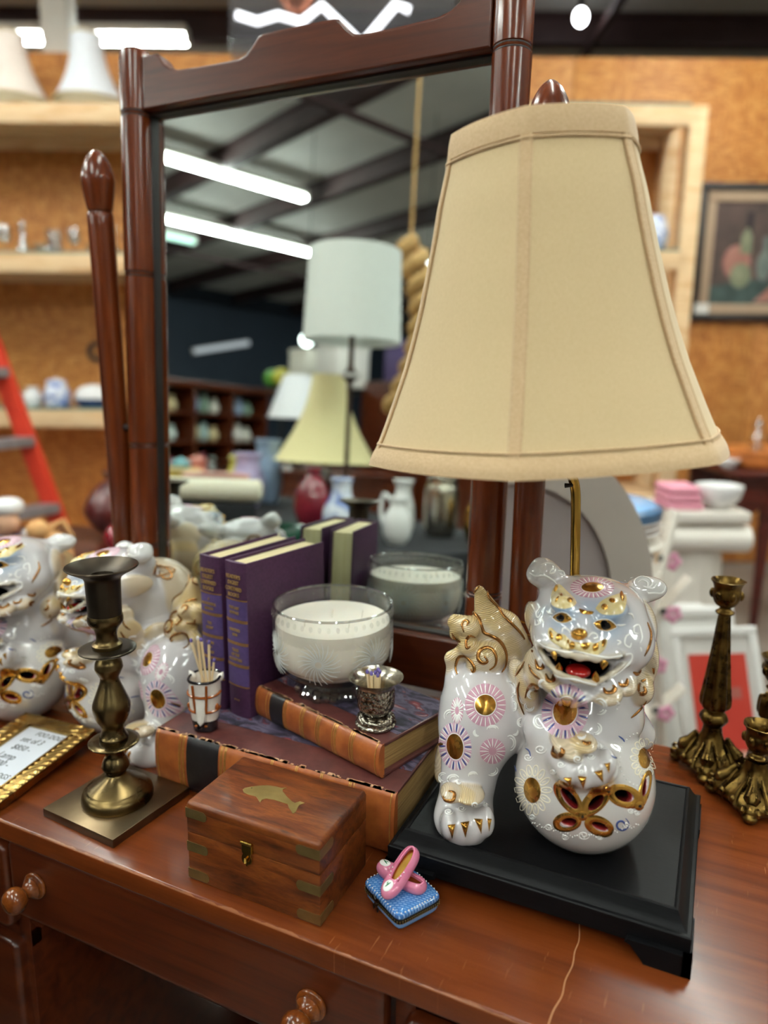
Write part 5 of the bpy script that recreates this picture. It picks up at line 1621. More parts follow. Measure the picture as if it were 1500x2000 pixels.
F = Matrix.Translation((-0.003, -hy, 0)) @ Matrix.Rotation(PI / 2, 4, 'X')
la.prism([(-0.0065, 0.0545), (0.0065, 0.0545), (0.0065, 0.0645), (-0.0065, 0.0645)], 0, 0.0012, M=F)
for x in (-0.0044, 0.0, 0.0044):
    la.tube([(x - 0.0019 - 0.003, -hy - 0.0022, 0.0652), (x + 0.0019 - 0.003, -hy - 0.0022, 0.0652)], 0.0016, 10)
la.prism([(-0.0055, 0.063), (0.0055, 0.063), (0.0055, 0.0545), (0.0042, 0.053), (0.0058, 0.0505), (0.0062, 0.047), (0.0045, 0.0435), (0.0012, 0.042), (0.0, 0.0395), (-0.002, 0.0415), (-0.0052, 0.0435), (-0.006, 0.047), (-0.0056, 0.0505), (-0.0042, 0.053), (-0.0055, 0.0545)], 0.0014, 0.0024, M=F, bev=0.0003)
ltc = la.build('latch', BRASS, lid, label='brass latch plate')
sp = MB(); sp.tube([(-0.003 - 0.001, -hy, 0.0475), (-0.003, -hy - 0.005, 0.0495), (-0.003 + 0.0008, -hy - 0.0062, 0.047), (-0.003, -hy - 0.004, 0.0445)], 0.0011, 8); sp.build('staple', BRASS, ltc)

# ------------------------------------------------------------------ ballet slipper trinket box
tb = thing('trinket_box', 'tiny blue cushion trinket box topped with two pink ballet slippers', 'trinket box', (-0.2420, 0.5715, DZ), 60 * DEG)
def cushion_mat():
    m, nt, b = new_mat('blue_basket_glaze')
    N, Lk = nt.nodes, nt.links
    tc = N.new('ShaderNodeTexCoord')
    br = N.new('ShaderNodeTexBrick'); br.inputs['Scale'].default_value = 1
    mp = N.new('ShaderNodeMapping'); mp.inputs['Scale'].default_value = (105, 105, 105); mp.inputs['Rotation'].default_value = (0, 0, 0.8)
    Lk.new(tc.outputs['Object'], mp.inputs[0]); Lk.new(mp.outputs[0], br.inputs['Vector'])
    br.inputs['Color1'].default_value = lin('#74ade6'); br.inputs['Color2'].default_value = lin('#b4d8f6'); br.inputs['Mortar'].default_value = lin('#4580c8')
    br.inputs['Mortar Size'].default_value = 0.09
    Lk.new(br.outputs['Color'], b.inputs['Base Color'])
    bp = N.new('ShaderNodeBump'); bp.inputs['Strength'].default_value = 0.3; bp.inputs['Distance'].default_value = 0.0006; bp.invert = True
    Lk.new(br.outputs['Fac'], bp.inputs['Height']); Lk.new(bp.outputs[0], b.inputs['Normal'])
    b.inputs['Roughness'].default_value = 0.15; b.inputs['Coat Weight'].default_value = 0.6
    return m
CUSH = cushion_mat()
BLUEP = pm('blue_porcelain', '#6f9fd6', rough=0.15, coat=0.5)
PINKS = pm('pink_slipper_glaze', '#d9799b', '#e08aa8', 60, 0.14, coat=0.6)
def sq(a, hx, hy, p=10.0):
    c, s = math.cos(a), math.sin(a)
    q = (abs(c) ** p + abs(s) ** p) ** (-1 / p)
    return hx * q * c, hy * q * s
def sq_shell(mb, lv, hx, hy, n=64, p=10.0, cap=True):
    vs, fs = [], []
    for o, z in lv:
        for i in range(n):
            x, y = sq(2 * PI * i / n, hx + o, hy + o, p)
            vs.append((x, y, z))
    for k in range(len(lv) - 1):
        for i in range(n):
            j = (i + 1) % n
            fs.append([k * n + i, k * n + j, (k + 1) * n + j, (k + 1) * n + i])
    if cap:
        fs.append(list(range(n))[::-1]); fs.append([(len(lv) - 1) * n + i for i in range(n)])
    mb.add(vs, fs)
HX, HY = 0.025, 0.029
m_ = MB(); sq_shell(m_, [(-0.004, 0), (-0.0015, 0.0015), (0, 0.0045), (0, 0.0085)], HX, HY); m_.build('box_bottom', BLUEP, tb)
m_ = MB(); sq_shell(m_, [(0.0, 0.0085), (0.0012, 0.009), (0.0012, 0.0102), (0.0004, 0.0104), (0.0004, 0.0108), (0.0012, 0.011), (0.0012, 0.0122), (0, 0.0126)], HX, HY)
rim = m_.build('brass_rim', BRASS_DK, tb)
rb_ = MB()
for i in range(84):
    for z in (0.0096, 0.0116):
        x, y = sq(2 * PI * i / 84, HX + 0.0013, HY + 0.0013)
        rb_.ball((x, y, z), 0.0007, 6, 4)
rb_.build('beading', BRASSBITS, rim, stuff=True)
m_ = MB(); sq_shell(m_, [(0, 0.0126), (0.0012, 0.0150), (0.0008, 0.0180), (-0.0015, 0.0202), (-0.006, 0.0216), (-0.013, 0.0226), (-0.02, 0.0230)], HX, HY); cu = m_.build('cushion_lid', CUSH, tb)
dt = MB()
for i in range(52):
    x, y = sq(2 * PI * i / 52, HX - 0.0004, HY - 0.0004)
    dt.ball((x, y, 0.0194), (0.0009, 0.0009, 0.0007), 6, 4)
dt.build('white_dots', SLIP, cu, stuff=True)
cl = MB()                                             # little bow shaped clasp on the side towards the front left
X = -HX - 0.0028
cl.ball((X, 0.004, 0.0105), (0.0018, 0.0024, 0.0026), 10, 8)
for sy in (-1, 1):
    cl.ball((X - 0.0005, 0.004 + sy * 0.0042, 0.0135), (0.0013, 0.0042, 0.0022), 10, 8, M=Matrix.Translation((X, 0.004, 0.0115)) @ Matrix.Rotation(sy * 0.6, 4, 'X') @ Matrix.Translation((-X, -0.004, -0.0115)))
    cl.ball((X - 0.0003, 0.004 + sy * 0.003, 0.0065), (0.001, 0.0014, 0.0032), 8, 6)
cl.build('bow_clasp', BRASS_DK, tb)
def slipper(M, label):
    """toe at -x, heel at +x, sole down"""
    L = 0.058
    def half(x):
        u = (x + L / 2) / L
        return 0.0108 * (max(0.0, 1 - abs(2 * u - 1) ** (5.0 if u > 0.5 else 3.0)) ** 0.5) * (1.0 - 0.06 * u)
    n, mseg = 28, 22
    vs, fs = [], []
    xs = [-L / 2 + L * (0.5 - 0.5 * math.cos(PI * k / mseg)) for k in range(mseg + 1)]
    for x in xs:
        h = max(half(x), 0.0004)
        u = (x + L / 2) / L
        top = 0.011 + 0.002 * u
        for i in range(n):
            a = 2 * PI * i / n
            y, z = h * math.cos(a), math.sin(a)
            zz = z * (h * 0.85 if z < 0 else min(h * 1.0, top * 0.62))
            if z > 0.35 and 0.33 < u < 0.93 and abs(y) < h * 0.62:      # the open throat
                zz = -0.0015
            vs.append((x, y, zz + 0.0075))
    for k in range(mseg):
        for i in range(n):
            j = (i + 1) % n
            fs.append([k * n + i, k * n + j, (k + 1) * n + j, (k + 1) * n + i])
    fs.append(list(range(n))[::-1]); fs.append([mseg * n + i for i in range(n)])
    s = MB(); s.add(vs, fs, 0, M)
    o = s.build('slipper', PINKS, tb, ang=70, label=label)
    g = MB()
    pts = [(L * (0.33) * math.cos(a) + L * 0.11, 0.0050 * math.copysign(abs(math.sin(a)) ** 0.7, math.sin(a))) for a in [2 * PI * k / 28 for k in range(28)]]
    g.prism(pts, 0.0078, 0.0092, M=M)
    g.build('gold_lining', GOLD, o)
    e = MB(); e.tube([(x, y, 0.0132 - 0.0014 * abs(y) / 0.0046) for x, y in [(L * 0.335 * math.cos(a) + L * 0.11, 0.0057 * math.copysign(abs(math.sin(a)) ** 0.7, math.sin(a))) for a in [2 * PI * k / 36 for k in range(36)]]], 0.0012, 7, M=M, closed=True)
    e.build('throat_edge', PINKS, o)
    pe = MB()
    for k in range(11):
        a = PI * (0.62 + 0.76 * k / 10)
        pe.ball((L * 0.36 * math.cos(a) + L * 0.11, 0.0070 * math.sin(a), 0.0136), 0.0007, 6, 4, M=M)
    pe.build('white_dots', SLIP, o, stuff=True)
    md = MB(); md.ball((-L * 0.335, 0, 0.0141), (0.0062, 0.0046, 0.0014), 16, 8, M=M); md.build('white_medallion', SLIP, o)
    lf = MB(); lf.tube([(-L * 0.385, 0.0014, 0.0153), (-L * 0.33, 0.0, 0.0157), (-L * 0.28, -0.0014, 0.0152)], [0.0003, 0.0008, 0.0003], 6, M=M)
    lf.ball((-L * 0.31, 0.0014, 0.0152), (0.0016, 0.0006, 0.0005), 8, 5, M=M)
    lf.build('green_leaf', pm('green_glaze', '#2f7a52', rough=0.2), o)
IN = Matrix.Rotation(-64 * DEG, 4, 'Z')
slipper(Matrix.Translation((0.001, 0.003, 0.0205)) @ IN @ Matrix.Rotation(-8 * DEG, 4, 'Z') @ Matrix.Rotation(0.0, 4, 'Y'), 'pink slipper lying flat')
slipper(Matrix.Translation((-0.002, -0.002, 0.0322)) @ IN @ Matrix.Rotation(84 * DEG, 4, 'Z') @ Matrix.Rotation(-21 * DEG, 4, 'Y'), 'pink slipper propped up across the other')

# ------------------------------------------------------------------ plain brass candlesticks
def candlestick(label, loc, rotz):
    t = thing('brass_candlestick', label, 'candlestick', loc, rotz, 'plain brass candlesticks')
    q = MB(); q.box(-0.0585, 0.0585, -0.0585, 0.0585, 0, 0.0105, 0.001); q.build('base_plate', pm('brown_brass_plate', '#5d4d3a', '#7a6850', 14, 0.36, 1.0), t)
    pr = [(0.0405, 0.0105), (0.041, 0.014), (0.0395, 0.021), (0.034, 0.026), (0.0325, 0.0275), (0.022, 0.0345), (0.0135, 0.041), (0.0112, 0.0445), (0.0155, 0.051), (0.0158, 0.0545), (0.0138, 0.0605), (0.0108, 0.0665), (0.011, 0.0735), (0.014, 0.0795)]
    MB().lathe(prof_smooth(pr, 3), 40).build('foot', BRONZE_OLD, t)
    MB().lathe(prof_smooth([(0.013, 0.0795), (0.027, 0.0825), (0.0285, 0.0838), (0.028, 0.0855), (0.0165, 0.0865)], 2), 40).build('lower_disc', BRONZE_OLD, t)
    pr = [(0.0162, 0.0862), (0.0165, 0.0905), (0.0145, 0.0935), (0.0125, 0.1), (0.0128, 0.1045), (0.0185, 0.1145), (0.0212, 0.1265), (0.0205, 0.134), (0.016, 0.146), (0.0116, 0.158), (0.0105, 0.1645), (0.0125, 0.169), (0.0155, 0.1755), (0.0155, 0.1785), (0.0145, 0.184), (0.011, 0.19), (0.011, 0.194)]
    MB().lathe(prof_smooth(pr, 3), 40).build('baluster', BRONZE_OLD, t)
    MB().lathe(prof_smooth([(0.012, 0.194), (0.03, 0.1975), (0.031, 0.199), (0.0305, 0.201), (0.0165, 0.2015)], 2), 40).build('upper_disc', BRASS_DK, t)
    pr = [(0.0162, 0.2012), (0.0165, 0.2055), (0.0128, 0.2085), (0.0115, 0.2155), (0.0135, 0.224), (0.0185, 0.2305), (0.0198, 0.236), (0.0188, 0.241)]
    MB().lathe(prof_smooth(pr, 3), 40).build('neck', BRONZE_OLD, t)
    pr = [(0.0184, 0.241), (0.0188, 0.26), (0.0194, 0.2815), (0.021, 0.2855), (0.029, 0.2905), (0.0385, 0.2955), (0.0398, 0.2972), (0.039, 0.2985), (0.036, 0.2968), (0.026, 0.291), (0.0165, 0.2885), (0.0125, 0.2878), (0.0115, 0.284), (0.0115, 0.262), (0.0003, 0.261)]
    MB().lathe(pr, 48, cap1=False).build('socket', BRASS_DK, t, ang=50)
    return t
cs0 = candlestick('plain turned brass candlestick with dark dish top beside the rosewood box', (-0.6135, 0.5735, DZ), -4 * DEG)
copy_thing(cs0, (-1.11, 0.53, DZ), 0.1, 'plain turned brass candlestick seen only in the mirror, behind the left lion dogs')

# ------------------------------------------------------------------ gold frame with the price note
pf = thing('photo_frame', 'gold wavy frame lying on the table with a handwritten price note', 'picture frame', (-0.7275, 0.497, DZ + 0.0002), 3.3 * DEG)
GOLDF = pm('shiny_gold_frame', '#8a6c3c', '#ad8e55', 30, 0.24, 1.0)
TL = 6.3 * DEG
PM = Matrix.Rotation(TL, 4, 'X')
W, L = 0.1275, 0.164
def rip(mb, x0, x1, y0, y1):
    nx, ny = max(2, int((x1 - x0) / 0.0016)), max(2, int((y1 - y0) / 0.0016))
    vs, fs = [], []
    for i in range(nx + 1):
        for j in range(ny + 1):
            x, y = x0 + (x1 - x0) * i / nx, y0 + (y1 - y0) * j / ny
            ed = min(i, j, nx - i, ny - j)
            vs.append((x, y, 0.0118 + (0.0007 * math.sin((y * 0.8 - x * 0.6 + 0.0016 * math.sin(x * 260)) * 2 * PI / 0.0075) if ed > 0 else -0.001)))
    for i in range(nx):
        for j in range(ny):
            a = i * (ny + 1) + j
            fs.append([a, a + ny + 1, a + ny + 2, a + 1])
    mb.add(vs, fs, 0, PM)
PX0, PX1, PY0, PY1 = -W + 0.030, -0.0215, 0.028, L - 0.021
for x0, x1, y0, y1 in ((-W, 0, 0, PY0), (-W, 0, PY1, L), (-W, PX0, PY0, PY1), (PX1, 0, PY0, PY1)):
    r_ = MB(); r_.box(x0, x1, y0, y1, 0.0, 0.0112, 0.0008, M=PM)
    rip(r_, x0, x1, y0, y1)
    r_.build('moulding', GOLDF, pf, ang=60)
in_ = MB()
for x0, x1, y0, y1 in ((PX0 - 0.001, PX0 + 0.0015, PY0, PY1), (PX1 - 0.0015, PX1 + 0.001, PY0, PY1), (PX0, PX1, PY0 - 0.001, PY0 + 0.0015), (PX0, PX1, PY1 - 0.0025, PY1 + 0.001)):
    in_.box(x0, x1, y0, y1, 0.008, 0.0128, 0.0005, M=PM)
in_.build('inner_lip', GOLDF, pf)
MB().box(PX0, PX1, PY0, PY1, 0.004, 0.0085, M=PM).build('paper_note', pm('white_paper', '#d9dde6', rough=0.5), pf)
INK = pm('black_ink', '#23232a', rough=0.6)
for k, (s, x, y, sz) in enumerate((('FOO DOGS', 0.024, 0.003, 0.0115), ('set of 3', 0.014, 0.017, 0.0145), ('$850 -', 0.016, 0.034, 0.014), ('Lamp', 0.012, 0.052, 0.016), ('$500 -', 0.014, 0.067, 0.014), ('PAIR OF DOGS', 0.001, 0.087, 0.0118), ('$400 -', 0.012, 0.103, 0.014))):
    text('handwriting', s, sz, PM @ Matrix.Translation((PX0 + x, PY1 - 0.004 - y - sz * 0.7, 0.0086)), INK, pf, shear=0.25, thick=0.0001, xs=0.82)
MB().box(-W * 0.5 - 0.02, -W * 0.5 + 0.02, L - 0.045, L - 0.02, 0.0, 0.0165, 0.001).build('easel_leg', DARKW, pf)

# ------------------------------------------------------------------ ornate candlesticks on the right
def ornate(label, loc, rotz, h, kind):
    t = thing('ornate_candlestick', label, 'candlestick', loc, rotz, 'ornate antique brass candlesticks')
    R = {'tall': 0.037, 'short': 0.042, 'mid': 0.022}[kind]
    hb = {'tall': 0.062, 'short': 0.058, 'mid': 0.055}[kind]
    def lob(a, f):
        return 1 + (0.16 * (1 - f) ** 0.7) * math.cos(4 * a) + 0.035 * (1 - f) * math.cos(12 * a)
    b = MB()
    b.lathe(prof_smooth([(R * 0.93, 0.006), (R * 1.0, 0.0105), (R * 0.97, 0.016), (R * 0.82, 0.024), (R * 0.62, 0.031), (R * 0.45, hb * 0.66), (R * 0.34, hb * 0.82), (R * 0.30, hb)], 4), 72, fn=lob)
    bo = b.build('base', ORN, t, ang=60)
    for k in range(4):
        a = k * PI / 2
        f = MB()
        f.ball((R * 1.1 * math.cos(a), R * 1.1 * math.sin(a), 0.006), (0.0085, 0.0085, 0.006), 14, 8)
        for s in (-1, 1):
            f.tube(arc3(R * 1.12, a + s * 0.17, 0.012, 0.0055), [0.0024, 0.0028, 0.0024, 0.0018, 0.0012, 0.001, 0.001, 0.001][:8], 8)
        f.build('scroll_foot', ORN, t)
        s_ = MB()                                     # raised pear shaped drops on the four faces
        a2 = a
        pts = [(R * q * math.cos(a2), R * q * math.sin(a2), z) for q, z in ((0.5, hb * 0.78), (0.66, hb * 0.58), (0.85, hb * 0.42), (1.0, 0.020))]
        s_.tube(pts, [0.003, 0.006, 0.0098, 0.0055], 12)
        s_.build('drop_ornament', ORN, bo)
        c_ = MB()
        for s in (-1, 1):
            c_.tube([(R * (1.0 - 0.1 * j) * math.cos(a + s * (0.42 + 0.05 * math.sin(j))), R * (1.0 - 0.1 * j) * math.sin(a + s * (0.42 + 0.05 * math.sin(j))), 0.012 + 0.0062 * j) for j in range(6)], [0.003, 0.0035, 0.003, 0.0025, 0.002, 0.0015], 8)
            c_.ball((R * 0.93 * math.cos(a + s * 0.55), R * 0.93 * math.sin(a + s * 0.55), 0.017), (0.0045, 0.0045, 0.005), 10, 8)
        c_.build('leaf_scroll', ORN, bo)
    z = hb
    if kind != 'short':
        k_ = MB(); k_.lathe(prof_smooth([(R * 0.3, z), (0.0125, z + 0.002), (0.0165, z + 0.008), (0.017, z + 0.012), (0.0145, z + 0.018), (0.011, z + 0.0205), (0.0125, z + 0.023)], 3), 32, fn=lambda a, f: 1 + 0.04 * math.cos(8 * a)); k_.build('knop', ORN, t)
        z += 0.022
        zt = h - 0.048
        cl_ = MB(); cl_.lathe(prof_smooth([(0.0115, z), (0.0165, z + 0.006), (0.0172, z + 0.016), (0.0155, z + 0.03), (0.0105, z + (zt - z) * 0.62), (0.0068, zt - 0.003), (0.0062, zt)], 4), 64, fn=lambda a, f: 1 + 0.12 * math.cos(8 * a) * min(1, 6 * f, 8 * (1 - f)))
        cl_.build('fluted_column', ORN, t)
        c = zt
    else:
        c = z
    MB().lathe(prof_smooth([(0.006, c - 0.001), (0.0105, c + 0.002), (0.011, c + 0.0045), (0.0068, c + 0.0075), (0.0072, c + 0.0105), (0.011, c + 0.0125)], 3), 28).build('collar', ORN, t)
    n = 48
    prof = prof_smooth([(0.0085, c + 0.0115), (0.013, c + 0.015), (0.0165, c + 0.023), (0.0168, c + 0.03), (0.0158, c + 0.035), (0.0175, c + 0.041), (0.0205, c + 0.0455)], 3)
    inn = [(0.0195, c + 0.0458), (0.0165, c + 0.042), (0.0128, c + 0.036), (0.012, c + 0.02), (0.0003, c + 0.019)]
    cu_ = MB(); cu_.lathe(prof + inn, n, cap1=False, fn=lambda a, f: 1 + 0.05 * math.cos(5 * a) * f * (1 if f < 0.8 else 0.6)); co = cu_.build('candle_cup', ORN, t, ang=50)
    for k in range(6):
        a = k * PI / 3
        l_ = MB(); l_.ball((0.0163 * math.cos(a), 0.0163 * math.sin(a), c + 0.027), (0.0042, 0.0042, 0.0065), 10, 8); l_.build('rosette', ORN, co)
    return t
def arc3(r, a, z, q):
    return [(r * math.cos(a) + q * math.sin(k * 0.8) * math.cos(a), r * math.sin(a) + q * math.sin(k * 0.8) * math.sin(a), z + q * (1 - math.cos(k * 0.8)) * (1 - 0.08 * k)) for k in range(8)]
ornate('tall ornate antique brass candlestick with fluted column, right of the lamp base', (0.026, 0.974, DZ), -6 * DEG, 0.262, 'tall')
ornate('short ornate brass candlestick with only a cup on its scrolled base', (0.077, 0.912, DZ), -6 * DEG, 0.105, 'short')
ornate('ornate brass candlestick of middle height, cut by the right edge of the photo', (0.094, 0.993, DZ), 30 * DEG, 0.165, 'mid')
# ------------------------------------------------------------------ shop shelves and clutter behind the table
def at(name, label, cat, r, g, z=0.0, turn=0.0, group=None):
    return thing(name, label, cat, bld(r, g, z), YAW + turn, group)
CREAM_SH = pm('cream_shade_cloth', '#e3d8c3', '#eae0cd', 60, 0.8)
WHITE_SH = pm('white_shade_cloth', '#dcdce2', '#e6e6ea', 60, 0.8)
PINK_SH = pm('blush_shade_cloth', '#e2d0c4', '#e9d9ce', 60, 0.8)
TRIMC = pm('cream_braid', '#cdb98e', rough=0.8)
CLEARG = thin_glass('thin_clear_glass', 0.93, 0.15, 0.28)
SHELFG = pm('green_edge_glass', '#b9d8cc', rough=0.05, trans=0.6, ior=1.4)
BLUEW = pm('blue_white_china', '#dfe3ee', '#6f83c0', 26, 0.2, coat=0.4, lo=0.45, hi=0.6)
CHINA = pm('white_china', '#e4e2e0', rough=0.2, coat=0.4)
NAVYG = pm('navy_glaze', '#243253', '#33466f', 30, 0.2)
MAHOG = wood_mat('mahogany', [(0.3, '#2f0f0b'), (0.5, '#451710'), (0.72, '#572016')], rough=0.3, coat=0.3, fleck=0.25)
IVORY = pm('ivory_paint', '#d8d0c4', '#e0d9ce', 5, 0.5)
ALU = pm('grey_aluminium', '#8a8488', '#9a9498', 20, 0.45, 0.6)
ORANGE = pm('orange_fibreglass', '#c8301a', '#d23a20', 12, 0.45)
def bell(t, rb, rt, h, m, nm='shade', trim=True, n=40, oval=1.0):
    pr = [(rb, 0), (rb * 0.93, h * 0.05)] + [(rt + (rb - rt) * (1 - q) ** 2.1, h * q) for q in (0.15, 0.3, 0.45, 0.6, 0.75, 0.9, 1.0)]
    M = Matrix.Diagonal((1, oval, 1, 1))
    MB().lathe(pr + [(p[0] - 0.003, p[1]) for p in pr[::-1]], n, cap0=False, cap1=False, M=M).build(nm, m, t)
    if trim:
        MB().tube([(rb * math.cos(a), rb * math.sin(a) * oval, 0.004) for a in [2 * PI * k / 40 for k in range(40)]], 0.006, 6, closed=True).build('bottom_trim', TRIMC, t)
        MB().tube([(rt * math.cos(a), rt * math.sin(a) * oval, h - 0.004) for a in [2 * PI * k / 30 for k in range(30)]], 0.005, 6, closed=True).build('top_trim', TRIMC, t)
def jar(t, pr, m, n=28, lid=None, lm=None):
    MB().lathe(prof_smooth(pr, 3), n).build('body', m, t)
    if lid:
        MB().lathe(prof_smooth(lid, 3), n).build('lid', lm or m, t)

def shelf_unit(label, r0, r1, g0, g1, levels, glass, posts, top=None):
    t = at('shelf_unit', label, 'shelf', 0, 0, 0)
    for z in levels:
        MB().box(r0, r1, g0, g0 + 0.038, z - 0.1, z, 0.003).build('front_rail', PINE, t)
        MB().box(r0, r1, g0 + 0.04, g1, z - 0.03, z - 0.002).build('shelf_board', PINE, t)
        MB().box(r0, r1, g1 - 0.04, g1, z - 0.1, z - 0.031).build('rear_rail', PINE, t)
    for z in glass:
        MB().box(r0 + 0.01, r1 - 0.04, g0 - 0.004, g1, z + 0.0005, z + 0.01).build('glass_plate', SHELFG, t)
    for x in posts:
        for g in (g0 - 0.0, g1 - 0.09):
            MB().box(x - 0.045, x + 0.045, g, g + 0.09, 0, top or levels[-1] + 0.002, 0.003).build('post', PINE, t)
    return t
shelf_unit('long pale pine shelf unit against the strand board wall, left', -3.2, -0.55, 4.15, 4.66, (0.15, 1.015, 1.865, 2.622), (1.015, 1.865), (-3.15, -0.6))
shelf_unit('pale pine shelf unit half hidden behind the cream lampshade', 0.45, 1.66, 4.2, 4.66, (0.55, 1.2, 1.915, 2.652), (1.915, 2.652), (0.5, 1.667), 2.654)

# lampshades along the top of the left shelf
ZT = 2.623
def shade_stack(r, g, n, rb, rt, h, m, label, oval=1.0):
    for k in range(n):
        last = k == n - 1
        lb = label if last else '%s shade nested under the %s' % (('lowest cream', 'middle cream')[k], label.split(' ', 1)[0] + ' bell lampshade on the top shelf')
        t = at('lampshade', lb, 'lampshade', r, g, ZT + k * 0.034, 0, 'bell lampshades on the top shelf')
        bell(t, rb * (1 + 0.02 * (n - 1 - k)), rt, h * (1 if last else 0.86), m if last else CREAM_SH, oval=oval)
shade_stack(-1.66, 4.40, 3, 0.195, 0.082, 0.35, WHITE_SH, 'white bell lampshade stacked on the top shelf, left of the mirror')
shade_stack(-2.09, 4.40, 3, 0.205, 0.085, 0.35, PINK_SH, 'blush bell lampshade stacked on the top shelf at the far left')
shade_stack(-1.20, 4.42, 1, 0.17, 0.09, 0.20, CREAM_SH, 'low cream lampshade seen just above the left end of the mirror crest')
shade_stack(-0.84, 4.42, 1, 0.17, 0.10, 0.19, CREAM_SH, 'low cream lampshade seen above the middle of the mirror crest')
# glassware on the second shelf
rr = random.Random(3)
names = ('stemmed clear glass goblet', 'clear glass tumbler', 'cut glass bowl', 'clear glass bud vase')
order = ('first', 'second', 'third', 'fourth', 'fifth', 'sixth', 'seventh', 'eighth', 'ninth')
for k in range(9):
    r = -2.16 + k * 0.098
    kind = (0, 3, 2, 1, 0, 2, 3, 0, 1)[k]
    t = at('glassware', names[kind] + ', %s from the left on the middle left shelf' % order[k], 'glassware', r, 4.32 + rr.uniform(-0.05, 0.08), 1.877, 0, 'clear glassware on the middle shelf')
    s = rr.uniform(1.0, 1.35)
    pr = {0: [(0.03, 0), (0.004, 0.006), (0.004, 0.05), (0.02, 0.06), (0.034, 0.09), (0.032, 0.13)], 1: [(0.028, 0), (0.03, 0.005), (0.035, 0.1)], 2: [(0.03, 0), (0.02, 0.01), (0.05, 0.035), (0.06, 0.06)], 3: [(0.03, 0), (0.034, 0.02), (0.014, 0.08), (0.02, 0.15)]}[kind]
    pr = [(a * s, b * s) for a, b in pr]
    MB().lathe(prof_smooth(pr, 3) + [(max(a - 0.002, 0.001), b) for a, b in prof_smooth(pr, 3)[::-1][:8]], 20, cap1=False).build('glass', CLEARG, t)
# china on the third shelf
ZC = 1.0262
t = at('ginger_jar', 'blue and white lidded jar on the lower left shelf', 'jar', -1.905, 4.24, ZC)
jar(t, [(0.055, 0), (0.068, 0.012), (0.074, 0.06), (0.07, 0.1), (0.052, 0.118)], BLUEW, lid=[(0.054, 0.116), (0.056, 0.13), (0.05, 0.152), (0.018, 0.16), (0.012, 0.165)])
t = at('serving_dish', 'navy dish with white domed cover on the lower left shelf', 'dish', -1.70, 4.26, ZC)
MB().lathe([(0.08, 0), (0.11, 0.03), (0.115, 0.048), (0.105, 0.05)], 36, M=Matrix.Diagonal((1, 0.8, 1, 1))).build('dish', NAVYG, t)
MB().lathe(prof_smooth([(0.108, 0.048), (0.1, 0.085), (0.07, 0.115), (0.03, 0.128), (0.001, 0.131)], 3), 36, M=Matrix.Diagonal((1, 0.8, 1, 1))).build('cover', CHINA, t)
t = at('vase', 'white china figurine vase left of the blue and white jar', 'vase', -2.045, 4.24, ZC)
jar(t, [(0.035, 0), (0.045, 0.02), (0.05, 0.06), (0.03, 0.095), (0.036, 0.115)], CHINA)
t = at('mug', 'blue sprigged china mug partly behind the orange ladder', 'mug', -2.18, 4.26, ZC)
jar(t, [(0.04, 0), (0.046, 0.01), (0.045, 0.09), (0.047, 0.1)], BLUEW)
MB().tube([(0.044, 0, 0.08), (0.07, 0, 0.075), (0.075, 0, 0.05), (0.065, 0, 0.028), (0.044, 0, 0.02)], 0.006, 8).build('handle', CHINA, t)
# right shelf
for k, (r, pr, m, lb, cat) in enumerate(((1.24, [(0.05, 0), (0.06, 0.01), (0.05, 0.06), (0.02, 0.1), (0.045, 0.14), (0.05, 0.2), (0.02, 0.24)], IVORY, 'ivory china figurine on the right shelf beside the lampshade edge', 'figurine'),
                                          (1.36, [(0.03, 0), (0.034, 0.01), (0.012, 0.05), (0.03, 0.09), (0.055, 0.12), (0.06, 0.19), (0.05, 0.28), (0.055, 0.36)], CHINA, 'tall white candle vase on the right shelf', 'vase'),
                                          (1.52, [(0.05, 0), (0.08, 0.05), (0.085, 0.11), (0.07, 0.17), (0.05, 0.2)], BLUEW, 'pale blue china bowl jar at the right end of the shelf', 'jar'))):
    t = at('shelf_china', lb, cat, r, 4.36, 1.926)
    jar(t, pr, m)

# orange stepladder seen from its side
ld = at('stepladder', 'orange stepladder with grey steps standing left of the mirror', 'ladder', -1.32, 3.2, 0)
top = Vector((-0.56, 0.0, 1.95))
for (dx, dg) in ((0, 0), (-0.20, -0.42)):
    b = Vector((dx, dg, 0))
    m = MB()
    m.M = Matrix.Translation(b) @ (top.to_track_quat('Z', 'Y').to_matrix().to_4x4())
    m.box(-0.012, 0.012, -0.036, 0.036, 0, top.length, 0.003); m.box(-0.03, -0.012, -0.036, -0.028, 0, top.length); m.box(-0.03, -0.012, 0.028, 0.036, 0, top.length)
    m.build('side_rail', ORANGE, ld)
for k in range(6):
    q = (0.17 + 0.153 * k)
    p = top * q
    m = MB()
    a, b = p + Vector((0.005, 0, 0)), p + Vector((-0.20, -0.42, 0))
    M = Matrix.Translation(a) @ frame(b - a, (0, 0, 1))
    m.box(0, (b - a).length, -0.012, 0.03, -0.045, 0.045, 0.003, M=M)
    m.build('step', ALU, ld)
for dx, dg in ((0, 0), (-0.20, -0.42)):
    m = MB(); m.tube([Vector((dx - 1.0, dg, 0.0)), top + Vector((dx - 0.05, dg, -0.05))], 0.02, 8); m.build('rear_leg', ORANGE, ld)
m = MB(); m.box(-0.30, 0.12, -0.46, 0.06, 1.93, 1.97, 0.01, M=Matrix.Translation((-0.56, 0, 0))); m.build('top_cap', BLACK, ld)
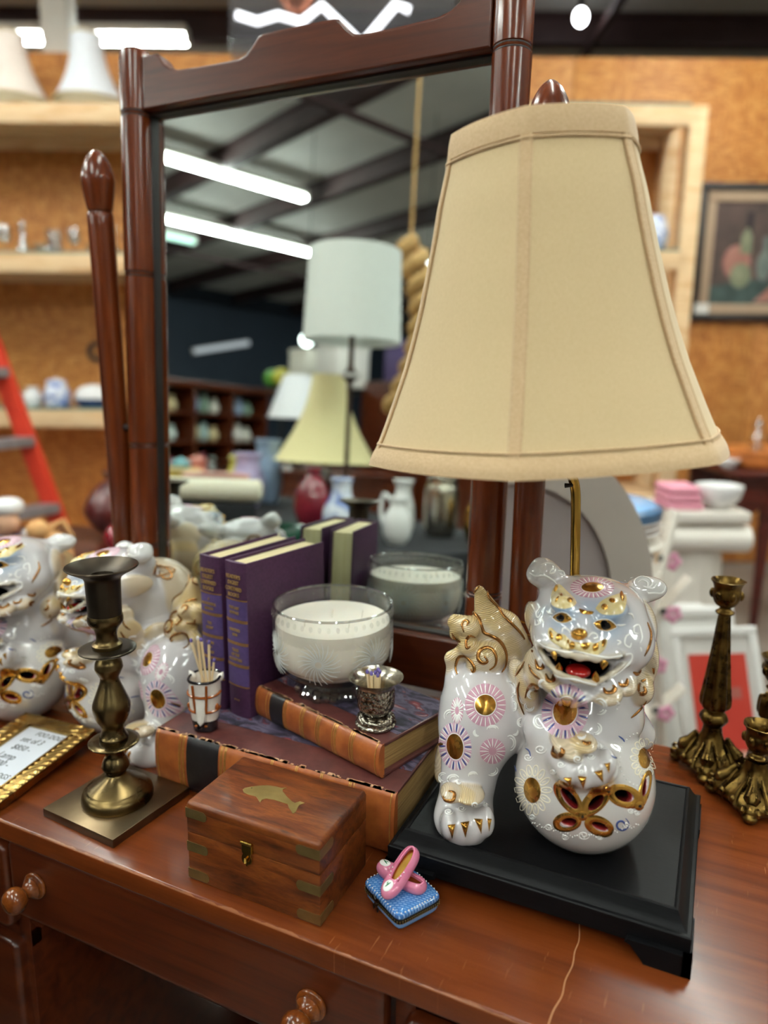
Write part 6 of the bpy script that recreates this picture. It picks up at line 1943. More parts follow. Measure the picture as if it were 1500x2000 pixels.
# low table behind the lion dogs with a few ornaments
t = at('side_table', 'low dark side table with ornaments behind the left lion dogs', 'table', -1.1, 2.1, 0)
MB().box(-0.55, 0.55, -0.42, 0.5, 0.66, 0.69, 0.004).build('top', MAHOG, t)
for sx in (-0.5, 0.5):
    for sy in (-0.38, 0.46):
        MB().box(sx - 0.02, sx + 0.02, sy - 0.02, sy + 0.02, 0, 0.66, 0.003).build('leg', MAHOG, t)
FL = pm('doll_skin', '#d9a988', rough=0.6)
t = at('doll', 'small sailor doll in white cap and navy coat behind the left lion dog', 'doll', -1.015, 1.9, 0.69)
MB().lathe(prof_smooth([(0.05, 0), (0.055, 0.03), (0.045, 0.08), (0.035, 0.12), (0.018, 0.135)], 3), 20).build('coat', NAVYG, t)
MB().ball((0, -0.01, 0.168), (0.036, 0.034, 0.036)).build('head', FL, t)
MB().lathe(prof_smooth([(0.03, 0.19), (0.042, 0.195), (0.045, 0.215), (0.03, 0.23), (0.001, 0.235)], 3), 20).build('cap', CHINA, t)
MB().box(-0.045, 0.045, -0.062, -0.03, 0.02, 0.09, 0.015).build('shirt', CHINA, t)
t = at('cloth_figure', 'tan cloth animal lying beside the sailor doll', 'toy', -0.895, 1.9, 0.69)
m = MB(); m.ball((0, 0, 0.075), (0.05, 0.045, 0.075), 20, 12); m.ball((-0.03, -0.02, 0.15), (0.03, 0.03, 0.028)); m.tube([(0.0, 0, 0.15), (0.03, 0, 0.17), (0.055, 0.0, 0.125)], [0.014, 0.012, 0.004], 8)
m.build('body', pm('tan_cloth', '#c48f58', '#d3a26a', 40, 0.8), t)
MB().ball((-0.055, -0.03, 0.145), (0.012, 0.012, 0.01)).build('muzzle', CHINA, t)
t = at('vase', 'round dark red vase behind the left lion dogs', 'vase', -0.92, 2.45, 0.69)
jar(t, [(0.05, 0), (0.1, 0.06), (0.11, 0.11), (0.07, 0.17), (0.035, 0.2), (0.045, 0.225)], pm('oxblood_glaze', '#3a0f10', '#521a17', 15, 0.3))
t = at('ball_ornament', 'small red glass ball in front of the dark red vase', 'ornament', -0.83, 2.2, 0.69)
m = MB(); m.lathe([(0.03, 0), (0.035, 0.012), (0.02, 0.018)], 16); m.build('stand', BRASS_DK, t)
MB().ball((0, 0, 0.055), 0.045).build('ball', pm('ruby_glass', '#7a1420', rough=0.1, coat=0.5), t)

# clear hanging bag with a zigzag light
t = at('hanging_light', 'clear plastic wrapped light with glowing white zigzag above the mirror crest', 'lamp', -0.33, 3.5, 2.72)
FILM = pm('plastic_film', '#e9eaf0', rough=0.12, trans=0.9, ior=1.08, alpha=0.35)
b = MB(); b.box(-0.36, 0.62, -0.06, 0.06, -0.16, 0.55, 0.05, seg=3); b.build('plastic_wrap', FILM, t)
ZIG = pm('white_zigzag_glow', '#ffffff', emit=(0.92, 0.94, 1.0), estr=2.6)
z = MB(); z.tube([(-0.33, 0, 0.045), (-0.24, 0, 0.02), (-0.15, 0, 0.045), (-0.05, 0, 0.02), (0.04, 0, 0.085), (0.15, 0, -0.01), (0.22, 0, -0.06), (0.36, 0, 0.09), (0.42, 0, 0.07)], 0.017, 8); z.build('zigzag_tube', ZIG, t)
MB().lathe(prof_smooth([(0.03, 0.06), (0.07, 0.1), (0.09, 0.16), (0.03, 0.2)], 3), 20, c=(-0.07, 0, 0)).build('copper_cap', pm('copper_cap', '#9a5a3a', rough=0.4, metal=0.7), t)
MB().tube([(-0.07, 0, 0.2), (-0.07, 0, 1.1)], 0.006, 6).build('cord', BLACK, t)
t = at('post', 'pale post rising behind the far left lampshade', 'post', -2.05, 5.0, 0)
b = MB(); b.box(-0.08, 0.08, -0.08, 0.08, 0, 3.6, 0.004); b.build('shaft', IVORY, t); MB().box(-0.11, 0.11, -0.11, 0.11, 0, 0.03, 0.003).build('base', IVORY, t)

# framed still life
t = at('framed_painting', 'dark framed still life painting hung on the strand board wall', 'painting', 2.33, 4.695, 1.975)
FW, FH = 0.43, 0.405
FR = pm('dark_picture_frame', '#1c1512', '#2b201b', 20, 0.4)
LIN = pm('linen_slip', '#a58a72', '#b4997f', 120, 0.8)
for x0, x1, z0, z1 in ((-FW, FW, FH - 0.045, FH), (-FW, FW, -FH, -FH + 0.045), (-FW, -FW + 0.045, -FH + 0.045, FH - 0.045), (FW - 0.045, FW, -FH + 0.045, FH - 0.045)):
    MB().box(x0, x1, -0.04, 0.0, z0, z1, 0.006).build('frame_bar', FR, t)
a, c = 0.045, 0.105
for x0, x1, z0, z1 in ((-FW + a, FW - a, FH - c, FH - a), (-FW + a, FW - a, -FH + a, -FH + c), (-FW + a, -FW + c, -FH + c, FH - c), (FW - c, FW - a, -FH + c, FH - c)):
    MB().box(x0, x1, -0.028, -0.002, z0, z1, 0.003).build('liner', LIN, t)
cv = MB().box(-FW + c, FW - c, -0.02, -0.002, -FH + c, FH - c).build('canvas', pm('dark_canvas', '#41332f', '#5a4640', 5, 0.7), t)
def blob(poly, m, d):
    q = MB(); q.prism(poly, 0.0202 + d * 0.0004, 0.0206 + d * 0.0004, M=Matrix.Rotation(PI / 2, 4, 'X')); q.build('painted_shape', m, cv)
P1, P2, P3, P4, P5 = (pm('paint_%s' % n, c1, c2, 12, 0.7) for n, c1, c2 in (('rose', '#8f5c50', '#a8766a'), ('teal', '#2c3a38', '#41524d'), ('sage', '#6d7058', '#85876c'), ('grey', '#5b6460', '#70786f'), ('umber', '#241a1c', '#33262a')))
blob([(-0.325, -0.30), (0.325, -0.30), (0.325, -0.1), (0.1, -0.16), (-0.1, -0.15), (-0.325, -0.2)], P2, 0)
blob([(-0.05, -0.29), (0.325, -0.27), (0.325, -0.06), (0.18, -0.1), (0.05, -0.2)], P1, 1)
blob(ellipse(-0.17, -0.05, 0.085, 0.1), P1, 2)
blob(ellipse(-0.14, -0.13, 0.065, 0.075), P3, 3)
blob([(-0.155, 0.0), (-0.155, 0.1), (-0.125, 0.15), (-0.115, 0.15), (-0.09, 0.1), (-0.085, 0.0)], P3, 4)
blob([(-0.13, 0.06), (-0.13, 0.24), (-0.09, 0.24), (-0.09, 0.06)], P5, 1)
blob(ellipse(0.0, -0.07, 0.045, 0.09), P4, 3)
blob([(-0.018, 0.0), (-0.018, 0.1), (0.018, 0.1), (0.018, 0.0)], P4, 4)
blob(ellipse(0.16, -0.02, 0.08, 0.08), P1, 3)
t2 = MB().box(-FW + 0.02, -FW + 0.105, -0.043, -0.041, -FH + 0.045, -FH + 0.105, 0.0).build('price_tag', WHITE, t, label='white price tag')

# arched panel right behind the table
ar = at('arched_panel', 'tall arched white framed panel standing just behind the table', 'panel', 0.245, 1.3, 0)
GREYP = pm('greyed_white_paint', '#b9b0a6', '#c2b9af', 4, 0.5)
MAUV = pm('mauve_grey_panel', '#a59c9a', '#afa5a3', 3, 0.35)
def archpts(w, z0, zs, n=26):
    return [(w, z0)] + [(w * math.cos(PI * k / n) ** 1 if True else 0, zs + w * 1.2 * math.sin(PI * k / n)) for k in range(n + 1)] + [(-w, z0)]
RW, ZS_ = 0.262, 0.85
outer, inner = archpts(RW, 0.0, ZS_), archpts(RW - 0.078, 0.08, ZS_)
vs, fs = [], []
n = len(outer)
for y, off in ((0.0, 0), (0.03, 0)):
    for p in outer: vs.append((p[0], y, p[1]))
    for p in inner: vs.append((p[0], y, p[1]))
for k in range(n):
    j = (k + 1) % n
    fs += [[k, j, n + j, n + k], [2 * n + k, 3 * n + k, 3 * n + j, 2 * n + j], [k, 2 * n + k, 2 * n + j, j], [n + k, n + j, 3 * n + j, 3 * n + k]]
m = MB(); m.add(vs, fs); m.build('arch_frame', GREYP, ar, ang=30)
m = MB(); m.prism([(p[0] * 1.005, p[1]) for p in inner], -0.022, -0.012, M=Matrix.Rotation(PI / 2, 4, 'X')); m.build('panel', MAUV, ar)

# clutter to the right: bowls and plates on a stand
st = at('plate_stand', 'white plant stand stacked with plates right of the arched panel', 'stand', 0.455, 1.5, 0)
for z in (0.55, 0.868, 0.928):
    MB().lathe([(0.13, z - 0.012), (0.135, z - 0.006), (0.13, z)], 32).build('tray', IVORY, st)
for k in range(3):
    a = 2 * PI * k / 3 + 0.5
    MB().box(0.122 * math.cos(a) - 0.008, 0.122 * math.cos(a) + 0.008, 0.122 * math.sin(a) - 0.008, 0.122 * math.sin(a) + 0.008, 0, 0.915, 0.003).build('leg', IVORY, st)
def plate(r, g, z, rad, m, label, group=None, deep=0.02):
    t = at('plate', label, 'plate', r, g, z, 0, group)
    MB().lathe([(rad * 0.55, 0), (rad * 0.6, 0.003), (rad * 0.98, deep), (rad, deep + 0.002), (rad * 0.96, deep + 0.002), (rad * 0.58, 0.006), (0.001, 0.005)], 40, cap1=False).build('plate_body', m, t)
    MB().tube([(rad * 0.985 * math.cos(a), rad * 0.985 * math.sin(a), deep + 0.002) for a in [2 * PI * k / 40 for k in range(40)]], 0.0022, 6, closed=True).build('rim', m, t)
SKY = pm('sky_blue_enamel', '#7aa7d8', '#86b2e0', 20, 0.25, coat=0.4)
DSKY = pm('deep_blue_enamel', '#3f6285', rough=0.3)
for k, lb in enumerate(('lowest white plate under the blue bowl', 'second white plate under the blue bowl', 'upper white plate right under the blue bowl')):
    plate(0.455, 1.5, 0.9285 + 0.012 * k, 0.125, CHINA, lb, 'white plates under the blue bowl')
t = at('bowl', 'wide sky blue enamel bowl turned over on the plate stand', 'bowl', 0.455, 1.5, 0.9765)
MB().lathe(prof_smooth([(0.125, 0), (0.127, 0.018), (0.122, 0.022), (0.115, 0.026)], 2), 44).build('side', DSKY, t)
MB().lathe(prof_smooth([(0.116, 0.0255), (0.1, 0.033), (0.05, 0.037), (0.001, 0.038)], 2), 44, cap0=False).build('top', SKY, t)
plate(0.462, 1.49, 0.8685, 0.108, CHINA, 'large white plate on the lower tray of the plate stand', None, 0.025)
t = at('pillar_pedestal', 'white turned pillar pedestal with scrolled capital, right background', 'pedestal', 1.115, 2.55, 0)
MB().box(-0.14, 0.14, -0.14, 0.14, 0.76, 0.80, 0.008).build('cap', IVORY, t)
m = MB(); m.tube([(-0.15, -0.1, 0.70), (0.15, -0.1, 0.70)], 0.048, 20); m.tube([(-0.15, 0.1, 0.70), (0.15, 0.1, 0.70)], 0.048, 20); m.box(-0.13, 0.13, -0.1, 0.1, 0.655, 0.755, 0.005); m.build('scroll_capital', IVORY, t)
m = MB(); m.lathe([(0.10, 0.1), (0.112, 0.3), (0.108, 0.6), (0.1, 0.655)], 40, fn=lambda a, f: 1 + 0.03 * math.cos(16 * a)); m.build('shaft', IVORY, t)
m = MB(); m.box(-0.15, 0.15, -0.15, 0.15, 0, 0.05, 0.008); m.lathe([(0.14, 0.05), (0.145, 0.07), (0.12, 0.1)], 32); m.build('plinth', IVORY, t)
t = at('folded_cloth', 'folded pink cloth on the white pillar pedestal under the lampshade', 'cloth', 1.04, 2.5, 0.8005)
for k in range(3):
    m = MB(); m.box(-0.07, 0.06 - 0.008 * k, -0.07, 0.07, 0.028 * k, 0.028 * k + 0.027, 0.012, seg=3); m.build('fold', pm('pink_towel', '#d58a9c', '#dd98a8', 60, 0.9), t)
t = at('bowl', 'white china bowl beside the folded pink cloth', 'bowl', 1.175, 2.5, 0.8005)
MB().lathe(prof_smooth([(0.03, 0), (0.04, 0.006), (0.07, 0.035), (0.08, 0.075), (0.077, 0.075), (0.066, 0.037), (0.035, 0.01), (0.001, 0.009)], 2), 36, cap1=False).build('bowl_body', CHINA, t)
MB().lathe([(0.03, -0.0), (0.033, 0.003), (0.03, 0.006)], 24).build('foot_ring', CHINA, t)
# cherry blossom trellis
tr = at('trellis', 'white folding trellis trimmed with pink blossoms, right of the lamp', 'trellis', 0.70, 1.78, 0)
BLOS = pm('pink_silk_blossom', '#d08aa6', '#e0a5bb', 30, 0.8)
m = []
for (x0, z0, x1, z1, dy) in ((0.03, 0.93, -0.10, 0.05, 0.0), (-0.03, 0.90, 0.10, 0.05, 0.025), (-0.06, 0.55, 0.09, 0.75, 0.012), (-0.09, 0.25, 0.10, 0.45, 0.012)):
    a, b = Vector((x0, dy, z0)), Vector((x1, dy, z1))
    q = MB(); q.M = Matrix.Translation(a) @ (b - a).to_track_quat('Z', 'Y').to_matrix().to_4x4()
    q.box(-0.022, 0.022, -0.006, 0.006, 0, (b - a).length, 0.002); q.build('slat', IVORY, tr)
MB().box(-0.10, 0.10, -0.04, 0.07, 0.0, 0.05, 0.004).build('foot', IVORY, tr)
for k, (x, z) in enumerate(((-0.02, 0.70), (0.045, 0.66), (-0.06, 0.585), (0.02, 0.52), (-0.05, 0.42), (0.05, 0.385), (-0.075, 0.30), (0.0, 0.27), (0.06, 0.20), (-0.08, 0.18), (0.03, 0.80), (-0.055, 0.80))):
    f = MB()
    for j in range(5):
        a = j * 2 * PI / 5 + k
        f.ball((x + 0.014 * math.cos(a), -0.014, z + 0.014 * math.sin(a)), (0.011, 0.005, 0.011), 8, 6)
    f.build('blossom', BLOS, tr)
    q = MB(); q.ball((x - 0.024, -0.012, z + 0.008), (0.013, 0.004, 0.009), 8, 6); q.build('dark_leaf', pm('dark_leaf', '#4a4a48', rough=0.8), tr)
# leaning white frames, one with a red poster
PANEL = pm('white_board', '#dedcd8', rough=0.5)
def leaning(label, r, g, turn, w, h, tilt, red=False, lean=0.0):
    t = at('framed_print', label, 'picture frame', r, g, 0.0, turn, 'white frames leaning in a stack')
    M = Matrix.Translation((0, 0, w * math.sin(lean))) @ Matrix.Rotation(-lean, 4, 'Y') @ Matrix.Rotation(-tilt, 4, 'X')
    fw = 0.02
    for x0, x1, z0, z1 in ((-w, w, h - fw, h), (-w, w, 0, fw), (-w, -w + fw, fw, h - fw), (w - fw, w, fw, h - fw)):
        MB().box(x0, x1, -0.012, 0.012, z0, z1, 0.002, M=M).build('frame_bar', PANEL, t)
    p = MB().box(-w + fw, w - fw, 0.0, 0.006, fw, h - fw, M=M).build('mount', pm('mount_board', '#e4e2dd', rough=0.7), t)
    if red:
        RED = pm('red_print', '#c43a2c', '#cc4434', 8, 0.6)
        q = MB(); q.box(-w + fw + 0.014, w - fw - 0.014, -0.0016, -0.0002, 0.24, h - fw - 0.05, M=M); q.build('red_poster', RED, p)
        q = MB(); q.box(-0.045, 0.05, -0.0026, -0.0017, h - 0.19, h - 0.16, M=M); q.build('grey_caption_block', pm('dull_rose_print', '#b4685e', rough=0.7), p)
        q = MB(); q.box(-w + fw + 0.014, -0.015, -0.0026, -0.0017, 0.13, 0.28, M=M); q.box(0.02, w - fw - 0.014, -0.0026, -0.0017, 0.13, 0.26, M=M); q.build('pale_figures', pm('pale_rose_print', '#d9a08e', '#d9b6a6', 9, 0.7), p)
        q = MB(); q.box(-0.015, 0.02, -0.0016, -0.0002, 0.13, 0.24, M=M); q.build('red_strip', RED, p)
leaning('white frame with a red poster leaning at the right, behind the tall ornate candlestick', 0.965, 1.72, -24 * DEG, 0.105, 0.59, 9 * DEG, True, 12 * DEG)
for k, lb in enumerate(('white frame right behind the red poster frame', 'third white frame back in the leaning stack', 'rearmost white frame in the leaning stack')):
    leaning(lb, 0.90 - 0.022 * k, 1.775 + 0.05 * k, -24 * DEG, 0.105, 0.63 - 0.01 * k, 8 * DEG, False, 9 * DEG)
# red brown table with bread board and ornaments
tb2 = at('hall_table', 'dark red brown table with turned legs at the right edge', 'table', 2.02, 3.5, 0)
MB().box(-0.46, 0.6, -0.3, 0.3, 0.80, 0.825, 0.006).build('top', MAHOG, tb2)
ap = [(-0.42, 0.80), (-0.42, 0.64), (-0.40, 0.60), (-0.36, 0.61), (-0.30, 0.655), (-0.2, 0.69), (0.34, 0.69), (0.44, 0.655), (0.5, 0.61), (0.54, 0.60), (0.56, 0.64), (0.56, 0.80)]
MB().prism(ap, 0.24, 0.265, M=Matrix.Rotation(PI / 2, 4, 'X')).build('apron', MAHOG, tb2)
MB().prism(ap, -0.265, -0.24, M=Matrix.Rotation(PI / 2, 4, 'X')).build('apron', MAHOG, tb2)
for sx in (-0.26, 0.52):
    for sy in (-0.24, 0.24):
        m = MB(); m.lathe(prof_smooth([(0.018, 0), (0.024, 0.02), (0.018, 0.05), (0.022, 0.2), (0.028, 0.45), (0.034, 0.56), (0.022, 0.58), (0.034, 0.6), (0.034, 0.8)], 3), 16, c=(sx, sy, 0)); m.build('leg', MAHOG, tb2)
t = at('wood_slab', 'thick orange brown wooden slab on the dark red table', 'board', 1.90, 3.5, 0.825)
MB().lathe(prof_smooth([(0.30, 0), (0.315, 0.015), (0.315, 0.06), (0.30, 0.075), (0.001, 0.076)], 2), 40, M=Matrix.Diagonal((1, 0.75, 1, 1)), fn=lambda a, f: 1 + 0.03 * math.sin(3 * a + 1) + 0.015 * math.sin(7 * a)).build('slab', pm('orange_wood', '#a85c26', '#bf7234', 10, 0.4), t)
MB().tube([(0.31 * math.cos(a), 0.2325 * math.sin(a), 0.03) for a in [2 * PI * k / 30 for k in range(30)]], 0.006, 6, closed=True).build('bark_edge', MAHOG, t)
t = at('glass_figurine', 'small clear glass figurine on the wooden slab', 'figurine', 1.765, 3.42, 0.902)
jar(t, [(0.035, 0), (0.04, 0.01), (0.012, 0.03), (0.03, 0.06), (0.012, 0.1), (0.018, 0.12), (0.004, 0.15)], CLEARG, lid=[(0.018, 0.118), (0.012, 0.135), (0.002, 0.155)])
t = at('dark_vase', 'small dark pottery bird next to the glass figurine', 'figurine', 1.90, 3.44, 0.902)
m = MB(); m.ball((0, 0, 0.03), (0.055, 0.03, 0.03)); m.ball((-0.05, 0, 0.055), (0.02, 0.018, 0.018)); m.build('body', pm('dark_pottery', '#3b2c2a', rough=0.4), t)
MB().tube([(-0.066, 0, 0.055), (-0.085, 0, 0.05)], [0.006, 0.001], 8).build('beak', BRASS_DK, t)
t = at('small_bowl', 'small white china bowl at the left end of the dark red table', 'bowl', 1.60, 3.34, 0.825)
MB().lathe(prof_smooth([(0.02, 0), (0.03, 0.006), (0.05, 0.04), (0.047, 0.04), (0.02, 0.01), (0.001, 0.009)], 2), 24, cap1=False).build('bowl_body', CHINA, t)
MB().lathe([(0.02, 0), (0.023, 0.003), (0.02, 0.006)], 20).build('foot_ring', CHINA, t)
t = at('purple_box', 'lilac cardboard box on the floor at the right edge', 'box', 1.255, 1.92, 0)
MB().box(-0.09, 0.09, -0.1, 0.1, 0, 0.52, 0.003).build('carton', pm('lilac_card', '#9a86b8', '#a693c2', 10, 0.7), t)
MB().box(-0.094, 0.094, -0.104, 0.104, 0.52, 0.55, 0.003).build('lid', pm('lilac_card', '#9a86b8'), t)

# ------------------------------------------------------------------ the side of the shop that only the mirror shows
ct = at('display_table', 'long display table under a black cloth, seen in the mirror', 'table', -1.35, 0.1, 0)
MB().box(-0.95, 0.62, -0.42, 0.72, 0.80, 0.835, 0.004).build('top', MAHOG, ct)
for sx in (-0.9, 0.57):
    for sy in (-0.37, 0.67):
        MB().box(sx - 0.025, sx + 0.025, sy - 0.025, sy + 0.025, 0, 0.80, 0.003).build('leg', MAHOG, ct)
BCL = pm('black_cloth', '#0d0d12', '#15151b', 60, 0.9)
m = MB(); m.box(-0.97, 0.64, -0.44, 0.74, 0.8355, 0.839, 0.001); m.box(-0.97, 0.64, 0.737, 0.741, 0.25, 0.838, 0.001); m.box(0.637, 0.641, -0.44, 0.74, 0.25, 0.838, 0.001); m.build('cloth', BCL, ct)
ZD = 0.8395
t = at('table_lamp', 'tall lamp with white drum shade and bronze stem, reflected in the mirror', 'lamp', -1.365, 0.01, ZD)
DBR = pm('dark_bronze', '#4a3c34', '#5c4b40', 30, 0.35, 0.7)
MB().lathe(prof_smooth([(0.08, 0), (0.082, 0.012), (0.05, 0.03), (0.02, 0.05), (0.012, 0.09), (0.0095, 0.2), (0.0095, 0.5), (0.014, 0.52), (0.03, 0.545), (0.014, 0.57), (0.01, 0.6), (0.01, 0.7)], 3), 24).build('stem', DBR, t)
MB().tube([(0.03 * math.cos(a), 0.03 * math.sin(a), 0.545) for a in [2 * PI * k / 20 for k in range(20)]], 0.008, 8, closed=True).build('crystal_collar', CHINA, t)
m = MB(); m.lathe([(0.178, 0.665), (0.165, 0.985), (0.163, 0.985), (0.176, 0.665)], 48, cap0=False, cap1=False); m.build('drum_shade', pm('white_linen', '#d6dad6', '#e0e3de', 200, 0.8), t)
MB().lathe(prof_smooth([(0.004, 0.7), (0.004, 0.985), (0.012, 0.99), (0.012, 1.005), (0.001, 1.015)], 2), 12).build('finial', DBR, t)
for k in range(3):
    a = k * 2 * PI / 3
    MB().tube([(0, 0, 0.975), (0.163 * math.cos(a), 0.163 * math.sin(a), 0.98)], 0.002, 6).build('spoke', DBR, t)
t = at('table_lamp', 'lamp with pale yellow bell shade, reflected in the mirror', 'lamp', -1.83, -0.23, 0.0)
MB().lathe(prof_smooth([(0.08, 0.8395), (0.082, 0.85), (0.05, 0.87), (0.03, 0.9), (0.045, 0.95), (0.03, 1.0), (0.01, 1.03), (0.008, 1.2)], 3), 24).build('stem', MAHOG, t)
t2 = MB(); t2.M = Matrix.Translation((0, 0, 1.045)); bell_pr = None
m = MB(); pr = [(0.225, 1.045), (0.21, 1.06)] + [(0.072 + 0.153 * (1 - q) ** 1.8, 1.045 + 0.375 * q) for q in (0.15, 0.3, 0.45, 0.6, 0.75, 0.9, 1.0)]
m.lathe(pr + [(p[0] - 0.003, p[1]) for p in pr[::-1]], 48, cap0=False, cap1=False, fn=lambda a, f: 1 + 0.012 * math.cos(24 * a)); m.build('bell_shade', pm('pale_yellow_shade', '#dccf9a', '#e3d7a6', 100, 0.8), t)
t = at('table_lamp', 'lamp with small white shade on the far sideboard, reflected in the mirror', 'lamp', -2.745, -0.68, 0.0)
MB().lathe(prof_smooth([(0.07, 0.95), (0.03, 0.97), (0.05, 1.06), (0.012, 1.16), (0.008, 1.3)], 3), 20).build('stem', DBR, t)
m = MB(); pr = [(0.17, 1.235), (0.085, 1.48)]; m.lathe(pr + [(p[0] - 0.003, p[1]) for p in pr[::-1]], 36, cap0=False, cap1=False); m.build('shade', WHITE_SH, t)
sb = at('sideboard', 'brown sideboard across the shop, reflected in the mirror', 'sideboard', -2.95, -0.85, 0)
MB().box(-0.55, 0.7, -0.3, 0.3, 0.1, 0.93, 0.004).build('carcass', CHERRY, sb)
MB().box(-0.57, 0.72, -0.32, 0.32, 0.93, 0.95, 0.004).build('top', CHERRY, sb)
for k in range(3):
    MB().box(-0.52 + 0.4 * k, -0.15 + 0.4 * k, 0.3, 0.315, 0.15, 0.88, 0.005).build('door', CHERRY, sb)
for x in (-0.5, 0.65):
    for y in (-0.25, 0.25):
        MB().box(x - 0.03, x + 0.03, y - 0.03, y + 0.03, 0, 0.1, 0.003).build('foot', CHERRY, sb)
wd = at('wardrobe', 'tall plain brown wardrobe behind the yellow lamp, reflected in the mirror', 'wardrobe', -3.15, -2.1, 0)
MB().box(-0.45, 0.45, -0.28, 0.28, 0.05, 1.55, 0.004).build('carcass', CHERRY, wd)
for sx in (-1, 1):
    d = MB().box(min(0.01 * sx, 0.43 * sx), max(0.01 * sx, 0.43 * sx), 0.28, 0.3, 0.12, 1.5, 0.005).build('door', CHERRY, wd)
    k = MB(); k.ball((sx * 0.05, 0.315, 0.85), 0.014); k.build('knob', BRASS_DK, d)
MB().box(-0.47, 0.47, -0.3, 0.31, 0, 0.05, 0.004).build('plinth', CHERRY, wd)
# open cabinet with small goods
cb = at('display_cabinet', 'open wooden cabinet of small china, reflected at the mirror left edge', 'cabinet', -3.85, -0.62, 0, 65 * DEG)
for x in (-0.62, -0.2, 0.2, 0.62):
    MB().box(x - 0.012, x + 0.012, -0.12, 0.12, 0.0, 1.42, 0.002).build('upright', CHERRY, cb)
for z in (0.05, 0.35, 0.62, 0.85, 1.06, 1.25):
    MB().box(-0.62, 0.62, -0.12, 0.12, z - 0.018, z, 0.002).build('shelf', CHERRY, cb)
MB().box(-0.66, 0.66, -0.15, 0.15, 1.405, 1.45, 0.006).build('cornice', CHERRY, cb)
MB().box(-0.62, 0.62, 0.112, 0.12, 0, 1.42).build('back', DARKW, cb)
gm = [pm('goods_%d' % k, c, rough=0.3, coat=0.3) for k, c in enumerate(('#c7d2cc', '#9fb7b4', '#d8d4c8', '#b05a6a', '#8fa3bf', '#c9b58a', '#e0dcd6', '#7f9a86'))]
cm = Matrix.Translation(bld(-3.85, -0.62, 0)) @ Matrix.Rotation(YAW + 65 * DEG, 4, 'Z')
words = ('pale green', 'sea green', 'cream', 'rose', 'soft blue', 'straw', 'white', 'sage')
bays = ('left', 'middle', 'right')
used = set()
for zi, (z, row) in enumerate(((0.62, 'lower'), (0.85, 'second'), (1.06, 'third'), (1.25, 'top'))):
    for bx_ in range(3):
        for k in range(3):
            x = -0.50 + bx_ * 0.41 + k * 0.105 - (0.02 if bx_ == 1 else 0)
            q = (zi * 5 + bx_ * 3 + k * 2 + zi * k) % 8
            P = cm @ Vector((x, -0.02, z + 0.0005))
            t = thing('china_ornament', '%s china pot, %s in the %s bay of the %s cabinet shelf' % (words[q], ('first', 'second', 'third')[k], bays[bx_], row), 'ornament', P, YAW, 'china in the open cabinet')
            h = 0.10 + 0.05 * ((q * 3 + k) % 3) / 2
            m = MB(); m.lathe(prof_smooth([(0.025, 0), (0.036, h * 0.2), (0.04, h * 0.5), (0.02, h * 0.8), (0.027, h)], 2), 14); m.build('pot', gm[q], t)
# small things on the black cloth
def goods(name, label, cat, r, g, pr, m, z=ZD, group=None, n=24, handle=None):
    t = at(name, label, cat, r, g, z, 0, group)
    MB().lathe(prof_smooth(pr, 3), n).build('body', m, t)
    if handle:
        MB().tube(smooth_path(handle, 4), 0.007, 8).build('handle', m, t)
    MB().lathe([(pr[-1][0] * 0.98, pr[-1][1]), (pr[-1][0] * 1.06, pr[-1][1] + 0.003), (pr[-1][0] * 0.98, pr[-1][1] + 0.006), (pr[-1][0] * 0.8, pr[-1][1])], n, cap0=False).build('rim', m, t)
    return t
t = at('bolster', 'cream fabric bolster lying on the display table, reflected above the lion dogs', 'cushion', -1.18, 0.66, ZD + 0.155)
BOL = pm('cream_bolster', '#ddd6bd', '#e5decb', 90, 0.85)
m = MB(); m.M = Matrix.Rotation(-62 * DEG, 4, 'Z'); m.tube([(-0.16, 0, 0), (-0.15, 0, 0), (0.15, 0, 0), (0.16, 0, 0)], [0.02, 0.034, 0.034, 0.02], 20); m.build('roll', BOL, t)
m = MB(); m.M = Matrix.Rotation(-62 * DEG, 4, 'Z'); m.box(-0.14, 0.14, -0.045, 0.045, -0.155, -0.034, 0.004); m.build('stand_block', BCL, t)
goods('red_vase', 'deep red vase on the display table, reflected above the purple books', 'vase', -1.36, 0.16, [(0.04, 0), (0.06, 0.04), (0.065, 0.1), (0.04, 0.16), (0.022, 0.185), (0.03, 0.2)], pm('crimson_glaze', '#6d1626', '#86202f', 12, 0.2, coat=0.4))
goods('pitcher', 'white sprigged china pitcher, reflected above the purple books', 'pitcher', -1.07, 0.25, [(0.04, 0), (0.055, 0.03), (0.058, 0.09), (0.035, 0.14), (0.03, 0.17), (0.036, 0.19)], BLUEW)
goods('white_jug', 'white jug with curved handle, reflected left of the lampshade', 'jug', -0.93, 0.13, [(0.03, 0), (0.045, 0.03), (0.045, 0.08), (0.025, 0.12), (0.03, 0.14)], CHINA, handle=[(-0.028, 0, 0.125), (-0.07, 0, 0.15), (-0.085, 0, 0.1), (-0.065, 0, 0.05), (-0.04, 0, 0.04)])
goods('silver_urn', 'plain silver urn, reflected just left of the lampshade hem', 'urn', -0.99, -0.12, [(0.045, 0), (0.05, 0.01), (0.06, 0.05), (0.06, 0.15), (0.052, 0.18), (0.05, 0.2)], SILVER)
goods('white_vase', 'ribbed white vase beside the silver urn in the mirror', 'vase', -1.11, -0.05, [(0.035, 0), (0.045, 0.03), (0.04, 0.1), (0.025, 0.15), (0.035, 0.18)], CHINA)
goods('brass_pot', 'small brass pot at the mirror right edge, reflected', 'pot', -0.84, -0.15, [(0.035, 0), (0.05, 0.04), (0.045, 0.1), (0.03, 0.13)], BRASS)
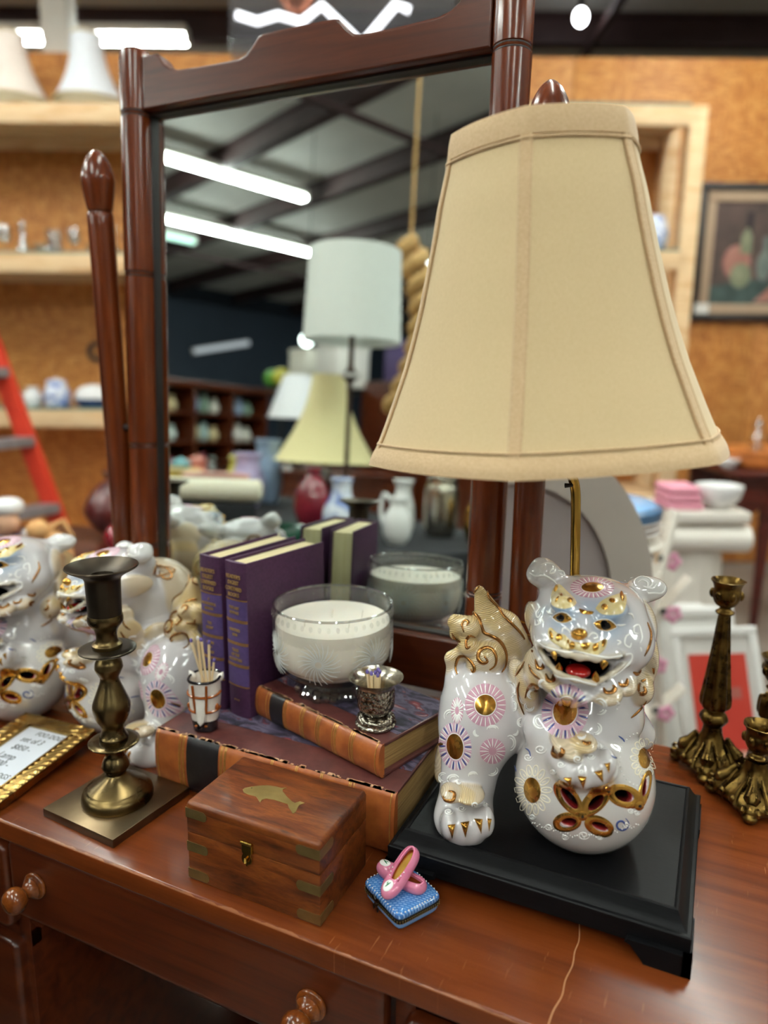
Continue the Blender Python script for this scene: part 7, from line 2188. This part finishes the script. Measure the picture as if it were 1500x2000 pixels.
goods('green_bowl', 'low green glass bowl, reflected right of the lion dogs', 'bowl', -1.06, 0.47, [(0.04, 0), (0.06, 0.01), (0.07, 0.03), (0.065, 0.05)], pm('green_glass', '#1e4a38', '#2a5a46', 10, 0.15, coat=0.4))
goods('white_shell_dish', 'white china shell dish, reflected behind the purple books', 'dish', -0.96, 0.33, [(0.03, 0), (0.05, 0.01), (0.065, 0.03)], CHINA)
goods('yellow_tin', 'yellow lidded tin on the display table, reflected near the mirror left edge', 'tin', -2.17, 0.33, [(0.12, 0), (0.125, 0.08), (0.125, 0.14)], pm('mustard_paint', '#b79a2e', '#c2a53a', 10, 0.4))
goods('salmon_tin', 'salmon pink hat box, reflected beside the yellow tin', 'box', -1.88, 0.27, [(0.13, 0), (0.13, 0.11), (0.13, 0.14)], pm('salmon_card', '#c9897a', '#d09686', 10, 0.6))
goods('lime_bowl', 'lime yellow bowl, reflected right of the salmon hat box', 'bowl', -1.67, 0.29, [(0.04, 0), (0.06, 0.05), (0.075, 0.12)], pm('lime_glaze', '#b9b85a', '#c6c468', 10, 0.3))
goods('blue_vase', 'soft blue vase, reflected below the small white shade', 'vase', -2.1, -0.1, [(0.05, 0), (0.07, 0.1), (0.05, 0.22), (0.06, 0.28)], gm[4])
goods('lilac_vase', 'lilac vase, reflected left of the yellow bell shade', 'vase', -2.0, 0.06, [(0.05, 0), (0.08, 0.08), (0.05, 0.18), (0.06, 0.22)], pm('lilac_glaze', '#b9a9cf', rough=0.3))
goods('clear_vase', 'clear glass vase under the yellow bell shade, reflected', 'vase', -1.62, -0.05, [(0.04, 0), (0.06, 0.05), (0.03, 0.12), (0.045, 0.18)], CLEARG)
# plaited straw hung from a post
t = at('straw_plait', 'thick plaited straw rope hanging right of the drum lamp, reflected', 'rope', -1.78, -0.62, 0)
STRAW = pm('straw', '#a8814e', '#c09a64', 60, 0.9, bump=0.4)
for s in (0, 1):
    m = MB(); m.tube([(0.05 * math.cos(k * 0.7 + s * PI) - 0.03 + (0.16 * math.sin(k / 40 * PI) if True else 0), 0.05 * math.sin(k * 0.7 + s * PI), 2.05 - 0.75 * k / 40) for k in range(41)], 0.034, 8); m.build('strand', STRAW, t)
MB().tube([(0, 0, 2.05), (0, 0, CZ - 0.02)], 0.008, 6).build('hanging_cord', STRAW, t)
for k, (r, g, z, w, m, lb) in enumerate(((-4.17, -1.75, 1.5, 0.24, gm[2], 'cream carton stacked on far shelving, reflected under the drum shade'), (-3.7, -1.7, 1.5, 0.26, gm[6], 'white carton stacked on far shelving, reflected behind the bronze stem'), (-3.35, -2.05, 1.55, 0.2, pm('violet_carton', '#4a3a66', rough=0.7), 'violet carton on top of the wardrobe, reflected'))):
    t = at('carton', lb, 'box', r, g, z)
    MB().box(-w / 2, w / 2, -0.15, 0.15, 0, 0.3, 0.004).build('box_body', m, t)
    MB().box(-w / 2 - 0.003, w / 2 + 0.003, -0.153, 0.153, 0.27, 0.305, 0.003).build('lid', m, t)
rk = at('storage_rack', 'dark storage rack across the shop, reflected in the mirror', 'rack', -4.45, -1.75, 0)
for z in (0.4, 0.95, 1.47):
    MB().box(-0.55, 0.75, -0.25, 0.25, z, z + 0.028, 0.002).build('shelf', BLACK, rk)
for x in (-0.55, 0.75):
    for y in (-0.25, 0.25):
        MB().box(x - 0.02, x + 0.02, y - 0.02, y + 0.02, 0, 1.5, 0.002).build('post', BLACK, rk)
for k, (r, g, m, lb) in enumerate(((-4.62, -1.65, pm('bright_green', '#4f8a2a', rough=0.5), 'green ball ornament on the dark rack, reflected'), (-4.4, -1.6, pm('bright_yellow', '#b8b03a', rough=0.5), 'yellow ball ornament on the dark rack, reflected'))):
    t = at('ball_ornament', lb, 'ornament', r, g, 1.498)
    MB().lathe([(0.04, 0), (0.045, 0.01), (0.02, 0.02)], 16).build('stand', BLACK, t)
    MB().ball((0, 0, 0.085), 0.075).build('ball', m, t)
tt = at('shop_table', 'low shop table crowded with small coloured goods, reflected left of the yellow lamp', 'table', -2.92, 0.02, 0)
MB().box(-0.45, 0.5, -0.35, 0.4, 0.74, 0.77, 0.004).build('top', MAHOG, tt)
for sx in (-0.4, 0.45):
    for sy in (-0.3, 0.35):
        MB().box(sx - 0.02, sx + 0.02, sy - 0.02, sy + 0.02, 0, 0.74, 0.003).build('leg', MAHOG, tt)
kinds = (('teal', '#3f7a78'), ('coral', '#c9705a'), ('lavender', '#a99bc6'), ('lemon', '#c9bd55'), ('white', '#dfdcd6'), ('blush', '#d3a6a0'), ('turquoise', '#6aa9b0'), ('plum', '#5a2f4a'), ('sand', '#c2a67c'), ('ice blue', '#b9cbd8'), ('brick red', '#8c3a2c'), ('moss', '#6c7a44'))
for k, (w, c) in enumerate(kinds):
    i, j = k % 4, k // 4
    t = at('goods_jar', '%s pottery jar on the low shop table, reflected in the mirror' % w, 'jar', -3.25 + i * 0.235 + 0.05 * (j % 2), -0.2 + j * 0.23, 0.7705, 0, 'pottery on the low shop table')
    h = (0.14, 0.2, 0.11, 0.24, 0.17)[k % 5]
    MB().lathe(prof_smooth([(0.04, 0), (0.07, h * 0.25), (0.075, h * 0.55), (0.045, h * 0.85), (0.05, h)], 3), 20).build('body', pm('pottery_' + w.replace(' ', '_'), c, rough=0.3, coat=0.3), t)
    MB().lathe(prof_smooth([(0.052, h), (0.05, h + 0.012), (0.015, h + 0.025), (0.001, h + 0.035)], 2), 20).build('lid', pm('pottery_' + w.replace(' ', '_'), c), t)

GLOW = pm('small_bulb_glow', '#ffffff', emit=(0.9, 1.0, 1.0), estr=9)
for r, g, z, lb in ((-4.6, -1.97, 1.94, 'round lit bulb reflected just under the drum shade'), (-3.88, -2.7, 2.58, 'round lit bulb reflected above the straw rope, beside the lampshade')):
    t = at('pendant_bulb', lb, 'lamp', r, g, z)
    MB().ball((0, 0, 0), 0.055, 16, 10).build('bulb', GLOW, t)
    MB().lathe([(0.02, 0.05), (0.022, 0.06), (0.02, 0.11), (0.004, 0.115), (0.004, CZ - z - 0.02)], 12).build('socket_and_cord', BLACK, t)
t = thing('wall_light', 'dim grey strip light slanting on the navy wall, reflected in the mirror', 'light', bld(-12.94, -5.5, 2.72), YAW + PI / 2)
m = MB(); m.M = Matrix.Rotation(14 * DEG, 4, 'Y'); m.box(-0.65, 0.65, -0.02, 0.02, -0.06, 0.06, 0.01); m.build('housing', GREYP, t)
m = MB(); m.M = Matrix.Rotation(14 * DEG, 4, 'Y'); m.tube([(-0.62, -0.035, 0), (0.62, -0.035, 0)], 0.05, 10); m.build('diffuser', pm('dim_glow', '#c8ccd2', emit=(0.8, 0.85, 0.95), estr=0.45), t)
